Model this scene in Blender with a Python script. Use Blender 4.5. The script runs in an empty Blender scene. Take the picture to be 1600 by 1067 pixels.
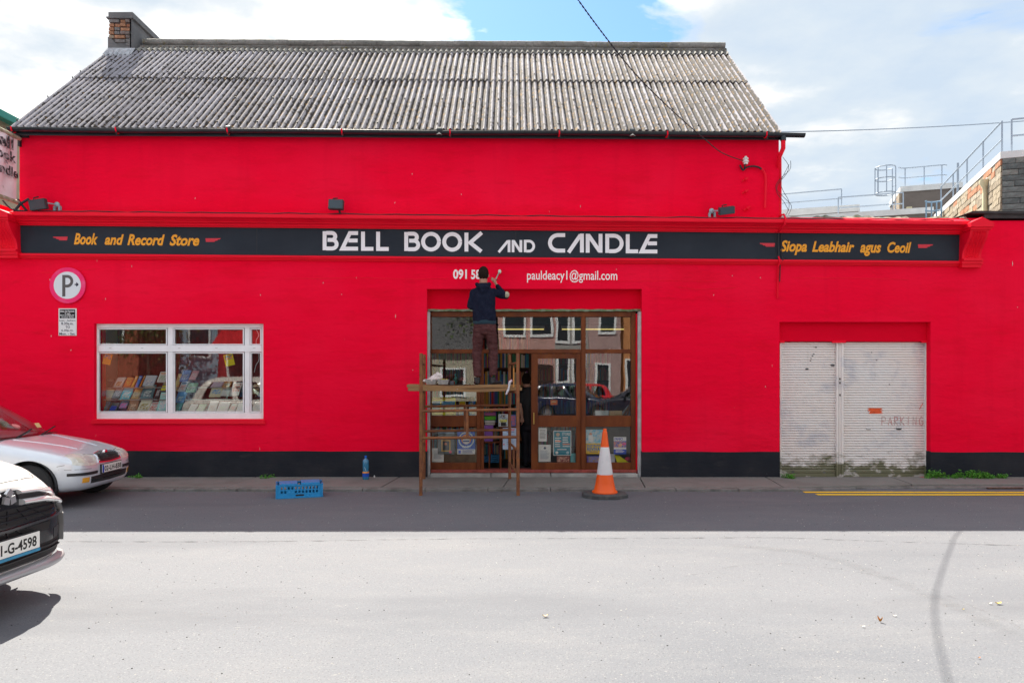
import bpy, bmesh, math, random
from mathutils import Vector, Matrix, noise
from mathutils.bvhtree import BVHTree
random.seed(7)
S = bpy.context.scene
COL = S.collection
# ---------------------------------------------------------------- camera, light
F, D, EYE, HZ, CX = 1138.0, 11.73, 1.65, 590.0, 800.0     # focal length in photo px, metres to the wall, eye height
cd = bpy.data.cameras.new('camera'); cam = bpy.data.objects.new('camera', cd); COL.objects.link(cam)
cam.location = (0, -D, EYE); cam.rotation_euler = (math.radians(90), 0, 0)
cd.sensor_width = 36; cd.lens = 36 * F / 1600; cd.shift_y = 56.5 / 1600; cd.clip_end = 2000
S.camera = cam
TO_SUN = Vector((-0.456, 1.0, 1.52)).normalized()
ld = bpy.data.lights.new('sun', 'SUN'); sun = bpy.data.objects.new('sun', ld); COL.objects.link(sun)
ld.energy = 3.55; ld.angle = math.radians(0.5); ld.color = (1.0, 0.93, 0.81)
sun.rotation_euler = TO_SUN.to_track_quat('Z', 'Y').to_euler(); sun.location = TO_SUN * 60
S.view_settings.view_transform = 'Standard'; S.view_settings.look = 'None'
S.view_settings.gamma = 1; S.view_settings.use_curve_mapping = False; S.view_settings.exposure = 2.0

def nd(nt, t, **kw):
    n = nt.nodes.new(t)
    for k, v in kw.items():
        if k in n.inputs: n.inputs[k].default_value = v
        else: setattr(n, k, v)
    return n
def lk(nt, a, b): nt.links.new(a, b)
def mth(nt, op, a, b=None, c=None, clamp=False):
    n = nt.nodes.new('ShaderNodeMath'); n.operation = op; n.use_clamp = clamp
    for i, v in enumerate((a, b, c)):
        if v is None: continue
        if isinstance(v, (int, float)): n.inputs[i].default_value = v
        else: lk(nt, v, n.inputs[i])
    return n.outputs[0]
def ramp(nt, src, stops, interp='LINEAR'):
    n = nt.nodes.new('ShaderNodeValToRGB'); cr = n.color_ramp; cr.interpolation = interp
    while len(cr.elements) < len(stops): cr.elements.new(0.5)
    for e, (p, c) in zip(cr.elements, stops):
        e.position = p; e.color = (c, c, c, 1) if isinstance(c, (int, float)) else (*c, 1)
    lk(nt, src, n.inputs[0]); return n.outputs[0]
def mixc(nt, fac, a, b, mode='MIX'):
    n = nt.nodes.new('ShaderNodeMix'); n.data_type = 'RGBA'; n.blend_type = mode
    for s, v in ((0, fac), (6, a), (7, b)):
        if isinstance(v, (int, float)): n.inputs[s].default_value = v
        elif isinstance(v, tuple): n.inputs[s].default_value = (*v, 1) if len(v) == 3 else v
        else: lk(nt, v, n.inputs[s])
    return n.outputs[2]

W = bpy.data.worlds.new('World'); S.world = W; W.use_nodes = True
nt = W.node_tree; nt.nodes.clear()
out = nd(nt, 'ShaderNodeOutputWorld')
sky = nd(nt, 'ShaderNodeTexSky', sky_type='NISHITA', sun_disc=False, sun_elevation=math.asin(TO_SUN.z),
         sun_rotation=math.atan2(TO_SUN.x, TO_SUN.y), altitude=20, air_density=1.0, dust_density=0.6, ozone_density=1.0)
tc = nd(nt, 'ShaderNodeTexCoord'); sep = nd(nt, 'ShaderNodeSeparateXYZ'); lk(nt, tc.outputs['Generated'], sep.inputs[0])
zz = mth(nt, 'MAXIMUM', mth(nt, 'ADD', sep.outputs[2], 0.12), 0.05)
cmb = nd(nt, 'ShaderNodeCombineXYZ')
lk(nt, mth(nt, 'DIVIDE', sep.outputs[0], zz), cmb.inputs[0]); lk(nt, mth(nt, 'DIVIDE', sep.outputs[1], zz), cmb.inputs[1])
n1 = nd(nt, 'ShaderNodeTexNoise', Scale=2.3, Detail=11.0, Roughness=0.55, Distortion=0.25); lk(nt, cmb.outputs[0], n1.inputs['Vector'])
def skydir(px, py):
    return Vector(((px - CX) / F, 1.0, (HZ - py) / F)).normalized()
def blob(d, r0, r1):          # 1 near direction d, falling to 0 (angles as cosines)
    dp = nt.nodes.new('ShaderNodeVectorMath'); dp.operation = 'DOT_PRODUCT'
    nv = nt.nodes.new('ShaderNodeVectorMath'); nv.operation = 'NORMALIZE'; lk(nt, tc.outputs['Generated'], nv.inputs[0])
    lk(nt, nv.outputs[0], dp.inputs[0]); dp.inputs[1].default_value = d
    mr = nd(nt, 'ShaderNodeMapRange', interpolation_type='SMOOTHSTEP'); lk(nt, dp.outputs['Value'], mr.inputs[0])
    mr.inputs[1].default_value = math.cos(math.radians(r1)); mr.inputs[2].default_value = math.cos(math.radians(r0))
    return mr.outputs[0]
dens = mth(nt, 'ADD', n1.outputs[0], 0.115)
dens = mth(nt, 'SUBTRACT', dens, mth(nt, 'MULTIPLY', blob(skydir(850, 0), 1.0, 13.0), 0.30))
dens = mth(nt, 'ADD', dens, mth(nt, 'MULTIPLY', blob(skydir(1120, 60), 1.0, 11.0), 0.13))
dens = mth(nt, 'ADD', dens, mth(nt, 'MULTIPLY', blob(skydir(560, 40), 1.0, 13.0), 0.10))
dens = mth(nt, 'ADD', dens, mth(nt, 'MULTIPLY', blob(skydir(1450, 60), 1.0, 14.0), 0.12))
dens = mth(nt, 'ADD', dens, mth(nt, 'MULTIPLY', blob(skydir(150, 60), 1.0, 16.0), 0.08))
cov = ramp(nt, dens, [(0.47, 0.0), (0.53, 0.75), (0.60, 1.0)])
n2 = nd(nt, 'ShaderNodeTexNoise', Scale=2.6, Detail=8.0, Roughness=0.55); 
mp = nd(nt, 'ShaderNodeMapping'); mp.inputs[1].default_value = (3.1, 1.7, 0); lk(nt, cmb.outputs[0], mp.inputs[0]); lk(nt, mp.outputs[0], n2.inputs['Vector'])
shade = mth(nt, 'ADD', n2.outputs[0], mth(nt, 'MULTIPLY', blob(skydir(1480, 120), 4.0, 19.0), 0.17))
ccol = ramp(nt, shade, [(0.38, (0.42, 0.43, 0.44)), (0.47, (0.285, 0.292, 0.298)), (0.53, (0.232, 0.243, 0.252)), (0.61, (0.190, 0.213, 0.235)), (0.76, (0.165, 0.195, 0.230))])
skb = mixc(nt, 1.0, sky.outputs[0], (0.036, 0.048, 0.056), 'MULTIPLY')
fin = mixc(nt, cov, skb, ccol)
bg = nd(nt, 'ShaderNodeBackground'); lk(nt, fin, bg.inputs[0]); bg.inputs[1].default_value = 1.0
lk(nt, bg.outputs[0], out.inputs[0])

# ---------------------------------------------------------------- helpers
def P(px, py, Y=0.0):
    d = D + Y; return Vector(((px - CX) * d / F, Y, EYE + (HZ - py) * d / F))
def PX(px, Y=0.0): return (px - CX) * (D + Y) / F
def PZ(py, Y=0.0): return EYE + (HZ - py) * (D + Y) / F
def G(px, py):
    d = F * EYE / (py - HZ); return Vector(((px - CX) * d / F, d - D, 0))
def tag(o, label=None, cat=None, group=None, kind=None):
    if label: o['label'] = label
    if cat: o['category'] = cat
    if group: o['group'] = group
    if kind: o['kind'] = kind
    return o
def worg(o):
    v = Vector((0, 0, 0))
    while o is not None: v = v + Vector(o.location); o = o.parent
    return v
def link(name, me, parent=None, origin=None):
    if origin is None:
        if len(me.vertices):
            xs = [v.co.x for v in me.vertices]; ys = [v.co.y for v in me.vertices]; zs = [v.co.z for v in me.vertices]
            origin = Vector(((min(xs)+max(xs))/2, (min(ys)+max(ys))/2, (min(zs)+max(zs))/2 if parent else min(zs)))
        else: origin = Vector((0, 0, 0))
    origin = Vector(origin)
    me.transform(Matrix.Translation(-origin))
    o = bpy.data.objects.new(name, me); COL.objects.link(o)
    if parent: o.parent = parent; o.location = origin - worg(parent)
    else: o.location = origin
    return o
def thing(name, label, cat, loc=(0, 0, 0), group=None):
    o = bpy.data.objects.new(name, None); COL.objects.link(o); o.location = loc; o.empty_display_size = 0.2
    return tag(o, label, cat, group)
class MB:
    def __init__(s): s.v = []; s.f = []; s.m = []; s.mi = 0
    def add(s, vs, fs):
        b = len(s.v); s.v += [tuple(v) for v in vs]
        for f in fs: s.f.append([b + i for i in f]); s.m.append(s.mi)
        return s
    def box(s, x0, x1, y0, y1, z0, z1):
        if x0 > x1: x0, x1 = x1, x0
        if y0 > y1: y0, y1 = y1, y0
        if z0 > z1: z0, z1 = z1, z0
        return s.add([(x0,y0,z0),(x1,y0,z0),(x1,y1,z0),(x0,y1,z0),(x0,y0,z1),(x1,y0,z1),(x1,y1,z1),(x0,y1,z1)],
                     [(0,3,2,1),(4,5,6,7),(0,1,5,4),(1,2,6,5),(2,3,7,6),(3,0,4,7)])
    def obox(s, c, ax, ay, az):          # centre and three half-axis vectors
        c, ax, ay, az = map(Vector, (c, ax, ay, az))
        vs = [c+sx*ax+sy*ay+sz*az for sz in (-1,1) for sx, sy in ((-1,-1),(1,-1),(1,1),(-1,1))]
        return s.add(vs, [(0,3,2,1),(4,5,6,7),(0,1,5,4),(1,2,6,5),(2,3,7,6),(3,0,4,7)])
    def quad(s, a, b, c, d): return s.add([a, b, c, d], [(0,1,2,3)])
    def prism(s, pts, y0, y1):           # polygon in (x,z), counter-clockwise seen from -Y, extruded in Y
        n = len(pts); vs = [(x, y0, z) for x, z in pts] + [(x, y1, z) for x, z in pts]
        fs = [tuple(range(n)), tuple(range(2*n-1, n-1, -1))] + [(i, i+n, (i+1) % n + n, (i+1) % n) for i in range(n)]
        return s.add(vs, fs)
    def tube(s, pts, r, n=8, cap=True, r2=None, sx=1.0):
        pts = [Vector(p) for p in pts]; k = len(pts)
        rs = r if isinstance(r, (list, tuple)) else [r]*k
        rings = []; up = None
        for i, p in enumerate(pts):
            t = (pts[min(i+1, k-1)] - pts[max(i-1, 0)]).normalized()
            if up is None:
                up = Vector((0,0,1)) if abs(t.z) < 0.9 else Vector((0,1,0))
            a = t.cross(up).normalized(); b = a.cross(t).normalized(); up = b
            ra = rs[i] if not isinstance(rs[i], tuple) else rs[i][0]; rb = rs[i] if not isinstance(rs[i], tuple) else rs[i][1]
            rings.append([p + a*math.cos(2*math.pi*j/n)*ra + b*math.sin(2*math.pi*j/n)*rb for j in range(n)])
        vs = [v for q in rings for v in q]; fs = []
        for i in range(k-1):
            for j in range(n): fs.append((i*n+j, i*n+(j+1) % n, (i+1)*n+(j+1) % n, (i+1)*n+j))
        if cap: fs += [tuple(range(n-1, -1, -1)), tuple((k-1)*n+j for j in range(n))]
        return s.add(vs, fs)
    def ell(s, c, rx, ry, rz, n=12, m=8):
        c = Vector(c); vs = [c + Vector((0,0,-rz))]
        for i in range(1, m):
            a = -math.pi/2 + math.pi*i/m
            for j in range(n):
                b = 2*math.pi*j/n; vs.append(c + Vector((rx*math.cos(a)*math.cos(b), ry*math.cos(a)*math.sin(b), rz*math.sin(a))))
        vs.append(c + Vector((0,0,rz))); fs = []
        for j in range(n): fs.append((0, 1+(j+1) % n, 1+j))
        for i in range(m-2):
            for j in range(n): fs.append((1+i*n+j, 1+i*n+(j+1) % n, 1+(i+1)*n+(j+1) % n, 1+(i+1)*n+j))
        l = len(vs)-1
        for j in range(n): fs.append((l, 1+(m-2)*n+j, 1+(m-2)*n+(j+1) % n))
        return s.add(vs, fs)
    def lathe(s, prof, c=(0,0,0), n=24, axis='z', cap=True):       # prof: (r, h)
        c = Vector(c); vs = []; k = len(prof)
        for r, h in prof:
            for j in range(n):
                a = 2*math.pi*j/n; u, w = r*math.cos(a), r*math.sin(a)
                vs.append(c + (Vector((u, w, h)) if axis == 'z' else Vector((u, h, -w)) if axis == 'y' else Vector((h, u, w))))
        fs = []
        for i in range(k-1):
            for j in range(n): fs.append((i*n+j, i*n+(j+1) % n, (i+1)*n+(j+1) % n, (i+1)*n+j))
        if cap and prof[0][0] > 1e-6: fs.append(tuple(range(n-1, -1, -1)))
        if cap and prof[-1][0] > 1e-6: fs.append(tuple((k-1)*n+j for j in range(n)))
        return s.add(vs, fs)
    def sweepx(s, prof, x0, x1, z0fn, cap=True, n=1):   # profile (y, dz) closed, swept along x with z from z0fn(x)
        k = len(prof); vs = []
        for i in range(n+1):
            x = x0 + (x1-x0)*i/n; vs += [(x, y, z0fn(x)+z) for y, z in prof]
        fs = []
        for i in range(n):
            for j in range(k): fs.append((i*k+j, i*k+(j+1) % k, (i+1)*k+(j+1) % k, (i+1)*k+j))
        if cap: fs += [tuple(range(k-1, -1, -1)), tuple(n*k+j for j in range(k))]
        return s.add(vs, fs)
    def grid(s, rows):
        n = len(rows[0]); vs = [v for r in rows for v in r]
        return s.add(vs, [(i*n+j, i*n+j+1, (i+1)*n+j+1, (i+1)*n+j) for i in range(len(rows)-1) for j in range(n-1)])
    def mesh(s, name, mats, smooth=False, fix=True):
        me = bpy.data.meshes.new(name); me.from_pydata(s.v, [], s.f)
        if not isinstance(mats, (list, tuple)): mats = [mats]
        for m in mats: me.materials.append(m)
        me.polygons.foreach_set('material_index', s.m)
        if fix:
            b = bmesh.new(); b.from_mesh(me); bmesh.ops.recalc_face_normals(b, faces=b.faces); b.to_mesh(me); b.free()
        if smooth:
            me.polygons.foreach_set('use_smooth', [True]*len(me.polygons))
            if smooth != 'all': me.set_sharp_from_angle(angle=math.radians(smooth if smooth > 1 else 40))
        return me
    def build(s, name, mats, parent=None, smooth=False, bevel=0, origin=None, fix=True):
        o = link(name, s.mesh(name, mats, smooth, fix), parent, origin)
        if bevel:
            b = o.modifiers.new('bevel', 'BEVEL'); b.width = bevel; b.segments = 2; b.limit_method = 'ANGLE'; b.angle_limit = math.radians(40)
        return o
def copy_tree(o, parent=None):
    c = o.copy(); COL.objects.link(c); c.parent = parent
    for ch in list(o.children): copy_tree(ch, c)
    return c
def remeshed(mb, voxel, smooth_it=6, name='m'):
    me = mb.mesh(name, []); o = bpy.data.objects.new(name, me); COL.objects.link(o)
    r = o.modifiers.new('r', 'REMESH'); r.mode = 'VOXEL'; r.voxel_size = voxel
    q = o.modifiers.new('s', 'SMOOTH'); q.factor = 0.5; q.iterations = smooth_it
    dg = bpy.context.evaluated_depsgraph_get(); dg.update()
    m2 = bpy.data.meshes.new_from_object(o.evaluated_get(dg)); bpy.data.objects.remove(o)
    m2.polygons.foreach_set('use_smooth', [True]*len(m2.polygons)); m2.name = name
    return m2

# ---------------------------------------------------------------- materials
def pbr(name, col, rough=0.6, metal=0.0, var=0.0, vscale=4.0, bump=0.0, bscale=60.0, col2=None, stretch=(1,1,1), spec=0.5, coat=0.0, thr=(0.35, 0.65), detail=6.0, bdist=0.01):
    m = bpy.data.materials.new(name); m.use_nodes = True; nt = m.node_tree; b = nt.nodes['Principled BSDF']
    b.inputs['Base Color'].default_value = (*col, 1); b.inputs['Roughness'].default_value = rough
    b.inputs['Metallic'].default_value = metal; b.inputs['Specular IOR Level'].default_value = spec
    b.inputs['Coat Weight'].default_value = coat; b.inputs['Coat Roughness'].default_value = 0.05
    if var or bump or col2:
        tc = nd(nt, 'ShaderNodeTexCoord'); mp = nd(nt, 'ShaderNodeMapping'); mp.inputs[3].default_value = stretch
        lk(nt, tc.outputs['Object'], mp.inputs[0])
    if var or col2:
        n = nd(nt, 'ShaderNodeTexNoise', Scale=vscale, Detail=detail, Roughness=0.6); lk(nt, mp.outputs[0], n.inputs['Vector'])
        c2 = col2 if col2 else tuple(c*(1-var) for c in col); c1 = col if col2 else tuple(min(1, c*(1+var*0.6)) for c in col)
        lk(nt, mixc(nt, ramp(nt, n.outputs[0], [(thr[0], 0.0), (thr[1], 1.0)]), c1, c2), b.inputs['Base Color'])
    if bump:
        n = nd(nt, 'ShaderNodeTexNoise', Scale=bscale, Detail=4.0, Roughness=0.6); lk(nt, mp.outputs[0], n.inputs['Vector'])
        bp = nd(nt, 'ShaderNodeBump', Strength=bump, Distance=bdist); lk(nt, n.outputs[0], bp.inputs['Height']); lk(nt, bp.outputs[0], b.inputs['Normal'])
    return m
def emis(name, col, st):
    m = bpy.data.materials.new(name); m.use_nodes = True; b = m.node_tree.nodes['Principled BSDF']
    b.inputs['Emission Color'].default_value = (*col, 1); b.inputs['Emission Strength'].default_value = st; b.inputs['Base Color'].default_value = (*col, 1)
    return m
def glassmat(name, tint=(1,1,1), ior=1.5, boost=1.9, wavy=0.0):
    m = bpy.data.materials.new(name); m.use_nodes = True; nt = m.node_tree; nt.nodes.clear()
    o = nd(nt, 'ShaderNodeOutputMaterial'); t = nd(nt, 'ShaderNodeBsdfTransparent'); t.inputs[0].default_value = (*tint, 1)
    g = nd(nt, 'ShaderNodeBsdfGlossy', Roughness=0.0); fr = nd(nt, 'ShaderNodeFresnel', IOR=ior); mx = nd(nt, 'ShaderNodeMixShader')
    if wavy:
        n = nd(nt, 'ShaderNodeTexNoise', Scale=1.6, Detail=1.0); tc = nd(nt, 'ShaderNodeTexCoord'); lk(nt, tc.outputs['Object'], n.inputs['Vector'])
        bp = nd(nt, 'ShaderNodeBump', Strength=wavy, Distance=0.02); lk(nt, n.outputs[0], bp.inputs['Height']); lk(nt, bp.outputs[0], g.inputs['Normal'])
    lk(nt, mth(nt, 'MULTIPLY', fr.outputs[0], boost, clamp=True), mx.inputs[0]); lk(nt, t.outputs[0], mx.inputs[1]); lk(nt, g.outputs[0], mx.inputs[2]); lk(nt, mx.outputs[0], o.inputs[0])
    return m
def layered(name, base, layers, rough=0.7, bump=None, spec=0.4, coords='Object'):
    """layers: (kind, scale, stretch, lo, hi, colour, strength); bump: list of (scale, stretch, strength, dist)"""
    m = bpy.data.materials.new(name); m.use_nodes = True; nt = m.node_tree; b = nt.nodes['Principled BSDF']
    b.inputs['Roughness'].default_value = rough; b.inputs['Specular IOR Level'].default_value = spec
    if coords == 'World':
        g = nd(nt, 'ShaderNodeNewGeometry'); src = g.outputs['Position']
    else: src = nd(nt, 'ShaderNodeTexCoord').outputs['Object']
    cur = base
    for i, (kind, sc, st, lo, hi, col, k) in enumerate(layers):
        mp = nd(nt, 'ShaderNodeMapping'); mp.inputs[3].default_value = st; mp.inputs[1].default_value = (i*7.3, i*3.1, i*5.7); lk(nt, src, mp.inputs[0])
        if kind == 'noise':
            n = nd(nt, 'ShaderNodeTexNoise', Scale=sc, Detail=7.0, Roughness=0.6); o = n.outputs[0]
        elif kind == 'soft':
            n = nd(nt, 'ShaderNodeTexNoise', Scale=sc, Detail=2.0, Roughness=0.5); o = n.outputs[0]
        else:
            n = nd(nt, 'ShaderNodeTexVoronoi', Scale=sc); o = n.outputs[0]
        lk(nt, mp.outputs[0], n.inputs['Vector'])
        fac = mth(nt, 'MULTIPLY', ramp(nt, o, [(lo, 0.0), (hi, 1.0)] if lo < hi else [(hi, 1.0), (lo, 0.0)]), k)
        cur = mixc(nt, fac, cur, col)
    lk(nt, cur, b.inputs['Base Color'])
    prev = None
    for i, (sc, st, stg, dist) in enumerate(bump or []):
        mp = nd(nt, 'ShaderNodeMapping'); mp.inputs[3].default_value = st; mp.inputs[1].default_value = (i*2.3, i*4.1, i*1.7); lk(nt, src, mp.inputs[0])
        n = nd(nt, 'ShaderNodeTexNoise', Scale=sc, Detail=4.0, Roughness=0.55); lk(nt, mp.outputs[0], n.inputs['Vector'])
        bp = nd(nt, 'ShaderNodeBump', Strength=stg, Distance=dist); lk(nt, n.outputs[0], bp.inputs['Height'])
        if prev: lk(nt, prev, bp.inputs['Normal'])
        prev = bp.outputs[0]
    if prev: lk(nt, prev, b.inputs['Normal'])
    return m
U = (1, 1, 1)
M = {}
M['red'] = layered('red_masonry_paint', (0.86, 0.0008, 0.032), [
    ('soft', 0.55, (1,1,1.4), 0.45, 0.75, (0.87, 0.007, 0.046), 0.8),
    ('noise', 1.6, (0.6,1,2.2), 0.52, 0.75, (0.66, 0.002, 0.016), 0.55),
    ('noise', 1.3, (2.6,1,0.22), 0.52, 0.74, (0.68, 0.001, 0.024), 0.35),
    ('noise', 9.0, (0.25,1,1.2), 0.60, 0.78, (0.60, 0.004, 0.018), 0.4),
    ('noise', 5.5, (3.0,1,0.5), 0.735, 0.755, (0.72, 0.33, 0.32), 0.7)], rough=0.8, coords='World', spec=0.08,
    bump=[(2.2, (0.5,1,1.6), 0.6, 0.04), (14, (0.6,1,1.6), 0.35, 0.006), (120, U, 0.25, 0.002)])
M['redtrim'] = layered('red_gloss_paint', (0.82, 0.001, 0.024), [('noise', 6, (0.3,1,1), 0.55, 0.75, (0.60, 0.003, 0.014), 0.6),
    ('noise', 30, (0.3,1,1), 0.72, 0.76, (0.30, 0.06, 0.05), 0.5)], rough=0.55, spec=0.2, coords='World', bump=[(25, (0.3,1,1), 0.2, 0.004)])
M['slate'] = layered('dark_plinth_paint', (0.017, 0.020, 0.028), [('noise', 1.5, U, 0.4, 0.75, (0.035, 0.036, 0.042), 0.8),
    ('noise', 3, (1,1,3), 0.58, 0.8, (0.05, 0.048, 0.05), 0.6), ('noise', 22, (1.5,1,0.7), 0.74, 0.77, (0.4, 0.4, 0.42), 0.8)], rough=0.8, spec=0.12, coords='World',
    bump=[(8, (0.5,1,2), 0.6, 0.01), (60, U, 0.3, 0.003)])
M['board'] = layered('dark_signboard_paint', (0.020, 0.028, 0.040), [('noise', 2.0, (0.5,1,1), 0.4, 0.7, (0.028, 0.038, 0.052), 0.9),
    ('noise', 12, (0.3,1,2), 0.62, 0.8, (0.05, 0.06, 0.075), 0.4)], rough=0.6, spec=0.15, coords='World', bump=[(9, (0.4,1,1.5), 0.25, 0.006)])
M['letwhite'] = pbr('white_sign_paint', (0.84, 0.87, 0.92), 0.6, spec=0.2)
M['wallwhite'] = pbr('white_lettering_paint', (0.88, 0.84, 0.86), 0.5)
M['letgold'] = pbr('amber_sign_paint', (0.84, 0.36, 0.008), 0.5, var=0.06, vscale=20)
M['letred'] = pbr('red_sign_paint', (0.62, 0.02, 0.045), 0.5)
M['road'] = layered('road_asphalt', (0.144, 0.150, 0.166), [
    ('soft', 0.25, (0.6,1,1), 0.38, 0.66, (0.118, 0.125, 0.142), 0.9),
    ('noise', 1.4, (0.5,1.4,1), 0.50, 0.75, (0.164, 0.167, 0.178), 0.8),
    ('noise', 70, U, 0.55, 0.72, (0.045, 0.045, 0.05), 0.75),
    ('noise', 95, U, 0.58, 0.70, (0.30, 0.30, 0.29), 0.6),
    ('noise', 9, (1,2,1), 0.68, 0.74, (0.25, 0.245, 0.235), 0.6), ('noise', 26, U, 0.62, 0.74, (0.085,0.085,0.09), 0.5), ('noise', 0.7, (0.35,1.2,1), 0.54, 0.70, (0.110,0.115,0.130), 0.7),
    ('noise', 4, (1,3,1), 0.69, 0.73, (0.12, 0.12, 0.125), 0.4)], rough=0.88, coords='World', spec=0.25,
    bump=[(3, U, 0.35, 0.02), (90, U, 0.6, 0.006)])
M['pave'] = layered('pavement_concrete', (0.20, 0.195, 0.185), [('noise', 2.0, U, 0.45, 0.7, (0.15, 0.145, 0.135), 0.9),
    ('noise', 60, U, 0.55, 0.7, (0.30, 0.29, 0.27), 0.5), ('noise', 7, (1,2,1), 0.64, 0.72, (0.10, 0.11, 0.07), 0.5)], rough=0.9, coords='World', bump=[(40, U, 0.5, 0.006)])
M['kerb'] = layered('kerb_stone', (0.19, 0.185, 0.18), [('noise', 5.0, U, 0.45, 0.65, (0.10, 0.10, 0.095), 0.9)], rough=0.9, coords='World', bump=[(30, U, 0.6, 0.01)])
M['yellow'] = layered('yellow_road_paint', (0.90, 0.60, 0.004), [('noise', 14, U, 0.62, 0.72, (0.25, 0.22, 0.16), 0.8), ('noise', 3, U, 0.4, 0.7, (0.86, 0.54, 0.008), 0.8)], rough=0.7, coords='World')
M['wood'] = layered('brown_varnished_wood', (0.115, 0.030, 0.010), [('noise', 5, (1,1,0.35), 0.4, 0.7, (0.20, 0.058, 0.015), 0.9), ('noise', 40, (3,1,0.3), 0.55, 0.75, (0.045, 0.014, 0.008), 0.7),
    ('noise', 8, U, 0.68, 0.74, (0.30, 0.10, 0.03), 0.5)], rough=0.45, spec=0.2, bump=[(40, (3,1,0.3), 0.2, 0.004)])
M['woodred'] = pbr('red_brown_sill_paint', (0.26, 0.045, 0.035), 0.6, var=0.35, vscale=9, bump=0.4, bscale=30)
M['upvc'] = pbr('white_window_plastic', (0.80, 0.83, 0.87), 0.35, var=0.06, vscale=5)
M['greymetal'] = pbr('pale_grey_painted_metal', (0.48, 0.50, 0.52), 0.5, var=0.25, vscale=6)
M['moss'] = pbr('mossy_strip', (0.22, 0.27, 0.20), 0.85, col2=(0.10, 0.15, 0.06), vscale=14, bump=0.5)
M['black'] = pbr('black_plastic', (0.012, 0.016, 0.020), 0.4, var=0.2)
M['gutter'] = pbr('black_gutter_plastic', (0.010, 0.020, 0.028), 0.35, var=0.3, vscale=3)
M['cable'] = pbr('black_cable', (0.012, 0.014, 0.022), 0.6)
M['porc'] = pbr('white_porcelain', (0.75, 0.77, 0.76), 0.25)
M['dark'] = pbr('dark_interior', (0.02, 0.018, 0.017), 0.8)
M['interior'] = pbr('interior_paint', (0.09, 0.07, 0.06), 0.8, var=0.3)
M['carpet'] = pbr('dark_green_carpet', (0.02, 0.035, 0.035), 0.95)
M['glass'] = glassmat('window_glass', (0.93, 0.96, 0.95), boost=1.75, wavy=0.06)
M['glass_low'] = glassmat('lower_window_glass', (0.96, 0.98, 0.97), boost=0.9, wavy=0.06)  # same glass, reflection of the sunlit road cut down for the lower panes
M['glass_mid'] = glassmat('display_window_glass', (0.97, 0.99, 0.98), boost=1.35, wavy=0.06)  # same glass, reflection strength set lower than in the upper panes
M['glass'] = glassmat('upper_window_glass', (0.93, 0.96, 0.95), boost=2.3, wavy=0.06)  # same glass, reflection boosted above its natural strength
M['carglass'] = glassmat('car_glass', (0.75, 0.85, 0.82), boost=1.6)
M['rust'] = layered('rusty_steel_tube', (0.16, 0.060, 0.028), [('noise', 9, U, 0.4, 0.65, (0.26, 0.105, 0.035), 0.9), ('noise', 30, U, 0.62, 0.70, (0.06, 0.025, 0.015), 0.8),
    ('noise', 26, U, 0.69, 0.72, (0.55, 0.42, 0.30), 0.8), ('noise', 17, U, 0.72, 0.74, (0.62, 0.24, 0.02), 0.7)], rough=0.75, coords='World', bump=[(60, U, 0.5, 0.003)])
M['plank'] = layered('weathered_plank', (0.29, 0.17, 0.075), [('noise', 6, (0.15,1,2), 0.4, 0.65, (0.19, 0.105, 0.05), 0.9), ('noise', 30, (0.1,1,3), 0.5, 0.7, (0.36, 0.23, 0.11), 0.6),
    ('noise', 24, U, 0.69, 0.72, (0.5, 0.5, 0.5), 0.8), ('noise', 15, U, 0.73, 0.75, (0.05, 0.25, 0.4), 0.8), ('noise', 18, U, 0.72, 0.74, (0.7, 0.33, 0.02), 0.8)], rough=0.8, coords='World', bump=[(30, (0.1,1,3), 0.4, 0.005)])
M['shutter'] = layered('galvanised_shutter', (0.76, 0.75, 0.75), [
    ('noise', 0.9, (1,1,2), 0.40, 0.66, (0.78, 0.71, 0.67), 0.7),
    ('noise', 1.7, (1,1,1.2), 0.55, 0.66, (0.48, 0.50, 0.57), 0.65),
    ('noise', 3.0, (6,1,0.4), 0.60, 0.78, (0.48, 0.43, 0.37), 0.5)], rough=0.5, coords='World')
M['graff'] = pbr('faded_red_spray', (0.52, 0.20, 0.20), 0.6, col2=(0.50, 0.38, 0.37), vscale=9, thr=(0.45, 0.55))
M['orangespray'] = pbr('orange_spray', (0.78, 0.10, 0.02), 0.6, var=0.3, vscale=20)
M['concrete'] = pbr('concrete', (0.33, 0.33, 0.32), 0.85, var=0.3, vscale=3, bump=0.4)
M['render'] = layered('grey_cement_render', (0.15, 0.15, 0.155), [('noise', 3, U, 0.4, 0.7, (0.09, 0.092, 0.10), 0.9), ('noise', 14, U, 0.62, 0.75, (0.26, 0.25, 0.23), 0.5)], rough=0.9, bump=[(20, U, 0.5, 0.01)])
M['capgrey'] = pbr('white_stone_coping', (0.66, 0.67, 0.67), 0.7, var=0.1, vscale=2)
M['rail'] = pbr('galvanised_rail', (0.30, 0.36, 0.44), 0.5, metal=0.2)
M['cream'] = pbr('cream_paint', (0.62, 0.56, 0.36), 0.6, var=0.15)
M['leaf'] = pbr('weed_leaf_green', (0.045, 0.20, 0.012), 0.6, col2=(0.09, 0.30, 0.02), vscale=30)
M['treeleaf'] = pbr('tree_leaf_green', (0.06, 0.11, 0.02), 0.6, col2=(0.10, 0.14, 0.03), vscale=3)
M['bark'] = pbr('bark', (0.10, 0.07, 0.05), 0.9, var=0.3, bump=0.5)
_pc = {}
def paint(col, rough=0.6, name='flat_colour'):
    k = (tuple(round(c, 3) for c in col), rough)
    if k not in _pc: _pc[k] = pbr(name, col, rough, var=0.12, vscale=9, spec=0.25)
    return _pc[k]

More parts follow.
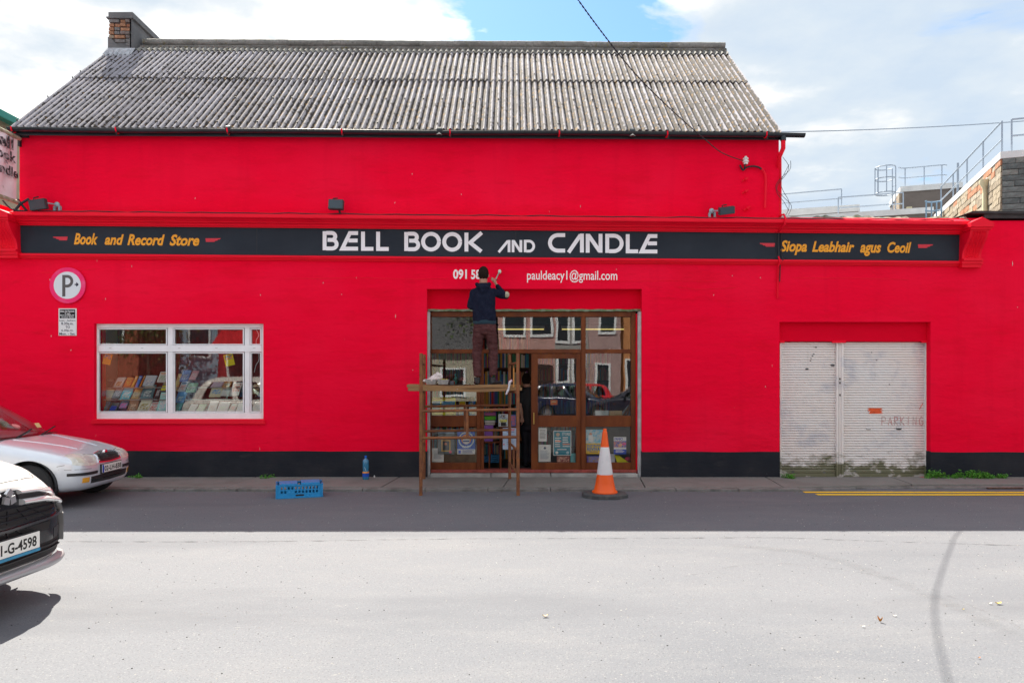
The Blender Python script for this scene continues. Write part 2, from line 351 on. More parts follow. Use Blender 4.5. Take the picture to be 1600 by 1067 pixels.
# ---------------------------------------------------------------- text and lettering
def textmesh(s, bold=0.0, shear=0.0):
    cu = bpy.data.curves.new('t', 'FONT'); cu.body = s; cu.size = 1; cu.offset = bold; cu.shear = shear; cu.resolution_u = 3; cu.space_character = 1.0
    o = bpy.data.objects.new('t', cu); COL.objects.link(o)
    dg = bpy.context.evaluated_depsgraph_get(); dg.update()
    me = bpy.data.meshes.new_from_object(o.evaluated_get(dg)); bpy.data.objects.remove(o); bpy.data.curves.remove(cu)
    return me
def text(name, s, x0, x1, z0, z1, y, mat, parent=None, bold=0.0, shear=0.0, slope=0.0, mtx=None):
    me = textmesh(s, bold, shear)
    xs = [v.co.x for v in me.vertices]; ys = [v.co.y for v in me.vertices]
    ax, bx, ay, by = min(xs), max(xs), min(ys), max(ys)
    for v in me.vertices:
        X = x0 + (v.co.x-ax)/(bx-ax)*(x1-x0); Z = z0 + (v.co.y-ay)/(by-ay)*(z1-z0)
        v.co = Vector((X, y, Z + slope*(X-x0)))
    if mtx: me.transform(mtx)
    me.materials.clear(); me.materials.append(mat)
    return link(name, me, parent)
def ribbon(mb, pts, w, y):           # flat mitred stroke in the (x,z) plane
    pts = [Vector(p) for p in pts]; L = []; R = []
    for i, p in enumerate(pts):
        a = (p - pts[i-1]).normalized() if i else None; b = (pts[i+1]-p).normalized() if i < len(pts)-1 else None
        if a is None: a = b
        if b is None: b = a
        n = Vector((-(a.y+b.y), a.x+b.x)).normalized(); c = max(0.35, n.dot(Vector((-a.y, a.x))))
        L.append(p + n*w/2/c); R.append(p - n*w/2/c)
    mb.grid([[(q.x, y, q.y) for q in L], [(q.x, y, q.y) for q in R]])
def arc(cx, cy, rx, ry, a0, a1, n=10):
    return [(cx+rx*math.cos(math.radians(a0+(a1-a0)*i/n)), cy+ry*math.sin(math.radians(a0+(a1-a0)*i/n))) for i in range(n+1)]
# ================================================================ ground
mb = MB(); mb.add([(-90,-90,0),(90,-90,0),(90,120,0),(-90,120,0)], [(0,1,2,3)])
road = tag(mb.build('road', M['road']), kind='structure')
# pavement as separately laid bays with a kerb
KY = -1.17
def kerb_y(x): return KY if x < 4.1 else (KY + (x-4.1)/1.2*0.27 if x < 5.3 else -0.90)
pv = MB().box(-26, 26, -0.80, 0.30, -0.05, 0.008).build('pavement', M['pave']); tag(pv, kind='structure')
xs = [PX(a, -0.5) for a in (-1200, -820, -600, -400, -210, -20, 178, 382, 616, 797, 1008, 1214, 1420, 1640, 1860, 2100, 2600)]
for a, b in zip(xs, xs[1:]):
    a2, b2 = a+0.008, b-0.008; sk = 0.10
    zt = 0.050 + random.uniform(-0.003, 0.003)
    top = [(a2-sk, kerb_y(a2)+0.14, zt), (b2-sk, kerb_y(b2)+0.14, zt), (b2, 0.0, zt+0.005), (a2, 0.0, zt+0.005)]
    mb = MB().add(top + [(p[0], p[1], 0.0) for p in top], [(0,1,2,3),(4,7,6,5),(0,4,5,1),(1,5,6,2),(2,6,7,3),(3,7,4,0)])
    mb.build('paving_slab', M['pave'], pv, bevel=0.006)
kx = -14.0
while kx < 14:
    l = 0.91; a, b = kx+0.004, kx+l-0.004; z = 0.045+random.uniform(-0.004, 0.003) - (0.02 if 3.9 < kx < 8 else 0)
    ya, yb = kerb_y(a), kerb_y(b)
    top = [(a, ya, z-0.006), (b, yb, z-0.006), (b, yb+0.130, z), (a, ya+0.130, z)]
    MB().add(top + [(p[0], p[1], -0.02) for p in top], [(0,1,2,3),(4,7,6,5),(0,4,5,1),(1,5,6,2),(2,6,7,3),(3,7,4,0)]).build('kerb_stone', M['kerb'], pv, bevel=0.008)
    kx += l
# double yellow line (two painted strips on the road)
for k, (pa, wv) in enumerate(((1256, 0.0), (1266, 1.0))):
    mb = MB(); rows = []
    n = 60; x0 = G(pa, 769).x; lo, hi = [], []
    for i in range(n+1):
        x = x0 + (11.5-x0)*i/n; yc = (-1.25 if k == 0 else -1.46) - 0.010*math.sin(x*1.1+k)
        lo.append((x, yc-0.055, 0.004)); hi.append((x, yc+0.055, 0.004))
    mb.grid([lo, hi]).build('yellow_line', M['yellow'], road)
def alpha_mark(name, col, sc, stretch, lo, hi, k):
    m = bpy.data.materials.new(name); m.use_nodes = True; nt = m.node_tree; b = nt.nodes['Principled BSDF']
    b.inputs['Base Color'].default_value = (*col, 1); b.inputs['Roughness'].default_value = 0.9; b.inputs['Specular IOR Level'].default_value = 0.1
    g = nd(nt, 'ShaderNodeNewGeometry'); mp = nd(nt, 'ShaderNodeMapping'); mp.inputs[3].default_value = stretch; lk(nt, g.outputs['Position'], mp.inputs[0])
    n = nd(nt, 'ShaderNodeTexNoise', Scale=sc, Detail=5.0); lk(nt, mp.outputs[0], n.inputs['Vector'])
    at = nd(nt, 'ShaderNodeAttribute', attribute_name='fade')
    lk(nt, mth(nt, 'MULTIPLY', mth(nt, 'MULTIPLY', ramp(nt, n.outputs[0], [(lo, 0.0), (hi, 1.0)]), at.outputs['Fac']), k), b.inputs['Alpha']); return m
def strip(name, pts, w, mat, parent, z=0.004, wf=None):
    pts = [Vector(p) for p in pts]; rows = [[], [], [], [], []]; fade = []
    for i, p in enumerate(pts):
        t = (pts[min(i+1, len(pts)-1)] - pts[max(i-1, 0)]).normalized(); n = Vector((-t.y, t.x, 0))
        for j in range(5): q = p + n*w*(j-2)/4; rows[j].append((q.x, q.y, z))
    o = MB().grid(rows).build(name, mat, parent)
    a = o.data.attributes.new('fade', 'FLOAT', 'POINT'); n = len(pts)
    a.data.foreach_set('value', [(0, 0.8, 1, 0.8, 0)[i//n] * min(1, (i % n)/3, (n-1-i % n)/3) for i in range(5*n)]); return o
tyre = alpha_mark('tyre_mark_rubber', (0.10, 0.10, 0.11), 9, (0.5, 4, 1), 0.30, 0.62, 0.42)
cpts = [(1511,834),(1503,848),(1490,862),(1482,880),(1478,900),(1476,925),(1476,950),(1480,975),(1484,1000),(1484,1030),(1490,1067),(1500,1110)]
def smooth_pts(ps, n=6):
    out = []
    for i in range(len(ps)-1):
        p0, p1, p2, p3 = (Vector(ps[max(i-1,0)]), Vector(ps[i]), Vector(ps[i+1]), Vector(ps[min(i+2, len(ps)-1)]))
        for k in range(n):
            t = k/n; out.append(0.5*((2*p1)+(p2-p0)*t+(2*p0-5*p1+4*p2-p3)*t*t+(3*p1-p0-3*p2+p3)*t**3))
    out.append(Vector(ps[-1])); return out
seam = alpha_mark('road_seam_dirt', (0.07, 0.07, 0.07), 10, (0.6, 6, 1), 0.48, 0.60, 0.75)
strip('road_seam', smooth_pts([G(*p) for p in [(60,846),(400,846),(700,842),(1000,841),(1200,840),(1300,843),(1450,848),(1620,853),(1750,856)]], 10), 0.035, seam, road)
strip('road_seam', smooth_pts([G(*p) for p in [(1050,905),(1200,880),(1400,905),(1550,960),(1600,985),(1680,1030)]], 10), 0.05, alpha_mark('road_scuff', (0.14,0.14,0.14), 12, (0.4, 5, 1), 0.5, 0.68, 0.35), road)
for ps in ([(1120,850),(1280,868),(1440,925),(1600,1000)],):
    strip('tyre_mark', smooth_pts([G(*p) for p in ps], 10), 0.20, alpha_mark('faint_tyre_track', (0.15,0.15,0.155), 5, (0.4, 2, 1), 0.3, 0.7, 0.16), road)

# ================================================================ the shop
shop = thing('shop_building', 'long red rendered book shop with black signboard and corrugated grey roof', 'building', (0, 0, 0))
SLU, SLD = 0.0098, 0.0083                       # the mouldings fall slightly towards the right
def wall_cells(xc, zc, inside, y0, y1):
    """solid cells of a wall with openings; xc, zc cut lines; inside(x,z) True where solid"""
    mb = MB(); nx, nz = len(xc)-1, len(zc)-1
    sol = [[inside((xc[i]+xc[i+1])/2, (zc[j]+zc[j+1])/2) for j in range(nz)] for i in range(nx)]
    g = lambda i, j: 0 <= i < nx and 0 <= j < nz and sol[i][j]
    for i in range(nx):
        for j in range(nz):
            if not sol[i][j]: continue
            a, b, c, d = xc[i], xc[i+1], zc[j], zc[j+1]
            mb.quad((a,y0,c),(b,y0,c),(b,y0,d),(a,y0,d)); mb.quad((a,y1,c),(a,y1,d),(b,y1,d),(b,y1,c))
            if not g(i-1,j): mb.quad((a,y0,c),(a,y0,d),(a,y1,d),(a,y1,c))
            if not g(i+1,j): mb.quad((b,y0,c),(b,y1,c),(b,y1,d),(b,y0,d))
            if not g(i,j-1): mb.quad((a,y0,c),(a,y1,c),(b,y1,c),(b,y0,c))
            if not g(i,j+1): mb.quad((a,y0,d),(b,y0,d),(b,y1,d),(a,y1,d))
    b = MB(); return mb
wx0, wx1, wz0, wz1 = PX(147), PX(411.5), PZ(655), PZ(505.5)
dx0, dx1, dz1 = PX(667), PX(1003), PZ(451.5)
sx0, sx1, sz1 = PX(1218), PX(1454), PZ(503)
XL, XR = PX(30.5), PX(1217)
ZT, ZA, ZR = PZ(204.5), PZ(341), PZ(341)
def solid(x, z):
    if wx0 < x < wx1 and wz0 < z < wz1: return False
    if dx0 < x < dx1 and z < dz1: return False
    if sx0 < x < sx1 and z < sz1: return False
    if z > ZA: return XL < x < XR
    return True
xc = sorted([PX(-250), XL, wx0, wx1, dx0, dx1, XR, sx0, sx1, PX(1850)]); zc = sorted([-0.1, wz0, wz1, dz1, sz1, ZA, ZT])
wall = wall_cells(xc, zc, solid, 0.0, 0.34)
wall_o = wall.build('wall', M['red'], shop, fix=False)
# gables, back wall of the main block, eave on a slope of -0.0062
TILT = 0.0062
EY, RY = -0.15, 3.0; zE = PZ(204, EY)-0.012; zR = PZ(74.5, RY)
def roofz(y): return zE + (zR-zE)*(y-EY)/(RY-EY) if y <= RY else zR - (zR-zE)*(y-RY)/(RY-EY)
for x0, x1 in ((XL, XL+0.3), (XR-0.3, XR)):
    pts = [(0.34, 0.0), (6.3, 0.0), (6.3, roofz(6.0)-0.25), (RY, zR-0.12), (0.34, roofz(0.34)-0.10)]
    n = 5; vs = [(x0, y, z-TILT*x0) for y, z in pts] + [(x1, y, z-TILT*x0) for y, z in pts]
    MB().add(vs, [tuple(range(5)), tuple(range(9,4,-1))]+[(i, i+5, (i+1)%5+5, (i+1)%5) for i in range(5)]).build('gable_wall', M['render'], shop)
MB().box(XL+0.3, XR-0.3, 6.0, 6.3, 0, roofz(6.0)-0.3).build('rear_wall', M['render'], shop)
# plinth paint band, 6 mm render coat
def band(a, b, pz, name='plinth'):
    n = 24; top = []; rows = [[], []]
    for i in range(n+1):
        x = PX(a)+(PX(b)-PX(a))*i/n; rows[0].append((x, -0.006, 0.0)); rows[1].append((x, -0.006, pz(x)))
    mb = MB().grid(rows); mb.grid([rows[1], [(x, 0.002, z) for x, y, z in rows[1]]])
    mb.build(name, M['slate'], shop, fix=True)
for a, b in ((-250, 667), (1003, 1218), (1454, 1850)):
    band(a, b, lambda x: PZ(705.2) - 0.0015*x + 0.004*math.sin(x*5))
# door jambs of the plinth
for x, s in ((dx0, 1), (dx1, -1), (sx0, 1), (sx1, -1)):
    MB().box(x, x+s*0.005, -0.006, 0.14, 0.0, PZ(705)).build('plinth', M['slate'], shop)
# horizontal plaster cracks under the moulding
for ps in ([(446,434),(500,434.5),(560,434),(640,435),(700,435.5)], [(860,437),(960,438.5),(1050,438.6),(1120,440)], [(1240,433.5),(1330,434),(1420,436)], [(62,425),(90,424),(150,420)], [(1060,448),(1090,451),(1150,449)]):
    mb = MB(); L = smooth_pts([(p[0], p[1] + random.uniform(-0.8, 0.8), 0) for p in ps], 8)
    mb.grid([[(PX(p.x), -0.0015, PZ(p.y)) for p in L], [(PX(p.x), -0.004, PZ(p.y+0.25+0.25*random.random())) for p in L], [(PX(p.x), -0.0015, PZ(p.y+0.8+0.3*random.random())) for p in L]]).build('plaster_crack', M['redtrim'], shop)
# paint chips
mb = MB()
for (x, y, l) in [(618,494,7),(165,467,4),(206,416,4),(617,317,3),(644,272,3),(907,322,3),(78,437,4),(80,525,4),(111,547,3),(1188,434,3),(1144,431,2.5),(907,323,3.5),(557,434,2.5),(505,442,3),(407,461,3),(1196,604,3),(645,578,2.5),(1582,412,9),(534,460,2),(963,421,2),(721,304,2.5),(305,310,3),(1115,461,3),(1590,480,2)]:
    x0, z0 = PX(x), PZ(y); h = l/97*0.5; w = 0.006
    mb.add([(x0-w*0.4, -0.002, z0-h), (x0+w, -0.002, z0-h*0.2), (x0+w*0.2, -0.002, z0+h), (x0-w*0.9, -0.002, z0+h*0.1)], [(0,1,2,3)])
tag(mb.build('paint_chips', paint((0.62,0.42,0.42)), shop), kind='stuff')

# ---- signboard, mouldings
def zb(py800, Y, sl): return lambda x: PZ(py800, Y) - sl*x
bx0, bx1 = PX(23, -0.01), PX(1508, -0.01)
mb = MB(); n = 30
lo = [(bx0+(bx1-bx0)*i/n, -0.02, PZ(402.5) - SLD*(bx0+(bx1-bx0)*i/n)) for i in range(n+1)]
hi = [(bx0+(bx1-bx0)*i/n, -0.02, PZ(359.5) - SLU*(bx0+(bx1-bx0)*i/n)) for i in range(n+1)]
mb.grid([lo, hi]); mb.grid([lo, [(x, 0.0, z) for x, y, z in lo]])
board = mb.build('signboard', M['board'], shop)
# panel joints in the board
for px in (402, 806, 1212):
    x = PX(px); MB().box(x-0.003, x+0.003, -0.0225, -0.019, PZ(401.5)-SLD*x, PZ(361)-SLU*x).build('board_joint', M['black'], board)
cx0, cx1 = PX(18, -0.2), PX(1513, -0.2)
cs = [(0.0, PZ(335.5, 0)), (-0.24, PZ(338.5, -0.24)), (-0.25, PZ(340, -0.25)), (-0.25, PZ(343.6, -0.25)), (-0.235, PZ(345, -0.235)), (-0.20, PZ(346, -0.20)), (-0.17, PZ(349, -0.17)),
      (-0.145, PZ(350.6, -0.145)), (-0.145, PZ(352.0, -0.145)), (-0.105, PZ(353, -0.105)), (-0.085, PZ(355.5, -0.085)), (-0.085, PZ(357.2, -0.085)), (-0.05, PZ(358, -0.05)), (-0.05, PZ(359.8, -0.05)), (0.0, PZ(359.8, 0))]
MB().sweepx(cs, cx0, cx1, lambda x: -SLU*x, n=24).build('cornice', M['redtrim'], shop)
cs = [(0.0, PZ(401.8, 0)), (-0.075, PZ(402.4, -0.075)), (-0.08, PZ(403.2, -0.08)), (-0.08, PZ(405.4, -0.08)), (-0.055, PZ(406.2, -0.055)), (-0.055, PZ(408.0, -0.055)), (-0.03, PZ(409.0, -0.03)), (-0.03, PZ(410.2, -0.03)), (0.0, PZ(411, 0))]
MB().sweepx(cs, PX(-220), PX(1531), lambda x: -SLD*x, n=24).build('lower_moulding', M['redtrim'], shop)
# black cable along the cornice top
pts = [Vector((PX(60+i*28, -0.2), -0.215+0.02*math.sin(i*1.7), PZ(337.6, -0.215)-SLU*PX(60+i*28, -0.2)+0.008*math.sin(i*2.3)+0.004)) for i in range(52)]
MB().tube(pts, 0.008, 6).build('cornice_cable', M['cable'], shop, smooth=True)
# corbels
def corbel(px0, px1, name='corbel'):
    x0, x1 = PX(px0, -0.2), PX(px1, -0.2); xm = (x0+x1)/2; s = -SLU*xm; w = x1-x0
    zt, zb_ = PZ(352, -0.3)+s, PZ(398, -0.1)+s; mb = MB(); rows = []; n, k = 22, 41
    for i in range(n+1):
        t = i/n; z = zt+(zb_-zt)*t; dep = 0.30 - 0.20*(0.5-0.5*math.cos(math.pi*min(1, t*1.15)))
        hw = 0.5*w*(0.86+0.06*t); row = []
        row.append((xm-hw, 0.0, z))
        for j in range(k):
            u = j/(k-1); fl = 0.0
            if 0.12 < u < 0.88 and 0.05 < t < 0.93: fl = 0.026*abs(math.sin((u-0.12)/0.76*math.pi*5))**0.6
            row.append((xm-hw+2*hw*u, -dep+fl, z))
        row.append((xm+hw, 0.0, z)); rows.append(row)
    mb.grid(rows)
    mb.box(xm-w*0.50, xm+w*0.50, -0.34, 0.0, zt, zt+0.035)
    g0, g1, g2 = zt+0.035, zt+0.10, zt+0.185
    mb.prism([(xm-w*0.54, g0), (xm+w*0.54, g0), (xm+w*0.54, g1), (xm, g2), (xm-w*0.54, g1)], -0.37, 0.0)
    mb.box(xm-w*0.47, xm+w*0.47, -0.15, 0.0, zb_-0.03, zb_); mb.box(xm-w*0.50, xm+w*0.50, -0.125, 0.0, zb_-0.075, zb_-0.03); mb.box(xm-w*0.46, xm+w*0.46, -0.10, 0.0, zb_-0.13, zb_-0.075)
    return mb.build(name, M['redtrim'], shop, smooth=30)
corbel(1508, 1541); corbel(-14, 22)

# ---- lettering on the board (own strokes)
LG = {
 'B': (0.80, [[(0.09,0),(0.09,1)], [(0.18,0.91),(0.45,0.91)]+arc(0.45,0.725,0.185,0.185,90,-90)[1:]+[(0.24,0.54)], [(0.30,0.54),(0.48,0.54)]+arc(0.48,0.315,0.225,0.225,90,-90)[1:]+[(0.18,0.09)]]),
 'O': (1.0, [arc(0.50,0.5,0.415,0.415,0,360,28)]),
 'L': (0.62, [[(0.09,1),(0.09,0.09),(0.62,0.09)]]),
 'E': (0.88, [[(0.88,0.91),(0.47,0.91),(0.09,0.09),(0.88,0.09)], [(0.40,0.52),(0.86,0.52)]]),
 'K': (0.90, [[(0.09,0),(0.09,1)], [(0.86,1.0),(0.28,0.47),(0.84,0.0)]]),
 'C': (0.86, [[(0.86,0.91),(0.50,0.91)]+arc(0.50,0.5,0.41,0.41,90,270,18)[1:]+[(0.86,0.09)]]),
 'A': (0.86, [[(0.09,0),(0.70,0.93)], [(0.77,1.0),(0.77,0)]]),
 'N': (0.84, [[(0.09,0),(0.09,1)], [(0.13,0.93),(0.71,0.07)], [(0.75,0),(0.75,1)]]),
 'D': (0.92, [[(0.09,0.0),(0.09,0.91),(0.42,0.91)]+arc(0.42,0.5,0.41,0.41,90,-90,18)[1:]+[(0.18,0.09)]])}
def letter(ch, pa, pb, top, bot):
    w, strokes = LG[ch]; x0, x1 = PX(pa, -0.02), PX(pb, -0.02); zt, z0 = PZ(top, -0.02), PZ(bot, -0.02); h = zt-z0
    mb = MB()
    for i, st in enumerate(strokes):
        ribbon(mb, [(x0+p[0]/w*(x1-x0), z0+p[1]*h) for p in st], 0.205*h if h > 0.25 else 0.22*h, -0.0235-0.0006*i)
    return mb.build('letter', M['letwhite'], board, fix=False)
for ch, a, b in [('B',504.5,529),('E',532,559.5),('L',564.5,583.5),('L',588,607.5),('B',632,656.5),('O',658.5,688.5),('O',691.5,721.5),('K',726,754),
                 ('C',856.5,883),('A',885.5,912),('N',915.5,941),('D',946,974),('L',978,997),('E',999.5,1027)]:
    m_ = (a+b)/2; letter(ch, a, b, 361.4+0.0098*(m_-504), 391.0+0.0095*(m_-504))
for ch, a, b in [('A',777,797.5),('N',800,815.5),('D',819,835.5)]: letter(ch, a, b, 375.3, 394.3)
def ptext(name, s, x0, x1, yt, yb, mat, par, Y=-0.0235, bold=0.0, shear=0.0, slope=-0.0095):
    return text(name, s, PX(x0, Y), PX(x1, Y), PZ(yb, Y), PZ(yt, Y), Y, mat, par, bold, shear, slope)
for s, a, b, yt, yb in [('Book', 115.5, 153, 364.4, 382.4), ('and', 163.5, 193.5, 366, 382.8), ('Record', 199, 257.5, 366, 383.4), ('Store', 265, 311.5, 366.4, 384.0)]:
    ptext('lettering', s, a, b, yt, yb, M['letgold'], board, bold=0.034, shear=0.28)
for s, a, b, yt, yb in [('Siopa', 1219.5, 1261, 375.5, 398.5), ('Leabhair', 1269, 1335, 377, 393.9), ('agus', 1344, 1377, 382.5, 400.2), ('Ceoil', 1386.5, 1424, 378, 395.2)]:
    ptext('lettering', s, a, b, yt, yb, M['letgold'], board, bold=0.034, shear=0.28)
def wing(pa, pb, py, flip):
    mb = MB()
    for k in range(3):
        y0 = PZ(py+k*1.9, -0.0235); y1 = PZ(py+1.8+k*1.9, -0.0235); c = k*4.2
        a, b = (pa+c, pb-k*0.3) if not flip else (pa+k*0.3, pb-c)
        q = [(PX(a+(1.7 if not flip else 0)), -0.0235, y1), (PX(b-(1.7 if flip else 0)), -0.0235, y1), (PX(b), -0.0235, y0), (PX(a), -0.0235, y0)]
        mb.add(q, [(0,1,2,3)])
    mb.build('painted_wing', M['letred'], board, fix=False)
wing(84, 107, 370, False); wing(322, 346, 372.5, True); wing(1186, 1210, 380, False); wing(1433, 1457, 382, True)
ptext('lettering', '091', 708, 729.5, 421, 436.2, M['wallwhite'], shop, Y=-0.003, bold=0.03, slope=0); ptext('lettering', '58', 736, 751, 421.4, 436.4, M['wallwhite'], shop, Y=-0.003, bold=0.03, slope=0)
ptext('lettering', 'pauldeacy1@gmail.com', 823.5, 964.5, 421.8, 441.6, M['wallwhite'], shop, Y=-0.003, bold=0.008, slope=-0.004)

# ================================================================ display window
wy = 0.075
def wbox(mb, a, b, t, bo, y0, y1): return mb.box(PX(a, y0), PX(b, y0), y0, y1, PZ(bo, y0), PZ(t, y0))
mb = MB()
for a, b, t, bo in [(146.6,152.6,505.2,655.2),(408.4,412,505.2,655.2),(262,270,512.4,539.6),(262,270,549.8,644.8),(382.2,390,512.4,539.6),(382.2,390,549.8,644.8),(152.6,408.4,505.2,512.4),(152.6,408.4,644.8,655.2)]:
    wbox(mb, a, b, t, bo, wy, wy+0.07)
wbox(mb, 152.6, 408.4, 539.6, 549.8, wy-0.004, wy+0.066)
win = mb.build('display_window', M['upvc'], shop, bevel=0.006)
mb = MB()
for a, b, t, bo in [(153,261,513,539),(271,381,513,539),(391,408,513,539),(153,261,550.5,644),(271,381,550.5,644),(391,408,550.5,644)]:
    for q in ((a,a+1.6,t,bo),(b-1.6,b,t,bo),(a+1.6,b-1.6,t,t+1.6),(a+1.6,b-1.6,bo-1.6,bo)): wbox(mb, q[0], q[1], q[2], q[3], wy+0.012, wy+0.06)
mb.build('glazing_bead', M['upvc'], win)
for a, b, t, bo in [(152.6,262,512.4,539.6),(270,382.2,512.4,539.6),(390,408.4,512.4,539.6),(152.6,262,549.8,644.8),(270,382.2,549.8,644.8),(390,408.4,549.8,644.8)]:
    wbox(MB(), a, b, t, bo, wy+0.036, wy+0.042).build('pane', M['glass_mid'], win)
mb = MB().prism([(PX(143), PZ(662)), (PX(415), PZ(662.3)), (PX(414), PZ(655.6)), (PX(145), PZ(655.4))], -0.035, 0.0); mb.box(PX(147.3), PX(411.2), 0.0, wy, wz0-0.004, wz0+0.004)
mb.build('window_sill', M['redtrim'], shop, bevel=0.008)
# little bits of text-free hinge marks on the transom
for px in (172, 222, 280, 338, 397): wbox(MB(), px-2, px+2, 543.4, 544.2, wy-0.006, wy-0.003).build('drain_cover', M['greymetal'], win)
# display box behind the window
x0, x1 = PX(140, 0.34), PX(425, 0.34)
mb = MB(); zf = PZ(652, 0.2)
mb.quad((x0,0.34,zf),(x1,0.34,zf),(x1,1.5,zf+0.05),(x0,1.5,zf+0.05)); mb.quad((x0,1.5,zf),(x1,1.5,zf),(x1,1.5,2.9),(x0,1.5,2.9))
mb.quad((x0,0.34,zf),(x0,1.5,zf),(x0,1.5,2.9),(x0,0.34,2.9)); mb.quad((x1,0.34,zf),(x1,0.34,2.9),(x1,1.5,2.9),(x1,1.5,zf)); mb.quad((x0,0.34,2.9),(x1,0.34,2.9),(x1,1.5,2.9),(x0,1.5,2.9))
mb.build('window_bay', pbr('bay_paint', (0.70,0.66,0.62), 0.8), shop, fix=False)
mb = MB(); rows = [[], []]
for i in range(81):
    x = x0+0.05+(x1-x0-0.1)*i/80; y = 1.1+0.025*math.sin(i*1.25)
    rows[0].append((x, y, zf+0.1)); rows[1].append((x, y, 2.55))
mb.grid(rows).build('curtain', pbr('dark_red_curtain', (0.22, 0.02, 0.022), 0.9, var=0.4), shop, smooth='all', fix=False)

# ================================================================ shopfront
sy = 0.20
M['lintel'] = layered('crimson_lintel_paint', (0.72, 0.0006, 0.022), [('noise', 3, (0.3,1,1), 0.5, 0.75, (0.60, 0.001, 0.018), 0.6)], rough=0.8, spec=0.06, coords='World')
mb = MB(); mb.box(dx0, dx1, 0.14, 0.34, PZ(484, 0.14), dz1+0.02); mb.build('lintel_panel', M['lintel'], shop)
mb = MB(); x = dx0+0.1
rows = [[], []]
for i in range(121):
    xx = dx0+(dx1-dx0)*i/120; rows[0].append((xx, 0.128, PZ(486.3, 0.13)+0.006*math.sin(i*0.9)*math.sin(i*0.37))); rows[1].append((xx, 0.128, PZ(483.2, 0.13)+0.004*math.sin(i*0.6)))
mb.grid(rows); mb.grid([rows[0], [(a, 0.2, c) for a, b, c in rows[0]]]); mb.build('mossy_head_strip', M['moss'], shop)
sf = MB()
def sb(a, b, t, bo, y0=sy, y1=sy+0.06, m=None): return wbox(sf if m is None else m, a, b, t, bo, y0, y1)
sb(671.5, 674, 487, 739.5, sy-0.02, sy+0.07); sb(744.5, 751, 495, 739.5, sy-0.03, sy+0.07); sb(751.4, 756, 552, 739.5, sy-0.02, sy+0.07)
sb(908.2, 915.2, 495, 739.5, sy-0.03, sy+0.07); sb(986.3, 993.2, 487, 739.5, sy-0.025, sy+0.07)
sb(674, 986.3, 487, 495, sy-0.035, sy+0.07)
sb(674, 744.5, 545.6, 552, sy-0.015, sy+0.06); sb(751, 908.2, 545.6, 552, sy-0.015, sy+0.06); sb(915.2, 986.3, 545.6, 552, sy-0.015, sy+0.06)
front = sf.build('shopfront', M['wood'], shop, bevel=0.005)
for a, b in ((674, 744.5), (915.2, 986.3)):
    for t, bo in ((649.3, 666.8), (722.5, 739.5)): wbox(MB(), a, b, t, bo, sy-0.005, sy+0.05).build('rail', M['wood'], front, bevel=0.006)
for a, b, t, bo in [(674,744.5,495,545.6),(751,908.2,495,545.6),(915.2,986.3,495,545.6),(674,744.5,552,649.3),(674,744.5,666.8,722.5),(915.2,986.3,552,649.3),(915.2,986.3,666.8,722.5)]:
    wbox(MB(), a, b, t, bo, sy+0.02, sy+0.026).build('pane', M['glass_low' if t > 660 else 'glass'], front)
dl = MB()
for a, b, t, bo in [(830,840.4,552.6,738.6),(900.2,907.8,552.6,738.6),(840.4,900.2,552.6,560.2),(840.4,900.2,649,667),(840.4,900.2,722.6,738.6)]: wbox(dl, a, b, t, bo, sy-0.01, sy+0.04)
door = dl.build('door', M['wood'], shop, bevel=0.004)
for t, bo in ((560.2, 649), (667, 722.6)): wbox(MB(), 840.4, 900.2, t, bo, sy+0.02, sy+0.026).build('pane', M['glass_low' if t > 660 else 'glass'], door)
MB().tube([(PX(834, sy), sy-0.01, PZ(645, sy)), (PX(834, sy), sy-0.05, PZ(645, sy)), (PX(834, sy), sy-0.05, PZ(662, sy)), (PX(834, sy), sy-0.01, PZ(662, sy))], 0.009, 8).build('handle', pbr('brass', (0.5, 0.33, 0.1), 0.35, 1.0), door, smooth=True)
# steel guides, red strip, step
for a, b in ((667.2, 671.6), (997.2, 1002.6)): wbox(MB(), a, b, 487, 748.5, 0.06, 0.14).build('shutter_guide', M['greymetal'], shop, bevel=0.004)
wbox(MB(), 993.6, 996.9, 490, 744, 0.155, 0.25).build('jamb_strip', M['redtrim'], shop)
mb = MB().box(dx0+0.05, dx1-0.06, 0.10, 0.36, 0.105, 0.150); mb.build('door_sill', M['woodred'], shop, bevel=0.012)
mb = MB()
x = dx0+0.05
while x < dx1-0.1:
    l = min(random.uniform(0.7, 1.0), dx1-0.06-x); mb.box(x+0.004, x+l-0.006, -0.012, 0.36, 0.0, 0.104+random.uniform(-0.004, 0.0)); x += l
mb.build('door_step', M['concrete'], shop, bevel=0.012)
# room behind the shopfront
rx0, rx1, ry1, rz1 = PX(560, 0.4), PX(1130, 0.4), 5.2, 2.90
mb = MB(); mb.mi = 0
mb.quad((rx0,0.36,0.11),(rx1,0.36,0.11),(rx1,ry1,0.11),(rx0,ry1,0.11)); mb.build('shop_floor', M['carpet'], shop, fix=False)
mb = MB(); mb.quad((rx0,ry1,0.1),(rx1,ry1,0.1),(rx1,ry1,rz1),(rx0,ry1,rz1)); mb.quad((rx0,0.345,0.1),(rx0,ry1,0.1),(rx0,ry1,rz1),(rx0,0.345,rz1)); mb.quad((rx1,0.345,0.1),(rx1,0.345,rz1),(rx1,ry1,rz1),(rx1,ry1,0.1))
mb.build('interior_wall', M['interior'], shop, fix=False)
mb = MB(); mb.quad((rx0,0.345,rz1),(rx0,ry1,rz1),(rx1,ry1,rz1),(rx1,0.345,rz1)); mb.build('interior_ceiling', pbr('ceiling_paint', (0.25,0.24,0.22), 0.9), shop, fix=False)
MB().box(rx0, dx0, 0.345, 0.36, 0.1, rz1).box(dx1, rx1, 0.345, 0.36, 0.1, rz1).build('interior_lining', M['interior'], shop)

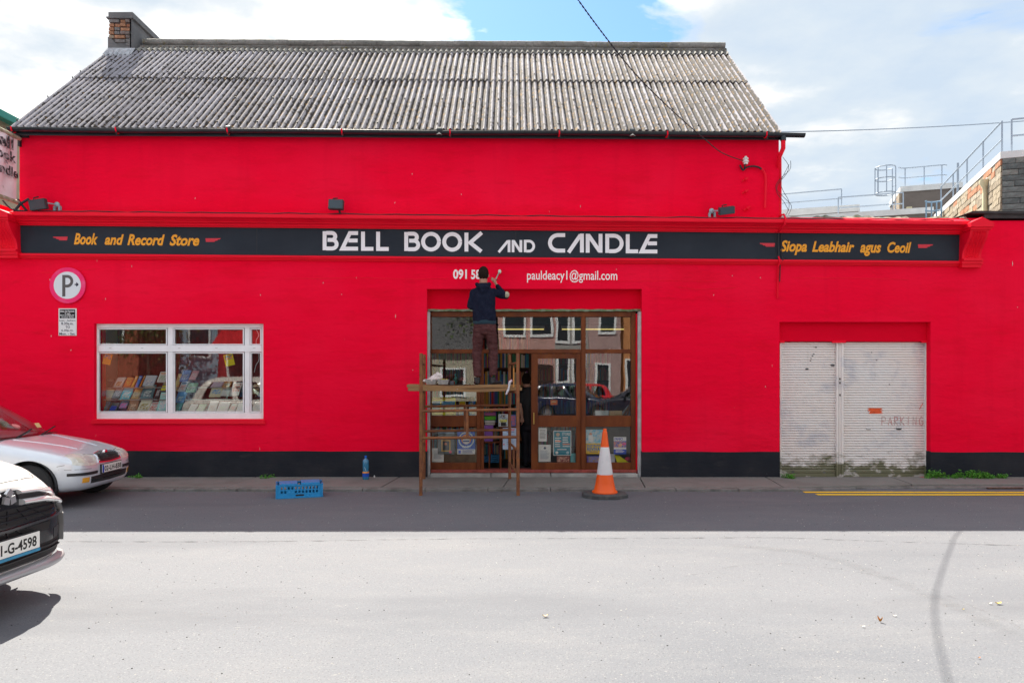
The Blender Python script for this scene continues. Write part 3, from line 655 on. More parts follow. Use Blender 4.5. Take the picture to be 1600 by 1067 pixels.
# ================================================================ roller shutters
MB().box(sx0, sx1, 0.10, 0.34, PZ(533.4, 0.10), sz1+0.02).build('shutter_box', M['lintel'], shop, bevel=0.004)
for a, b in ((1219, 1226), (1301, 1322), (1440, 1452)): wbox(MB(), a, b, 532.4, 535.6, 0.086, 0.12).build('shutter_bracket', M['redtrim'], shop)
def add_moss(m):
    nt = m.node_tree; b = nt.nodes['Principled BSDF']; src = b.inputs['Base Color'].links[0].from_socket
    g = nd(nt, 'ShaderNodeNewGeometry'); sp = nd(nt, 'ShaderNodeSeparateXYZ'); lk(nt, g.outputs['Position'], sp.inputs[0])
    n = nd(nt, 'ShaderNodeTexNoise', Scale=4.5, Detail=7.0, Roughness=0.65); mp = nd(nt, 'ShaderNodeMapping'); mp.inputs[3].default_value = (1, 1, 1.6); lk(nt, g.outputs['Position'], mp.inputs[0]); lk(nt, mp.outputs[0], n.inputs['Vector'])
    h = nd(nt, 'ShaderNodeMapRange'); lk(nt, sp.outputs[2], h.inputs[0]); h.inputs[1].default_value = 0.04; h.inputs[2].default_value = 0.62; h.inputs[3].default_value = 0.27; h.inputs[4].default_value = -0.22
    f = mth(nt, 'ADD', n.outputs[0], h.outputs[0])
    c = mixc(nt, mth(nt, 'MULTIPLY', ramp(nt, f, [(0.50, 0.0), (0.58, 1.0)]), 0.55), src, (0.24, 0.22, 0.17))
    h2 = nd(nt, 'ShaderNodeMapRange'); lk(nt, sp.outputs[2], h2.inputs[0]); h2.inputs[1].default_value = 0.18; h2.inputs[2].default_value = 0.50; h2.inputs[3].default_value = 0.13; h2.inputs[4].default_value = -0.25
    f2 = mth(nt, 'ADD', n.outputs[0], h2.outputs[0])
    c = mixc(nt, mth(nt, 'MULTIPLY', ramp(nt, f2, [(0.54, 0.0), (0.61, 1.0)]), 0.85), c, (0.095, 0.10, 0.035))
    lk(nt, c, b.inputs['Base Color'])
add_moss(M['shutter'])
def rshutter(a, b, name):
    y = 0.165; x0, x1 = PX(a, y), PX(b, y); zt, z0 = PZ(534.5, y), 0.035; n = 53; h = (zt-z0)/n
    base = MB().box(x0, x1, y-0.012, y+0.02, z0, z0+0.06).build(name, M['shutter'], shop)
    mb = MB()
    for i in range(1, n):
        z = z0+i*h + (0.018 if i == 1 else 0)
        prof = [(0.010, 0.0), (-0.004, 0.004), (-0.009, h*0.3), (-0.009, h*0.55), (-0.004, h*0.86), (0.010, h*0.93)]
        mb.sweepx([(y+p, q) for p, q in prof], x0, x1, lambda x, z=z: z, cap=False, n=1)
    mb.box(x0, x1, y+0.012, y+0.03, z0, zt)
    tag(mb.build('slats', M['shutter'], base), kind='stuff')
    return base
sh1 = rshutter(1220.5, 1307.5, 'roller_shutter'); sh2 = rshutter(1318, 1447.5, 'roller_shutter')
for a, b in ((1218.6, 1221.4), (1307, 1310.4), (1310.8, 1314.6), (1315, 1318.4), (1446.8, 1452.2)):
    wbox(MB(), a, b, 534.8, 748, 0.12 if b != 1314.6 else 0.135, 0.17).build('guide_rail', M['shutter'], shop, bevel=0.003)
for py in (592, 598, 617): wbox(MB(), 1311.8, 1313.4, py-1.6, py+1.6, 0.128, 0.136).build('lock_bolt', M['black'], shop)
for px in (1357.6, 1405): wbox(MB(), px-3.5, px+3.5, 669, 670.8, 0.140, 0.160).build('handle', M['greymetal'] if px < 1400 else M['black'], sh2)
# marks on the shutter faces
mb = MB(); random.seed(3)
for i in range(9):
    a, b = 1356+random.uniform(-1.5, 3), 1380+random.uniform(-3, 1); y = 637.5+i*0.95
    mb.add([(PX(a,0.15), 0.1535, PZ(y+1.1,0.15)), (PX(b-2,0.15), 0.1535, PZ(y+1.0,0.15)), (PX(b,0.15), 0.1535, PZ(y,0.15)), (PX(a+2,0.15), 0.1535, PZ(y+0.05,0.15))], [(0,1,2,3)])
mb.build('orange_paint_smear', M['orangespray'], sh2, fix=False)
mb = MB(); ribbon(mb, [(PX(1437,0.15), PZ(639,0.15)), (PX(1442,0.15), PZ(630,0.15))], 0.010, 0.1535); mb.build('orange_paint_smear', M['orangespray'], sh2, fix=False)
def scrawl(s, px0, px1, yt, yb, y, mat, par, w=0.010):
    F_ = {'P': [[(0,0),(0,1),(0.7,0.95),(0.8,0.7),(0.7,0.5),(0,0.45)]], 'A': [[(0,0),(0.45,1),(0.9,0)],[(0.2,0.35),(0.7,0.38)]], 'R': [[(0,0),(0.05,1),(0.7,0.95),(0.75,0.65),(0.05,0.5),(0.8,0)]],
          'K': [[(0,0),(0,1)],[(0.8,1),(0.05,0.5),(0.85,0)]], 'I': [[(0.3,0),(0.35,1)]], 'N': [[(0,0),(0,1),(0.7,0),(0.7,1)]], 'G': [[(0.8,0.85),(0.4,1),(0,0.6),(0.1,0.1),(0.5,0),(0.85,0.15),(0.8,0.45),(0.45,0.45)]]}
    mb = MB(); n = len(s); k = 0
    for i, c in enumerate(s):
        for st in F_[c]:
            k += 1; ribbon(mb, [(PX(px0+(px1-px0)*(i+p[0]*0.72)/n, y), PZ(yb-(yb-yt)*p[1], y)) for p in st], w, y-0.0003*k)
    return mb.build('scrawled_lettering', mat, par, fix=False)
scrawl('PARKING', 1378, 1446, 651, 664, 0.1535, M['graff'], sh2)
mb = MB()
for (px, py, r) in [(1261,576.5,2.2),(1266.5,563.5,1.1),(1267.5,560,1.0),(1269.5,556,1.2),(1271.5,553,1.2),(1275,542.5,1.6),(1301,570.5,2.8),(1390,600.5,1.0),(1370,562.5,1.1),(1362,550.5,1.0),(1336.5,736,1.2),(1239,737,1.8),(1288,738,1.8)]:
    c = (PX(px,0.15), PZ(py,0.15)); rr = r/97; mb.add([(c[0]+rr*1.3*math.cos(a*math.pi/4), 0.1535, c[1]+rr*0.7*math.sin(a*math.pi/4)) for a in range(8)], [tuple(range(8))])
tag(mb.build('paint_spots', paint((0.10,0.10,0.11)), sh1, fix=False), kind='stuff')

# ================================================================ roof of corrugated fibre cement sheets
def sheet_material():
    m = bpy.data.materials.new('weathered_shaded_fibre_cement'); m.use_nodes = True; nt = m.node_tree; b = nt.nodes['Principled BSDF']
    b.inputs['Roughness'].default_value = 0.85; b.inputs['Specular IOR Level'].default_value = 0.3
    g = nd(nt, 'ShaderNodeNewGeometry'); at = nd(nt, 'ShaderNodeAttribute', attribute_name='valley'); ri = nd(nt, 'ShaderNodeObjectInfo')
    def nz(sc, dt=5.0, st=(1,1,1)):
        mp = nd(nt, 'ShaderNodeMapping'); mp.inputs[3].default_value = st; lk(nt, g.outputs['Position'], mp.inputs[0])
        n = nd(nt, 'ShaderNodeTexNoise', Scale=sc, Detail=dt, Roughness=0.62); lk(nt, mp.outputs[0], n.inputs['Vector']); return n.outputs[0]
    base = mixc(nt, ramp(nt, nz(2.2), [(0.35, 0), (0.7, 1)]), (0.37, 0.362, 0.415), (0.235, 0.230, 0.26))
    base = mixc(nt, mth(nt, 'MULTIPLY', ri.outputs['Random'], 0.45), base, (0.22, 0.205, 0.21))
    base = mixc(nt, mth(nt, 'MULTIPLY', ramp(nt, nz(60), [(0.5, 0), (0.62, 1)]), 0.35), base, (0.16, 0.15, 0.145))
    base = mixc(nt, mth(nt, 'MULTIPLY', mth(nt, 'POWER', at.outputs['Fac'], 1.6, clamp=True), 0.62), base, (0.105, 0.092, 0.088))  # valleys darkened in the colour to deepen their shade, along with settled dirt
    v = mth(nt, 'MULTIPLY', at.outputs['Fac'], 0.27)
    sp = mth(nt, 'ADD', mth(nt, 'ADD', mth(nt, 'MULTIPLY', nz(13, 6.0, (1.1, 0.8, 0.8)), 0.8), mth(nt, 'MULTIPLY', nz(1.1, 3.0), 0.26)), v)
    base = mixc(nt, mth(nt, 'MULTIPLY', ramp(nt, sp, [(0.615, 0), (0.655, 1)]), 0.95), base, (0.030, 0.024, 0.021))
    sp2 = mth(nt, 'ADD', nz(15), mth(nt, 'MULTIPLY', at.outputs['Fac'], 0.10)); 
    base = mixc(nt, mth(nt, 'MULTIPLY', ramp(nt, sp2, [(0.66, 0), (0.70, 1)]), 0.8), base, (0.24, 0.13, 0.025))
    lk(nt, base, b.inputs['Base Color'])
    bp = nd(nt, 'ShaderNodeBump', Strength=0.7, Distance=0.008); lk(nt, nz(70), bp.inputs['Height']); lk(nt, bp.outputs[0], b.inputs['Normal'])
    return m
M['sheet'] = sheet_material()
M['ridge'] = layered('lichened_ridge_cap', (0.25, 0.245, 0.235), [('noise', 5, (0.5,1,1), 0.4, 0.65, (0.14, 0.14, 0.13), 0.9), ('noise', 16, U, 0.55, 0.68, (0.42, 0.41, 0.37), 0.5), ('noise', 9, U, 0.60, 0.70, (0.20, 0.17, 0.03), 0.8), ('noise', 26, U, 0.58, 0.66, (0.05, 0.05, 0.045), 0.8)], rough=0.9, coords='World', bump=[(40, U, 0.6, 0.01)])
SLD_ = Vector((0, RY-EY, zR-zE)); SLEN = SLD_.length; SU = SLD_.normalized(); SN = Vector((0, -SU.z, SU.y))
rxa, rxb = PX(17, EY), PX(1226, EY); WP = 0.1075; AMP = 0.023
def roof_pt(x, t, h, back=False):
    p = Vector((x, EY, zE - TILT*x)) + SU*(t*SLEN) + SN*h
    if back: p.y = 2*RY - p.y
    return p
def sheet(x0, nw, t0, t1, lift, phase, back=False, parent=None, sag=0.0, name='roof_sheet', mat=None):
    k = nw*8; rows_t, rows_b, val = [], [], []
    nt_ = 8
    for i in range(nt_+1):
        t = t0+(t1-t0)*i/nt_; rt, rb = [], []
        for j in range(k+1):
            x = x0+j*WP/8; c = math.cos(2*math.pi*(j/8)+phase)
            h = AMP*c + lift*(1-i/nt_) + sag*math.sin(math.pi*i/nt_)
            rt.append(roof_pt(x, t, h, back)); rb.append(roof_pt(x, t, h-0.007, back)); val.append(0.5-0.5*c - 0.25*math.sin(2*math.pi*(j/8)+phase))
        rows_t.append(rt); rows_b.append(rb)
    mb = MB().grid(rows_t); mb.grid([r[::-1] for r in rows_b]); mb.grid([rows_b[0], rows_t[0]]); 
    mb.grid([[r[0] for r in rows_t], [r[0] for r in rows_b]]); mb.grid([[r[-1] for r in rows_b], [r[-1] for r in rows_t]])
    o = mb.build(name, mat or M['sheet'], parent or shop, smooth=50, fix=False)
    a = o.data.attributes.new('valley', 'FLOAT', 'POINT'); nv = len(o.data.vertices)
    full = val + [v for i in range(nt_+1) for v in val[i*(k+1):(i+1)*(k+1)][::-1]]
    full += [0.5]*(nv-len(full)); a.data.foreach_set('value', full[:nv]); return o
random.seed(11)
total = int(round((rxb-rxa)/WP)); nw = 7; x = rxa; i = 0
while x < rxb-0.2:
    w = min(nw, int(round((rxb-x)/WP)))
    j1, j2 = random.uniform(-0.003, 0.006), random.uniform(-0.003, 0.006)
    sag = -0.02*math.sin(math.pi*(x-rxa)/(rxb-rxa))
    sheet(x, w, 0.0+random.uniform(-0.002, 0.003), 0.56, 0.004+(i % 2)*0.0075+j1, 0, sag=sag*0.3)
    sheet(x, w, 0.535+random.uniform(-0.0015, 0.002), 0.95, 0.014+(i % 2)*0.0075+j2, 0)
    x += w*WP; i += 1
mb = MB(); random.seed(19)
for t_ in (0.05, 0.30, 0.52, 0.60, 0.86):
    for k_ in range(0, total, 3):
        if random.random() < 0.9:
            q_ = roof_pt(rxa+(k_+(0 if t_ > 0.2 else 0))*WP, t_+random.uniform(-0.004, 0.004), AMP+0.020); mb.tube([q_-SN*0.02, q_+SN*0.012], 0.011, 5)
tag(mb.build('roof_bolts', paint((0.05,0.04,0.04)), shop), kind='stuff')
# back slope: the same sheets, longer
x = rxa; i = 0
while x < rxb-0.2:
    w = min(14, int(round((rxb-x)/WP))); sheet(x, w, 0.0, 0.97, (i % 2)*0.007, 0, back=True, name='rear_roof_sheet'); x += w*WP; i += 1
# ridge caps: corrugated flange and smooth roll, in lengths
x = PX(246, RY)-0.0; chx0, chx1 = PX(168, 2.65), PX(205, 2.65)
x = rxa; i = 0
while x < rxb-0.1:
    w = min(8, int(round((rxb-x)/WP)))
    if x+w*WP > chx1+0.05:
        xs0 = max(x, chx1+0.02); kk = int((xs0-rxa)/WP)+ (0 if xs0 == x else 1); xs0 = rxa+kk*WP; w2 = int(round((x+w*WP-xs0)/WP))
        if w2 > 0:
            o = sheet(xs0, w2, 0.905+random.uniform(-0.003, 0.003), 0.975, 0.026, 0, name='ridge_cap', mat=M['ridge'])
            rows = []; dz = random.uniform(-0.004, 0.006)
            for a in range(9):
                an = math.radians(-70+a*(250/8)); 
                yy = RY - 0.085*math.cos(an); zz_ = zR+0.052+dz + 0.068*math.sin(an)
                rows.append([(xs0-0.01+(w2*WP+0.02)*q/6, yy, zz_-TILT*(xs0+w2*WP*q/6)+0.003*math.sin(q*2.1+i)) for q in range(7)])
            for r_ in (rows[0],): pass
            top = [[roof_pt(xs0-0.01+(w2*WP+0.02)*q/6, 0.955, -0.03) for q in range(7)], [roof_pt(xs0-0.01+(w2*WP+0.02)*q/6, 0.958, 0.05) for q in range(7)]] + rows
            MB().grid(top).grid([[r[0] for r in top], [(r[0][0], RY, zR) for r in top]]).grid([[(r[-1][0], RY, zR) for r in top], [r[-1] for r in top]]).build('ridge_roll', M['ridge'], o, smooth=45, fix=False)
    x += w*WP; i += 1
# chimney: rendered stack, oversailing cap, patch of bare brick
cy0, cy1 = 2.62, 3.98; zc0 = PZ(82, 2.62)-0.25; zc1 = PZ(30, cy0)
ca, cb = PX(168.5, cy0), PX(205.5, cy0)
mb = MB(); 
# front face left open where the bricks show: render slab with ragged outline pieces
ch = MB().box(ca+0.03, cb-0.03, cy0+0.035, cy1, zc0, zc1)
ch.box(cb-0.03, cb, cy0+0.0, cy1, zc0, zc1)
bl, br_, bb, bt = PX(171, cy0), PX(204, cy0), PZ(73, cy0), PZ(30.5, cy0)
def cq(pts): ch.prism([(PX(a, cy0), PZ(b, cy0)) for a, b in pts], cy0, cy0+0.04)
cq([(168.5,98),(205,98),(205,68),(196,74),(187,73.5),(179,67),(174,60),(168.5,58)])
cq([(205,68),(205,30),(203.6,30),(202.6,42),(203.8,52),(202,60),(200,66),(196,74)])
chim = ch.build('chimney', M['render'], shop)
MB().box(ca-0.02, cb+0.05, cy0-0.035, cy1+0.04, zc1, zc1+0.035).build('cap_course', M['render'], chim, bevel=0.01)
MB().box(ca+0.01, cb+0.03, cy0-0.01, cy1+0.02, zc1+0.035, zc1+0.135).build('cap', M['render'], chim, bevel=0.012)
brk = [pbr('old_brick_%d' % k, c, 0.9, var=0.4, vscale=14, bump=0.6, bscale=40) for k, c in enumerate([(0.32,0.13,0.07),(0.38,0.19,0.11),(0.19,0.15,0.14),(0.34,0.27,0.20),(0.20,0.19,0.19)])]
random.seed(5); z = zc1-0.075; r = 0
shared = {}
while z > PZ(75, cy0):
    x = ca+0.02 - (0.11 if r % 2 else 0)
    while x < cb-0.035:
        l = random.choice((0.105, 0.105, 0.21)); xa, xb = max(x, ca+0.012), min(x+l, cb-0.032)
        pxc = (xa+xb)/2/(D+cy0)*F+CX; pyc = HZ-(z-EYE)*F/(D+cy0)
        if xb-xa > 0.04 and pyc < 58+ (pxc-170)*0.35 + 6:
            y = cy0-0.004+random.uniform(-0.022, 0.024); z += random.uniform(-0.004, 0.004)
            MB().box(xa+0.004, xb-0.005, y, cy0+0.06, z+0.005, z+0.064).build('brick', random.choice(brk), chim, bevel=0.006)
        x += l+0.008
    z -= 0.076; r += 1
# bare bricks on the side face
for k in range(5):
    for j in range(2):
        if (k+j) % 3 == 2: continue
        y = cy0+0.78+j*0.20+(k % 2)*0.06; z = zc1-0.09-k*0.076
        MB().box(cb-0.02, cb+0.006+random.uniform(0, 0.006), y, y+0.19, z+0.005, z+0.064).build('brick', random.choice(brk), chim, bevel=0.006)
# lead flashing at the chimney foot
mb = MB(); rows = [[], []]
for i in range(41):
    x = ca-0.02+(cb-ca+0.10)*i/40; t0 = (cy0-EY)/(RY-EY)
    rows[0].append(roof_pt(x, t0-0.045-0.01*math.sin(i*1.9), AMP*math.cos(2*math.pi*(x-rxa)/WP)+0.018)); rows[1].append(Vector((x, cy0-0.006, roofz(cy0)+0.10-TILT*x)))
mb.grid(rows).build('flashing', pbr('cement_flashing', (0.42,0.44,0.48), 0.7, var=0.3, vscale=12), shop)
# gutter with brackets
gy = EY-0.03; ga, gb = PX(15, gy), PX(1256, gy); rows = []
for a in range(9):
    an = math.pi + math.pi*a/8; y = gy-0.02+0.058*math.cos(an); z = 0.052*math.sin(an)
    rows.append([(x, y, PZ(207, gy)-TILT*1.1*x+z - (0.02*max(0, x-4.3)) + 0.006*math.sin(x*1.3)) for x in [ga+(gb-ga)*q/40 for q in range(41)]])
inner = [[(x, y+(0.004 if y < gy-0.02 else -0.004), z+0.004) for x, y, z in r] for r in rows]
mb = MB().grid(rows).grid([r[::-1] for r in inner]).grid([inner[0], rows[0]]).grid([rows[-1], inner[-1]])
mb.grid([[r[-1] for r in rows], [r[-1] for r in inner]])
gut = mb.build('gutter', M['gutter'], shop, smooth=50, fix=False)
mb = MB().sweepx([(gy+0.045, -0.10), (gy+0.06, -0.10), (gy+0.06, 0.03), (gy+0.045, 0.03)], ga, PX(1222, gy), lambda x: PZ(205, gy)-TILT*x, n=8).build('fascia_strip', M['gutter'], shop)
for px, col in [(22,1),(184,1),(357,1),(535,1),(703,1),(873,1),(1041,1),(1195,1)]:
    x = PX(px, gy); z = PZ(207, gy)-TILT*1.1*x; mb = MB()
    mb.tube([(x, gy+0.05, z-0.02), (x, gy+0.02, z-0.056), (x+0.004, gy-0.03, z-0.066), (x+0.008, gy-0.075, z-0.04), (x+0.004, gy-0.085, z+0.012)], (0.011), 6).build('gutter_bracket', M['redtrim'], gut)
    MB().box(x+0.012, x+0.022, gy-0.07, gy-0.05, z-0.10, z-0.055).build('gutter_bracket', M['black'], gut)
for px in (358, 687, 987):
    x = PX(px, gy); z = PZ(207, gy)-TILT*1.1*x
    MB().tube([(x-0.035, gy-0.02, z), (x+0.035, gy-0.02, z)], 0.064, 14).build('gutter_joint', M['gutter'], gut)
    if px > 400: MB().add([(x-0.05, gy-0.09, z-0.075),(x, gy-0.09, z-0.035),(x+0.05, gy-0.09, z-0.08),(x+0.01, gy-0.09, z-0.06)], [(0,1,2,3)]).build('dropping_stain', paint((0.45,0.45,0.42)), gut)
# downpipe: black outlet, red swan neck, along the corner, over the cornice
xo = PX(1223, gy); zo = PZ(209, gy)
MB().tube([(xo, gy-0.02, zo-0.02), (xo, gy-0.02, zo-0.12)], 0.045, 12).build('outlet', M['gutter'], gut, smooth=True)
dp = MB().tube([(xo, gy-0.02, zo-0.11), (xo, gy-0.02, zo-0.24), (xo-0.04, gy+0.04, zo-0.36), (PX(1219.5), 0.05, zo-0.52), (PX(1219.5), 0.05, PZ(338))], 0.036, 12).build('downpipe', M['redtrim'], shop, smooth=50)
xx = PX(1217.5)
MB().tube([(xx, -0.02, PZ(338)), (xx, -0.2, PZ(339.5)), (xx, -0.275, PZ(342, -0.27)), (xx-0.01, -0.275, PZ(350, -0.27)), (xx-0.03, -0.18, PZ(357, -0.17)), (xx-0.03, -0.06, PZ(363, -0.06))], 0.015, 8).build('conduit', M['redtrim'], shop, smooth=60)
MB().tube([(xx-0.03, -0.06, PZ(362.5, -0.06)), (xx-0.035, -0.045, PZ(380)), (xx-0.03, -0.05, PZ(402.5))], 0.010, 8).build('conduit', M['cable'], shop, smooth=60)
MB().tube([(xx-0.03, -0.05, PZ(402)),
           (xx-0.03, -0.10, PZ(406, -0.1)), (xx-0.03, -0.09, PZ(412)), (xx-0.03, -0.03, PZ(418)), (xx-0.035, -0.02, PZ(466))], 0.013, 8).build('conduit', M['redtrim'], shop, smooth=60)
MB().tube([(xx+0.03, -0.03, PZ(362)), (xx+0.02, -0.028, PZ(380)), (xx+0.03, -0.03, PZ(401)), (xx+0.03, -0.10, PZ(405,-0.1)), (xx+0.01, -0.02, PZ(413)), (xx, -0.02, PZ(440))], 0.008, 6).build('conduit', M['cable'], shop, smooth=60)
for k, r_ in enumerate((0.10, 0.13, 0.07)):
    pts = [(PX(1222+k*2)+r_*math.sin(t*1.3+k), -0.02, PZ(246+k*6+t*14)) for t in range(7)]
    MB().tube(smooth_pts(pts, 4), 0.004, 5).build('loose_wire', M['cable'], shop, smooth=True)

# ================================================================ annex roof edge and parapet to the right
ax0, ax1 = PX(1219), PX(1512)
mb = MB(); rows = []
random.seed(2)
for j in range(5):
    y = [-0.06, 0.05, 0.3, 0.7, 1.2][j]; row = []
    for i in range(91):
        x = ax0+(ax1-ax0)*i/90; z = PZ(338.6, 0)-SLU*x + 0.04 + (0.0 if j == 0 else 0.02+0.05*noise.noise(Vector((x*3, y*5, 2)))+0.035*noise.noise(Vector((x*11, y*9, 5))))
        row.append((x, y, z if j else z-0.07))
    rows.append(row)
mb.grid(rows).build('annex_roof', layered('mossy_roof_felt', (0.22, 0.21, 0.18), [('noise', 12, U, 0.45, 0.6, (0.07, 0.09, 0.05), 0.9), ('noise', 25, U, 0.6, 0.7, (0.35, 0.33, 0.28), 0.8), ('noise', 7, U, 0.6, 0.7, (0.10, 0.16, 0.03), 0.6)], rough=0.95, coords='World'), shop, smooth=True)
pts = [Vector((ax0+(ax1-ax0)*i/30, -0.12+0.02*math.sin(i), PZ(341.5, -0.12)-SLU*(ax0+(ax1-ax0)*i/30)+0.02*math.sin(i*1.1)+0.012)) for i in range(31)]
MB().tube(pts, 0.009, 6).build('roof_cable', M['cable'], shop, smooth=True)
MB().box(PX(1540), PX(1850), 0.0, 0.34, PZ(345), PZ(335.5)).build('parapet', M['red'], shop)
mb = MB(); mb.add([(PX(1512,-0.08),-0.08,PZ(333,-0.08)),(PX(1850),-0.08,PZ(338,-0.08)),(PX(1850),-0.08,PZ(331,-0.08)),(PX(1521,-0.08),-0.08,PZ(329.5,-0.08)),
                   (PX(1512,-0.08),0.42,PZ(333,-0.08)),(PX(1850),0.42,PZ(338,-0.08)),(PX(1850),0.42,PZ(331,-0.08)),(PX(1521,-0.08),0.42,PZ(329.5,-0.08))], [(0,1,2,3),(7,6,5,4),(0,4,5,1),(1,5,6,2),(2,6,7,3),(3,7,4,0)])
mb.box(PX(1535), PX(1850), -0.05, 0.0, PZ(342), PZ(334)).build('coping', pbr('dark_felt_coping', (0.035,0.030,0.032), 0.8, var=0.4), shop)
MB().box(ax0, PX(1850), 3.0, 3.3, 0, PZ(345)).build('annex_rear_wall', M['render'], shop)
# insulator bracket with conduit loop and old fixing bolts
ix, iz = PX(1163), PZ(256)
MB().box(ix-0.03, ix+0.03, -0.03, 0.0, iz-0.09, iz+0.02).build('wall_plate', M['redtrim'], shop)
ins = MB().lathe([(0.0,-0.05),(0.035,-0.05),(0.035,-0.02),(0.05,-0.015),(0.05,0.0),(0.03,0.01),(0.03,0.02),(0.048,0.03),(0.04,0.05),(0.02,0.06),(0.02,0.075),(0.0,0.08)], (ix+0.0, -0.07, iz+0.02), 16).build('insulator', M['porc'], shop, smooth=60)
MB().tube([(ix-0.01, -0.07, iz-0.03), (ix-0.015, -0.06, iz-0.08), (ix-0.01, -0.03, iz-0.10)], 0.012, 6).build('insulator_pin', M['cable'], shop)
L = smooth_pts([P(a, b, -0.04) for a, b in [(1156,258),(1161,266),(1166,262),(1176,260),(1186,262),(1193,268),(1196,277),(1196,300),(1195,325)]], 4)
MB().tube(L[:20], 0.014, 6).build('service_cable', M['cable'], shop, smooth=True); MB().tube(L[18:], 0.017, 6).build('service_cable', M['redtrim'], shop, smooth=True)
for py in (281, 300, 326):
    c = P(1164+(3 if py == 326 else 0), py, -0.02); mb = MB().tube([c+Vector((0,0.02,0)), c+Vector((0,-0.06,0))], 0.018, 8)
    mb.tube([c+Vector((-0.05,-0.01,-0.03)), c+Vector((0.05,-0.02,0.03))], 0.013, 6); mb.build('old_fixing', M['redtrim'], shop, smooth=50)
# ================================================================ neighbours behind
def dirbox(name_list, pxr, pyt, dist, length, hcop, zbot, thick, ang, mat, parent, flip=False):
    """wall whose top corner is seen at (pxr, pyt) at distance dist, running away along heading ang (degrees from +X towards +Y)"""
    c = Vector(((pxr-CX)*dist/F, dist-D, EYE+(HZ-pyt)*dist/F)); a = math.radians(ang)
    u = Vector((math.cos(a), math.sin(a), 0)); n = Vector((-u.y, u.x, 0))
    if (n.y < 0) != flip: n = -n
    p0, p1 = c, c+u*length
    mid = (p0+p1)/2; mid.z = (zbot+c.z-hcop)/2
    MB().obox(mid+n*thick/2, u*length/2, n*thick/2, Vector((0,0,(c.z-hcop-zbot)/2))).build(name_list[0], mat, parent)
    m2 = (p0+p1)/2; m2.z = c.z-hcop/2
    MB().obox(m2+n*thick/2, u*(length/2+0.05), n*(thick/2+0.06), Vector((0,0,hcop/2))).build(name_list[1], M['capgrey'], parent)
    return c, u, n
def railing(parent, p0, p1, nposts, h=1.0, mid=0.5, gap=None):
    p0, p1 = Vector(p0), Vector(p1); r = 0.025
    for i in range(nposts+1):
        q = p0.lerp(p1, i/nposts); MB().tube([q, q+Vector((0,0,h))], r, 6).build('post', M['rail'], parent)
    for hh in (h, mid): MB().tube([p0+Vector((0,0,hh)), p1+Vector((0,0,hh))], r, 6).build('rail', M['rail'], parent)
stone_l = layered('warm_rubble_stone', (0.30, 0.25, 0.19), [('noise', 2.5, (1,1,4), 0.45, 0.6, (0.20, 0.165, 0.13), 0.9), ('noise', 3.1, (1,1,4), 0.60, 0.66, (0.42, 0.17, 0.08), 0.8)], rough=0.95, bump=[(5, (1,1,3), 0.8, 0.05)])
stone_d = layered('grey_block_stone', (0.19, 0.20, 0.19), [('noise', 3, (1,1,3), 0.4, 0.65, (0.11, 0.12, 0.12), 0.9), ('noise', 8, (1,1,2), 0.6, 0.7, (0.28, 0.28, 0.26), 0.7)], rough=0.95, bump=[(5, (1,1,3), 0.8, 0.05)])
brownwall = layered('brown_rendered_wall', (0.175, 0.15, 0.135), [('noise', 2, (1,1,1.5), 0.45, 0.7, (0.14, 0.12, 0.11), 0.8)], rough=0.95)
brickwall = layered('brown_brick_wall', (0.19, 0.16, 0.14), [('noise', 2.2, (1,1,4), 0.55, 0.64, (0.32, 0.17, 0.11), 0.8), ('noise', 4, (1,1,3), 0.5, 0.7, (0.14, 0.12, 0.11), 0.8)], rough=0.95, bump=[(6, (1,1,3), 0.6, 0.04)])
# stone building at the right edge: lit side wall, grey front
st = thing('stone_building', 'tall stone building with white coping and roof railing at the right edge', 'building', (13.3, 8, 0))
A = 19.0
c, u, n = dirbox(['wall', 'coping'], 1566, 238, 19.7, 9.0, 0.18, 0, 0.4, -A, stone_d, st)
cs, us, ns = dirbox(['side_wall', 'coping'], 1566, 238.3, 19.7, 11.0, 0.18, 0, 0.4, 90-A, stone_l, st, True)
def stone_blocks(c, u, nout, length, ztop, zbot, bh, mats, seedv, lmin, lmax, maxn):
    random.seed(seedv); z = ztop; k = 0; r = 0
    while z > zbot and k < maxn:
        s = -random.uniform(0, lmin); 
        while s < length and k < maxn:
            l = random.uniform(lmin, lmax); a, b = max(0, s), min(length, s+l-0.012)
            if b-a > 0.05:
                mid = c+u*((a+b)/2); mid.z = z-bh/2; pr = 0.03+random.uniform(0, 0.03)
                MB().obox(mid+nout*(pr/2), u*((b-a)/2), nout*(pr/2), Vector((0,0,bh/2-0.008))).build('stone', random.choice(mats), st); k += 1
            s += l
        z -= bh; r += 1
gm = [pbr('stone_block_%d' % i, q, 0.95, var=0.35, vscale=5, bump=0.6, bscale=9, bdist=0.05) for i, q in enumerate([(0.17,0.185,0.18),(0.12,0.135,0.135),(0.22,0.225,0.21)])]
wm = [pbr('warm_stone_%d' % i, q, 0.95, var=0.35, vscale=5, bump=0.6, bscale=9, bdist=0.05) for i, q in enumerate([(0.34,0.28,0.20),(0.27,0.22,0.16),(0.40,0.18,0.10),(0.36,0.31,0.24)])]
stone_blocks(c, u, -n, 2.2, c.z-0.18, 5.9, 0.155, gm, 4, 0.35, 0.75, 70)
nside = Vector((-us.y, us.x, 0));  nside = -nside if nside.x > 0 else nside
cc = Vector(cs); 
stone_blocks(cc, us, nside, 9.0, cs.z-0.18, 5.6, 0.17, wm, 6, 0.3, 0.8, 210)
railing(st, cs+us*0.5+Vector((0.15,0,0)), cs+us*7.8+Vector((0.15,0,0)), 4, 1.0, 0.5)
railing(st, c+u*0.3+n*0.3, c+u*3.6+n*0.3, 2, 0.95, 0.5)
pc = cs+us*1.2+nside*0.10
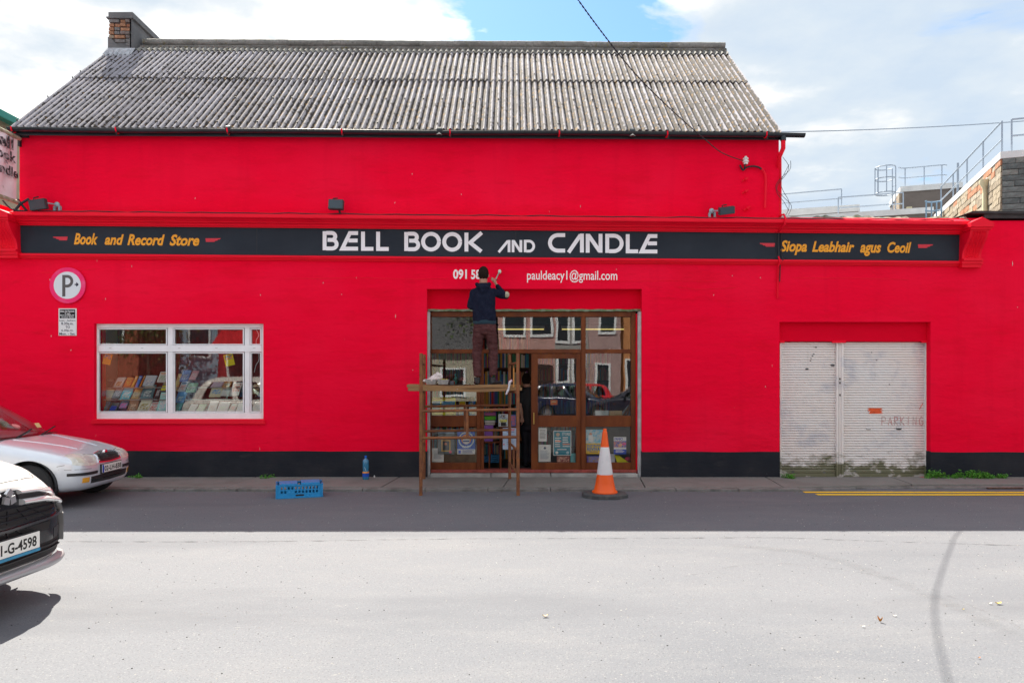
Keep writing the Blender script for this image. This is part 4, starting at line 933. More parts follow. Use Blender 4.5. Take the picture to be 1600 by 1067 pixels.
MB().tube([(pc.x, pc.y, cs.z-0.5), (pc.x, pc.y, 4)], 0.07, 10).build('downpipe', M['cream'], st, smooth=True)
MB().lathe([(0.07,-0.25),(0.07,-0.1),(0.14,0.0),(0.15,0.12),(0,0.12)], (pc.x, pc.y, cs.z-0.55), 12).build('pipe_hopper', M['cream'], st, smooth=True)
MB().tube([(pc.x, pc.y, cs.z-0.45), (pc.x+0.3, pc.y+0.05, cs.z-0.28)], 0.05, 8).build('pipe_inlet', M['greymetal'], st)
# skylight / window reveal on the side wall
w0 = cs+us*2.5+nside*0.06; w0.z = cs.z-1.25
MB().obox(w0+us*1.0, us*1.3, nside*0.14, Vector((0,0,0.10))).build('window_hood', M['cream'], st)
MB().obox(w0+us*1.0-Vector((0,0,0.8)), us*1.1, nside*0.03, Vector((0,0,0.7))).build('window', pbr('blue_grey_glass', (0.25,0.36,0.46), 0.15), st)
# low brown block with coping (two lengths) and railing
lb = thing('flat_roofed_block', 'long low brown block with pale coping and thin railing behind the annex', 'building', (14, 16, 0))
c1, u1, n1_ = dirbox(['wall', 'coping'], 1341, 320.0, 30.0, 5.4, 0.28, 0, 0.5, 180-A, brickwall, lb)
for k in range(3): 
    for j in range(26):
        s = j*0.21+(k % 2)*0.1; q = c1+u1*(s+0.1); q.z = c1.z-0.33-k*0.085
        if random.random() < 0.8: MB().obox(q-n1_*0.005, u1*0.095, n1_*0.012, Vector((0,0,0.036))).build('brick', random.choice(brk), lb)
railing(lb, c1+Vector((-0.55,0.3,0.0)), c1+u1*2.9+Vector((-0.2,0.3,0)), 1, 0.72, 0.33)
railing(lb, c1+u1*3.2+Vector((-0.2,0.3,0)), c1+u1*5.2+Vector((0,0.3,0)), 1, 0.72, 0.1)
fb = thing('flat_roofed_block', 'lower brown flat roofed block with pale coping left of the stone building', 'building', (17, 14, 0))
c2, u2, n2_ = dirbox(['wall', 'coping'], 1456, 324.0, 27.5, 6.2, 0.22, 0, 0.5, 180-A, brownwall, fb)
railing(fb, c2+u2*0.9+n2_*0.4, c2+u2*3.2+n2_*0.4, 1, 0.72, 0.3)
pb = thing('plant_room', 'brown rooftop plant room with pale coping and railing on top', 'building', (19, 20, 0))
c3, u3, n3_ = dirbox(['wall', 'coping'], 1502, 285.0, 32.0, 2.35, 0.24, 4, 3.0, 180-A, brownwall, pb)
e = c3+u3*2.35
MB().obox(e+u3*0.04+n3_*0.6+Vector((0,0,-1.2)), u3*0.04, n3_*0.6, Vector((0,0,0.95))).build('side_wall', stone_l, pb)
MB().obox(c3+u3*2.05-n3_*0.05+Vector((0,0,-1.05)), u3*0.11, n3_*0.05, Vector((0,0,0.11))).build('light_box', M['cream'], pb)
rl = thing('roof_railing', 'tubular guard rail on top of the brown plant room', 'railing', (c3.x, c3.y, c3.z)) 
a0 = c3+u3*0.55+n3_*0.5; a1 = c3+u3*2.15+n3_*0.5
for hh in (0.95, 0.50):
    z = Vector((0,0,hh)); MB().tube(smooth_pts([a0+n3_*0.2+z+Vector((0.1,0,0.0)), a0+z*1.0, a0.lerp(a1,0.6)+z, a1+z, a1+u3*0.25+n3_*-0.2+z], 3), 0.026, 6).build('rail', M['rail'], rl)
for t in (0.06, 0.5, 0.98): q = a0.lerp(a1, t); MB().tube([q, q+Vector((0,0,0.95))], 0.026, 6).build('post', M['rail'], rl)
lc = c3+u3*3.0+Vector((0,0,-0.3)); cage = thing('ladder_cage', 'hooped ladder cage at the left end of the brown plant room', 'ladder', (lc.x, lc.y, lc.z))
for hh in (0.05, 0.70, 1.22):
    pts = [lc+Vector((0.42*math.cos(a), 0.42*math.sin(a), hh)) for a in [math.radians(20+i*32) for i in range(11)]]
    MB().tube(pts, 0.024, 6).build('hoop', M['rail'], cage)
for a in (20, 110, 160, 200, 250, 340): q = lc+Vector((0.42*math.cos(math.radians(a)), 0.42*math.sin(math.radians(a)), 0)); MB().tube([q+Vector((0,0,(-1.6 if a in (20,340) else 0.05))), q+Vector((0,0,1.22))], 0.024, 6).build('upright', M['rail'], cage)
for k in range(7):
    z = -1.4+k*0.36; MB().tube([lc+Vector((0.40,-0.14,z)), lc+Vector((0.40,0.14,z))], 0.018, 6).build('rung', M['rail'], cage)
q = Vector(((1496.5-CX)*30/F, 30-D, 0)); z0, z1 = EYE+(HZ-322)*30/F, EYE+(HZ-255)*30/F
tag(MB().tube([(q.x,q.y,z0-2.5),(q.x,q.y,z1)], 0.045, 8).build('roof_pole', M['rail']), 'single thin vertical pole rising beside the sloping railing', 'pole')
bc = Vector(((1459-CX)*26/F, 26-D, 0)); zb2, zt2 = EYE+(HZ-342)*26/F, EYE+(HZ-314)*26/F
lad = thing('ladder_hoop', 'short pale blue hooped ladder top below the plant room', 'ladder', (bc.x, bc.y, zb2-0.5))
bl_ = pbr('pale_blue_rail', (0.20,0.32,0.44), 0.5)
for hh in (0.0, -0.32): MB().tube([(bc.x-0.27, bc.y, zt2+hh-0.06)]+[(bc.x+0.27*math.cos(math.radians(180-i*22.5)), bc.y+0.2*math.sin(math.radians(i*22.5)), zt2+hh) for i in range(9)]+[(bc.x+0.27, bc.y, zt2+hh-0.06)], 0.028, 6).build('hoop', bl_, lad)
for dx_ in (-0.27, -0.08, 0.10, 0.27): MB().tube([(bc.x+dx_, bc.y, zb2-0.8), (bc.x+dx_, bc.y, zt2-0.03)], 0.028, 6).build('upright', bl_, lad)

# white corrugated roof with teal gutter, far left
lh = thing('neighbour_building', 'neighbouring building with white sunlit roof and teal gutter at the left edge', 'building', (-12, 6, 0))
ex, ez, rx_, rz_ = -10.35, 7.02, -14.1, 9.75
mb = MB(); rows = []
for j in range(5):
    t = j/4; row = []
    for i in range(121):
        y = 0.9+i*0.09; row.append((ex+(rx_-ex)*t, y, ez+(rz_-ez)*t+0.022*math.cos(i*1.8)))
    rows.append(row)
mb.grid(rows); mb.build('roof', pbr('white_sunlit_sheeting', (0.17,0.165,0.162), 0.7, col2=(0.12,0.115,0.11), vscale=6, thr=(0.5,0.7)), lh, smooth=True, fix=False)
MB().box(ex-0.05, ex+0.14, 0.8, 12, ez-0.16, ez+0.0).build('gutter', pbr('teal_gutter', (0.0,0.26,0.20), 0.4), lh, bevel=0.02)
MB().box(ex-7.5, ex-0.15, 0.95, 11.8, 0, ez-0.10).build('wall', pbr('cream_wall', (0.52,0.47,0.33), 0.85, var=0.2), lh)
MB().box(PX(-250), PX(-14), -0.02, 0.6, PZ(403), PZ(315)).build('side_wall', M['red'], lh)

# second overhead wire, service cable to the insulator
def catenary(a, b, sag, n=40):
    a, b = Vector(a), Vector(b); return [a.lerp(b, i/n) - Vector((0,0,sag*4*(i/n)*(1-i/n))) for i in range(n+1)]
e1 = Vector((ix-0.06, -0.09, iz+0.02))
s0 = Vector(((903-CX)*8.6/F, 8.6-D, EYE+(HZ-0)*8.6/F)); dirn = (s0-e1)
far = e1 + dirn*2.2
tw = smooth_pts([e1]+[P(a, b, d_-D) for a, b, d_ in [(1128,239,10.95),(1100,217,10.4),(1050,173,9.6),(1000,124,8.95),(955,70,8.4),(903,0,7.75),(860,-65,7.3),(780,-200,6.6),(660,-430,5.7)]], 60)
acc = [0.0]
for p_, q_ in zip(tw, tw[1:]): acc.append(acc[-1]+(q_-p_).length)
mb = MB()
for s in (0, math.pi):
    mb.tube([p+Vector((0.0048*math.cos(acc[i]*50+s), 0, 0.0048*math.sin(acc[i]*50+s))) for i, p in enumerate(tw)], 0.0045, 5)
tag(mb.build('service_wire', M['cable'], smooth=True), 'black twisted overhead wire falling steeply to the white insulator', 'wire')
a = Vector(((1222-CX)*24/F, 24-D, EYE+(HZ-200)*24/F)); b = Vector(((1800-CX)*30/F, 30-D, EYE+(HZ-170)*30/F))
tag(MB().tube(catenary(a-(b-a)*0.2, b, 0.25), 0.018, 5).build('overhead_wire', M['rail'], smooth=True), 'thin distant overhead wire crossing the sky at the right', 'wire')

# ================================================================ across the street (seen only as reflections)
def house(name, label, x0, x1, h, y, col, wins, roof=None, door=None):
    t = thing(name, label, 'house', ((x0+x1)/2, y, 0)); m = pbr(name+'_render', col, 0.9, var=0.12, vscale=1.5)
    MB().box(x0, x1, y-6, y, 0, h).build('wall', m, t)
    fr = M['upvc']; gl = pbr('dark_window_glass', (0.03,0.04,0.05), 0.08)
    for (wx, wz, ww, wh) in wins:
        f = MB().box(wx-0.10, wx+ww+0.10, y, y+0.05, wz-0.12, wz+wh+0.08).build('window', fr, t); MB().box(wx, wx+ww, y+0.045, y+0.056, wz, wz+wh).build('pane', gl, f)
    if door: MB().box(door, door+1.0, y, y+0.06, 0.1, 2.2).build('door', paint((0.05,0.03,0.03)), t)
    if roof: MB().add([(x0-0.1,y+0.3,h),(x1+0.1,y+0.3,h),(x1+0.1,y-3,h+2.4),(x0-0.1,y-3,h+2.4)], [(0,1,2,3)]).build('roof', paint((0.09,0.09,0.10)), t)
    return t
OY = -20.0
house('terraced_house', 'dusky pink rendered house across the street reflected in the door glass', -0.9, 1.9, 7.5, OY, (0.50,0.30,0.28), [(-0.3,3.6,0.8,1.6),(0.9,3.6,0.8,1.6),(-0.3,0.9,0.8,1.5)], True, 0.8)
house('terraced_house', 'grey rendered house across the street reflected in the shopfront', 1.9, 3.35, 7.2, OY, (0.34,0.33,0.33), [(2.0,3.3,0.45,1.5),(2.75,3.3,0.4,1.5),(2.05,1.5,0.4,1.0),(2.75,1.4,0.4,1.2)], True)
house('terraced_house', 'mauve corner house across the street reflected in the right bay', 3.35, 4.75, 7.8, OY+0.4, (0.42,0.29,0.29), [(3.85,3.7,0.6,1.6),(3.7,0.9,0.5,1.3)], True)
house('terraced_house', 'burnt orange house across the street reflected at the right jamb', 4.75, 9.5, 7.6, OY, (0.55,0.24,0.10), [(5.1,1.0,0.5,1.4),(5.6,3.7,0.8,1.5),(7.4,3.7,0.8,1.5)], True)
house('bungalow', 'low pale gabled house across the street reflected in the left bay', -4.6, -0.9, 2.9, OY-1, (0.40,0.37,0.30), [(-3.2,0.9,1.0,1.1)], True)
house('terraced_house', 'pale blue block far across the street reflected behind the low gabled house', -6.5, -1.2, 5.0, OY-8, (0.28,0.42,0.50), [(-4.6,3.2,1.0,1.0),(-3.0,3.2,1.0,1.0)], True)
house('terraced_house', 'brick red shop across the street reflected in the display window', -21.5, -16.4, 5.6, OY, (0.42,0.12,0.07), [(-20,3.2,0.9,1.4),(-18,3.2,0.9,1.4)], True)
house('terraced_house', 'pale blue house across the street reflected behind the tree', -14.6, -12.9, 5.2, OY, (0.30,0.42,0.54), [(-14.1,2.6,0.8,1.3)], True)
ah = house('terraced_house', 'dark shop with red awning across the street reflected in the display window', -12.9, -7.0, 6.4, OY, (0.40,0.03,0.04), [(-12.4,0.8,2.0,1.9),(-9.8,0.8,2.2,1.9),(-11.8,4.0,0.8,1.4)], True)
MB().add([(-12.7,OY+1.4,2.95),(-8.0,OY+1.4,2.95),(-8.0,OY+0.1,3.7),(-12.7,OY+0.1,3.7),(-12.7,OY+1.4,2.7),(-8.0,OY+1.4,2.7)], [(0,1,2,3),(0,4,5,1)]).build('awning', paint((0.60,0.02,0.03)), ah)
house('terraced_house', 'long grey warehouse across the street to the right', 9.5, 30, 7.0, OY, (0.35,0.35,0.34), [(11+3*i,3.4,1.0,1.4) for i in range(5)], True)
def tree(x, y, h, label, nl=1500, sd=1):
    random.seed(sd); t = thing('street_tree', label, 'tree', (x, y, 0)); mb = MB(); tips = []
    mb.tube([(x,y,0),(x+0.05,y,h*0.25),(x-0.03,y+0.05,h*0.5),(x+0.05,y,h*0.8)], [0.12,0.10,0.07,0.03], 8)
    for k in range(12):
        a = k*2.4; z = h*(0.38+0.045*k); e = Vector((x+math.cos(a)*h*0.26, y+math.sin(a)*h*0.26, z+h*0.16)); m_ = Vector((x,y,z)).lerp(e,0.5)+Vector((0,0,0.1))
        mb.tube([(x,y,z), m_, e], [0.045,0.03,0.012], 6); tips += [e, m_, e.lerp(m_,0.5)]
    mb.build('trunk', M['bark'], t, smooth=True)
    mb = MB()
    for i in range(nl):
        c = random.choice(tips)+Vector([random.gauss(0, h*0.065) for _ in range(3)]); s = random.uniform(0.05, 0.10)
        a = Vector([random.gauss(0,1) for _ in range(3)]).normalized(); b = a.cross(Vector([random.gauss(0,1) for _ in range(3)])).normalized()
        mb.add([c-a*s, c+b*s*0.5, c+a*s, c-b*s*0.5], [(0,1,2,3)])
    tag(mb.build('crown', M['treeleaf'], t, fix=False), kind='stuff'); return t
tree(-15.2, -18.6, 5.2, 'small leafy street tree across the road reflected in the display window', 1600, 4)
tree(-1.7, -22.5, 5.8, 'bushy tree beside the low gabled house reflected in the left bay', 1300, 9)
# ================================================================ cars
def superring(x, zb, zt, zm, hw, eb, et, n=40):
    ring = []
    for i in range(n):
        a = -math.pi/2 + 2*math.pi*i/n; c, s = math.cos(a), math.sin(a)
        y = hw*math.copysign(abs(c)**(et if s > 0 else eb), c); z = zm + ((zt-zm) if s > 0 else (zm-zb))*math.copysign(abs(s)**(et if s > 0 else eb), s)
        ring.append(Vector((x, y, z)))
    return ring
def interp(tab, x):
    for a, b in zip(tab, tab[1:]):
        if a[0] >= x >= b[0]:
            t = (a[0]-x)/(a[0]-b[0]) if a[0] != b[0] else 0; t2 = t
            return [p+(q-p)*t2 for p, q in zip(a, b)]
    return list(tab[-1])
def car_body(stations, name, mat, root, arches, R, n=44):
    """stations: (x, zb, zt, zm, hw, eb, et) from the nose backwards"""
    xs = []; x = stations[0][0]
    while x > -0.5: xs.append(x); x -= 0.022
    while x > stations[-1][0]+0.5: xs.append(x); x -= 0.07
    while x > stations[-1][0]: xs.append(x); x -= 0.03
    xs.append(stations[-1][0])
    mb = MB(); rings = [superring(*interp(stations, q), n=n) for q in xs]
    vs = [v for r in rings for v in r]; fs = []
    for i in range(len(rings)-1):
        for j in range(n): fs.append((i*n+j, (i+1)*n+j, (i+1)*n+(j+1) % n, i*n+(j+1) % n))
    fs += [tuple(range(n)), tuple((len(rings)-1)*n+j for j in range(n-1, -1, -1))]
    mb.add(vs, fs); me = mb.mesh(name, [mat]); o = bpy.data.objects.new(name, me); COL.objects.link(o)
    hw = max(s[4] for s in stations)
    cb = MB()
    for ax in arches:
        for s in (-1, 1):
            cb.lathe([(0, s*(hw-0.26)), (R, s*(hw-0.26)), (R, s*(hw+0.2)), (0, s*(hw+0.2))], (ax, 0, 0.31), 40, axis='y')
    cme = cb.mesh('cut', [mat]); co = bpy.data.objects.new('cut', cme); COL.objects.link(co)
    sm = o.modifiers.new('s', 'SMOOTH'); sm.factor = 0.5; sm.iterations = 3
    bo = o.modifiers.new('b', 'BOOLEAN'); bo.operation = 'DIFFERENCE'; bo.object = co; bo.solver = 'EXACT'
    dg = bpy.context.evaluated_depsgraph_get(); dg.update()
    m2 = bpy.data.meshes.new_from_object(o.evaluated_get(dg)); bpy.data.objects.remove(o); bpy.data.objects.remove(co)
    bm = bmesh.new(); bm.from_mesh(m2); bvh = BVHTree.FromBMesh(bm); bm.free()
    m2.polygons.foreach_set('use_smooth', [True]*len(m2.polygons)); m2.set_sharp_from_angle(angle=math.radians(38))
    return link(name, m2, root), bvh
def patch(bvh, bot, top, axis, off, mat, name, parent, n=14, m=4, rim=0.012, smooth=50, bulge=0.0):
    def resample(pl, k):
        L = [0]
        for a, b in zip(pl, pl[1:]): L.append(L[-1]+math.hypot(b[0]-a[0], b[1]-a[1]))
        out = []
        for i in range(k+1):
            t = L[-1]*i/k; j = 0
            while j < len(L)-2 and L[j+1] < t: j += 1
            f = (t-L[j])/(L[j+1]-L[j]) if L[j+1] > L[j] else 0; out.append((pl[j][0]+(pl[j+1][0]-pl[j][0])*f, pl[j][1]+(pl[j+1][1]-pl[j][1])*f))
        return out
    B, T = resample(bot, n), resample(top, n); rows = []; inn = []
    dr = {'front': Vector((-1,0,0)), 'back': Vector((1,0,0)), 'right': Vector((0,1,0)), 'left': Vector((0,-1,0)), 'top': Vector((0,0,-1))}[axis]
    last = None
    for j in range(m+1):
        r, r2 = [], []
        for i in range(n+1):
            u = B[i][0]+(T[i][0]-B[i][0])*j/m; v = B[i][1]+(T[i][1]-B[i][1])*j/m
            o = {'front': Vector((3,u,v)), 'back': Vector((-9,u,v)), 'right': Vector((u,-3,v)), 'left': Vector((u,3,v)), 'top': Vector((u,v,4))}[axis]
            h = bvh.ray_cast(o, dr)[0]
            if h is None: h = last if last is not None else o+dr*3
            q = Vector(o); 
            if axis in ('front', 'back'): q.x = h.x
            elif axis == 'top': q.z = h.z
            else: q.y = h.y
            last = Vector(q); r.append(q-dr*(off+bulge*math.sin(math.pi*j/m))); r2.append(q+dr*rim)
        rows.append(r); inn.append(r2)
    mb = MB().grid(rows); mb.grid([rows[0], inn[0]]); mb.grid([rows[-1], inn[-1]]); mb.grid([[r[0] for r in rows], [r[0] for r in inn]]); mb.grid([[r[-1] for r in rows], [r[-1] for r in inn]])
    return mb.build(name, mat, parent, smooth=smooth)
def cabin(root, lv, body_mat, hood=0.16, pillars=(0.32, 0.62), nf=10, ns=24):
    """lv: (z, xf, xr, hw). Glass between the first and the fourth level, roof above."""
    rings = []
    for z, xf, xr, hw in lv:
        r = []
        for i in range(nf): u = -1+2*i/nf; r.append(Vector((xf - hood*abs(u)**2.2, u*hw*0.93, z)))           # front, from -y to +y
        for i in range(ns): u = i/ns; x = xf-hood+(xr+0.10-xf+hood)*u; r.append(Vector((x, hw*(0.93+0.07*math.sin(math.pi*min(1, u*1.3+0.05))**0.5), z)))
        for i in range(nf): u = 1-2*i/nf; r.append(Vector((xr+0.10*abs(u)**2, u*hw*0.93, z)))
        for i in range(ns): u = 1-i/ns; x = xf-hood+(xr+0.10-xf+hood)*u; r.append(Vector((x, -hw*(0.93+0.07*math.sin(math.pi*min(1, u*1.3+0.05))**0.5), z)))
        rings.append(r)
    N = len(rings[0]); 
    kg = 3          # glass from level 0 to level kg
    def cells(sel, l0, l1):
        mb = MB(); idx = {}
        def vi(l, j):
            j %= N
            if (l, j) not in idx: idx[(l, j)] = len(mb.v); mb.v.append(tuple(rings[l][j]))
            return idx[(l, j)]
        for l in range(l0, l1):
            for j in sel: mb.f.append([vi(l, j), vi(l, j+1), vi(l+1, j+1), vi(l+1, j)]); mb.m.append(0)
        return mb
    fr = list(range(nf)); lf = list(range(nf, nf+ns)); re = list(range(nf+ns, 2*nf+ns)); rt = list(range(2*nf+ns, 2*nf+2*ns))
    side_g = [k for k in range(2, ns-2) if abs(k/ns-pillars[0]) > 0.022 and abs(k/ns-pillars[1]) > 0.022]
    def split(lst):
        out = [[lst[0]]]
        for a, b in zip(lst, lst[1:]):
            if b == a+1: out[-1].append(b)
            else: out.append([b])
        return out
    cells(fr, 0, kg).build('windscreen', M['carglass'], root, smooth='all', fix=False)
    cells(re[1:-1], 0, kg).build('rear_window', M['carglass'], root, smooth='all', fix=False)
    for grp in split(side_g):
        cells([nf+k for k in grp], 0, kg).build('side_window', M['carglass'], root, smooth='all', fix=False)
        cells([2*nf+2*ns-1-k for k in grp], 0, kg).build('side_window', M['carglass'], root, smooth='all', fix=False)
    gone = set(fr) | set(re[1:-1]) | set(nf+k for k in side_g) | set(2*nf+2*ns-1-k for k in side_g)
    mb = MB(); mb.v = [tuple(v) for r in rings for v in r]
    for l in range(len(rings)-1):
        for j in range(N):
            if l < kg and j in gone: continue
            mb.f.append([l*N+j, l*N+(j+1) % N, (l+1)*N+(j+1) % N, (l+1)*N+j]); mb.m.append(0)
    mb.f.append([(len(rings)-1)*N+j for j in range(N)]); mb.m.append(0)
    roof = mb.build('roof', body_mat, root, smooth='all', fix=True)
    return rings
TY = pbr('tyre_rubber', (0.018,0.018,0.020), 0.75, bump=0.3, bscale=60)
RIM = pbr('silver_wheel', (0.50,0.51,0.53), 0.35, 0.8)
DARKP = pbr('dark_bumper_plastic', (0.018,0.019,0.022), 0.45)
GLOSSB = pbr('gloss_black_panel', (0.012,0.012,0.016), 0.12)
CHROME = pbr('chrome', (0.78,0.79,0.82), 0.09, 1.0)
CHROME2 = pbr('bright_trim', (0.86,0.87,0.89), 0.22, 0.55, coat=0.8)
PLATE = pbr('number_plate_white', (0.78,0.78,0.74), 0.35)
def wheel(root, x, y, r=0.30, w=0.19, spokes=6):
    s = 1 if y > 0 else -1
    t = MB().lathe([(r*0.62, y-w/2), (r*0.93, y-w/2), (r, y-w*0.34), (r, y+w*0.34), (r*0.93, y+w/2), (r*0.62, y+w/2), (r*0.62, y-w/2)], (x, 0, r), 40, axis='y', cap=False).build('wheel', TY, root, smooth=30)
    rim = MB(); yo = y+s*w*0.42
    rim.lathe([(0, y+s*w*0.12), (r*0.62, y+s*w*0.12), (r*0.64, yo), (r*0.58, yo), (r*0.56, y+s*w*0.2), (0, y+s*w*0.2)], (x, 0, r), 36, axis='y')
    for k in range(spokes):
        a = 2*math.pi*k/spokes+0.3; d = Vector((math.cos(a), 0, math.sin(a))); q = Vector((-d.z, 0, d.x)); c = Vector((x, yo-s*0.02, r))
        rim.obox(c+d*r*0.32, d*r*0.28, Vector((0, 0.012, 0)), q*r*0.075)
    rim.lathe([(0.0, yo-s*0.005), (r*0.15, yo-s*0.005), (r*0.15, yo-s*0.05), (0, yo-s*0.05)], (x, 0, r), 16, axis='y')
    rim.build('rim', RIM, t, smooth=35); return t
def arch_liner(root, x, y, R, name='wheel_arch'):
    s = 1 if y > 0 else -1; rows = [[], []]
    for i in range(21):
        a = math.radians(-10+i*10); rows[0].append((x+(R-0.004)*math.cos(a), y-s*0.24, 0.31+(R-0.004)*math.sin(a))); rows[1].append((x+(R-0.004)*math.cos(a), y-s*0.012, 0.31+(R-0.004)*math.sin(a)))
    mb = MB().grid(rows); mb.add([rows[0][i] for i in range(21)], [tuple(range(21))]); mb.build(name, DARKP, root, fix=False)
def seats(root, x0, hw, z=0.5):
    m = pbr('car_seat_cloth', (0.04,0.04,0.045), 0.9)
    for x in (x0-0.95, x0-1.85):
        for y in (-hw*0.48, hw*0.48):
            mb = MB().ell((x, y, z+0.05), 0.26, 0.24, 0.12, 12, 8).ell((x-0.24, y, z+0.38), 0.11, 0.23, 0.36, 12, 8).ell((x-0.27, y, z+0.78), 0.06, 0.12, 0.09, 10, 6); mb.build('seat', m, root, smooth='all')
def plate(root, bvh, y0, y1, z0, z1, s, band=True, off=0.022, mr=0.014):
    """a number plate following the bumper: flat plate at the middle of the nose"""
    h = bvh.ray_cast(Vector((3, (y0+y1)/2, (z0+z1)/2)), Vector((-1,0,0)))[0]; x = h.x+off
    p = MB().box(x-0.02, x, y0, y1, z0, z1).build('number_plate', PLATE, root, bevel=0.003)
    MB().box(x-0.024, x-0.004, y0-0.008, y1+0.008, z0-0.008, z1+0.008).build('plate_holder', DARKP, root)
    # text runs from -y (viewer's left) to +y
    mtx = Matrix(((0,-1,0,x+0.0015),(1,0,0,0),(0,0,1,0),(0,0,0,1)))
    if s: text('plate_lettering', s, y0+(0.055 if band else 0.02), y1-mr, z0+0.018, z1-0.022, 0.0, paint((0.02,0.02,0.02)), p, bold=0.022, mtx=mtx)
    if band: MB().box(x-0.001, x+0.001, y0+0.003, y0+0.045, z0+0.003, z1-0.003).build('blue_band', paint((0.01,0.06,0.45)), p)
    return p, x

# ---------------- silver hatchback
def silver_paint(name, col, rough=0.28, metal=0.55):
    m = bpy.data.materials.new(name); m.use_nodes = True; b = m.node_tree.nodes['Principled BSDF']
    b.inputs['Base Color'].default_value = (*col, 1); b.inputs['Metallic'].default_value = metal; b.inputs['Roughness'].default_value = rough
    b.inputs['Coat Weight'].default_value = 0.6; b.inputs['Coat Roughness'].default_value = 0.04; return m
def hatchback(name, label, paintm, plate_text, detail=True, group=None, seamless=False):
    root = thing(name, label, 'car', (0, 0, 0), group)
    ST = [(0.0, 0.34, 0.50, 0.43, 0.40, .8, .8), (-0.015, 0.28, 0.60, 0.46, 0.54, .6, .6), (-0.05, 0.235, 0.655, 0.48, 0.63, .45, .5), (-0.12, 0.21, 0.69, 0.48, 0.705, .36, .45), (-0.25, 0.20, 0.73, 0.49, 0.765, .32, .42),
          (-0.45, 0.19, 0.785, 0.50, 0.80, .30, .40), (-0.8, 0.19, 0.855, 0.53, 0.822, .28, .38), (-1.08, 0.19, 0.90, 0.55, 0.825, .27, .34), (-1.4, 0.19, 0.93, 0.56, 0.825, .26, .26), (-2.4, 0.19, 0.96, 0.57, 0.825, .26, .24),
          (-3.3, 0.20, 0.98, 0.57, 0.82, .26, .24), (-3.7, 0.24, 0.97, 0.58, 0.78, .28, .26), (-3.88, 0.29, 0.93, 0.58, 0.70, .32, .32), (-3.95, 0.36, 0.84, 0.58, 0.55, .5, .5), (-3.97, 0.45, 0.70, 0.58, 0.40, .8, .8)]
    body, bvh = car_body(ST, 'body', paintm, root, (-0.60, -3.06), 0.335)
    cabin(root, [(0.885,-1.02,-3.86,0.745),(1.06,-1.27,-3.80,0.70),(1.22,-1.50,-3.72,0.65),(1.36,-1.72,-3.60,0.595),(1.41,-1.86,-3.50,0.56),(1.44,-2.05,-3.36,0.49),(1.455,-2.3,-3.1,0.36)], paintm)
    for x in (-0.60, -3.06):
        for y in (-0.725, 0.725): wheel(root, x, y, 0.295, 0.185); arch_liner(root, x, 0.83 if y > 0 else -0.83, 0.335)
    seats(root, -1.2, 0.72)
    MB().add([(-1.05,-0.68,0.90),(-1.05,0.68,0.90),(-1.55,0.66,0.93),(-1.55,-0.66,0.93)], [(0,1,2,3)]).build('dashboard', DARKP, root)
    # lower intake, grille, bumper strip, fog lamps, lamps
    lampm = pbr('headlamp_lens', (0.66,0.66,0.60), 0.15, 0.0, spec=0.5, coat=0.6, var=0.2, vscale=12)
    for s in (-1, 1):
        P2 = lambda pts: [(s*y, z) for y, z in pts]
        lp = patch(bvh, P2([(0.345,0.545),(0.45,0.54),(0.56,0.55),(0.66,0.565),(0.70,0.58)]), P2([(0.315,0.665),(0.42,0.70),(0.52,0.71),(0.61,0.705),(0.66,0.695)]), 'front', 0.006, lampm, 'headlamp', root, 18, 5)
        patch(bvh, P2([(0.40,0.585),(0.52,0.585)]), P2([(0.40,0.665),(0.52,0.67)]), 'front', 0.009, pbr('lamp_reflector', (0.60,0.60,0.57), 0.4, 0.3), 'reflector', lp, 6, 4)
        patch(bvh, P2([(0.57,0.59),(0.64,0.60)]), P2([(0.56,0.67),(0.62,0.67)]), 'front', 0.009, paint((0.62,0.60,0.50), 0.2), 'indicator', lp, 6, 3)
        patch(bvh, P2([(0.34,0.425),(0.50,0.425),(0.64,0.428),(0.73,0.43)]), P2([(0.34,0.462),(0.50,0.462),(0.64,0.465),(0.73,0.467)]), 'front', 0.012, DARKP, 'bumper_strip', root, 14, 2)
        patch(bvh, P2([(0.50,0.325),(0.61,0.33)]), P2([(0.50,0.395),(0.61,0.395)]), 'front', 0.004, pbr('amber_fog_lamp', (0.75,0.36,0.02), 0.15, coat=1.0), 'fog_lamp', root, 6, 3)
        patch(bvh, P2([(0.46,0.50),(0.60,0.505),(0.74,0.515),(0.79,0.53)]), P2([(0.46,0.504),(0.60,0.509),(0.74,0.519),(0.79,0.534)]), 'front', 0.0015, DARKP, 'panel_gap', root, 12, 1, rim=0.004)
        ax = 'left' if s > 0 else 'right'
        patch(bvh, [(-0.20,0.575),(-0.28,0.56)], [(-0.20,0.580),(-0.28,0.565)], ax, 0.0015, DARKP, 'panel_gap', root, 6, 1, rim=0.004)
        for xx in (-1.36, -2.42): patch(bvh, [(xx,0.25),(xx+0.004,0.5),(xx-0.02,0.86)], [(xx-0.007,0.25),(xx-0.003,0.5),(xx-0.027,0.86)], ax, 0.001, DARKP, 'panel_gap', root, 12, 1, rim=0.004)
        patch(bvh, [(-1.40,0.45),(-3.0,0.45)], [(-1.40,0.49),(-3.0,0.49)], ax, 0.012, DARKP, 'side_strip', root, 14, 2)
        patch(bvh, [(-1.20,0.655),(-1.255,0.655)], [(-1.205,0.672),(-1.25,0.672)], ax, 0.006, paint((0.35,0.12,0.03), 0.2), 'side_indicator', root, 4, 2)
        mir = MB().ell((-1.62, s*0.90, 0.98), 0.07, 0.095, 0.065, 12, 8); mir.tube([(-1.60, s*0.76, 0.93), (-1.61, s*0.86, 0.95)], 0.022, 8); mir.build('mirror', DARKP if detail else paintm, root, smooth='all')
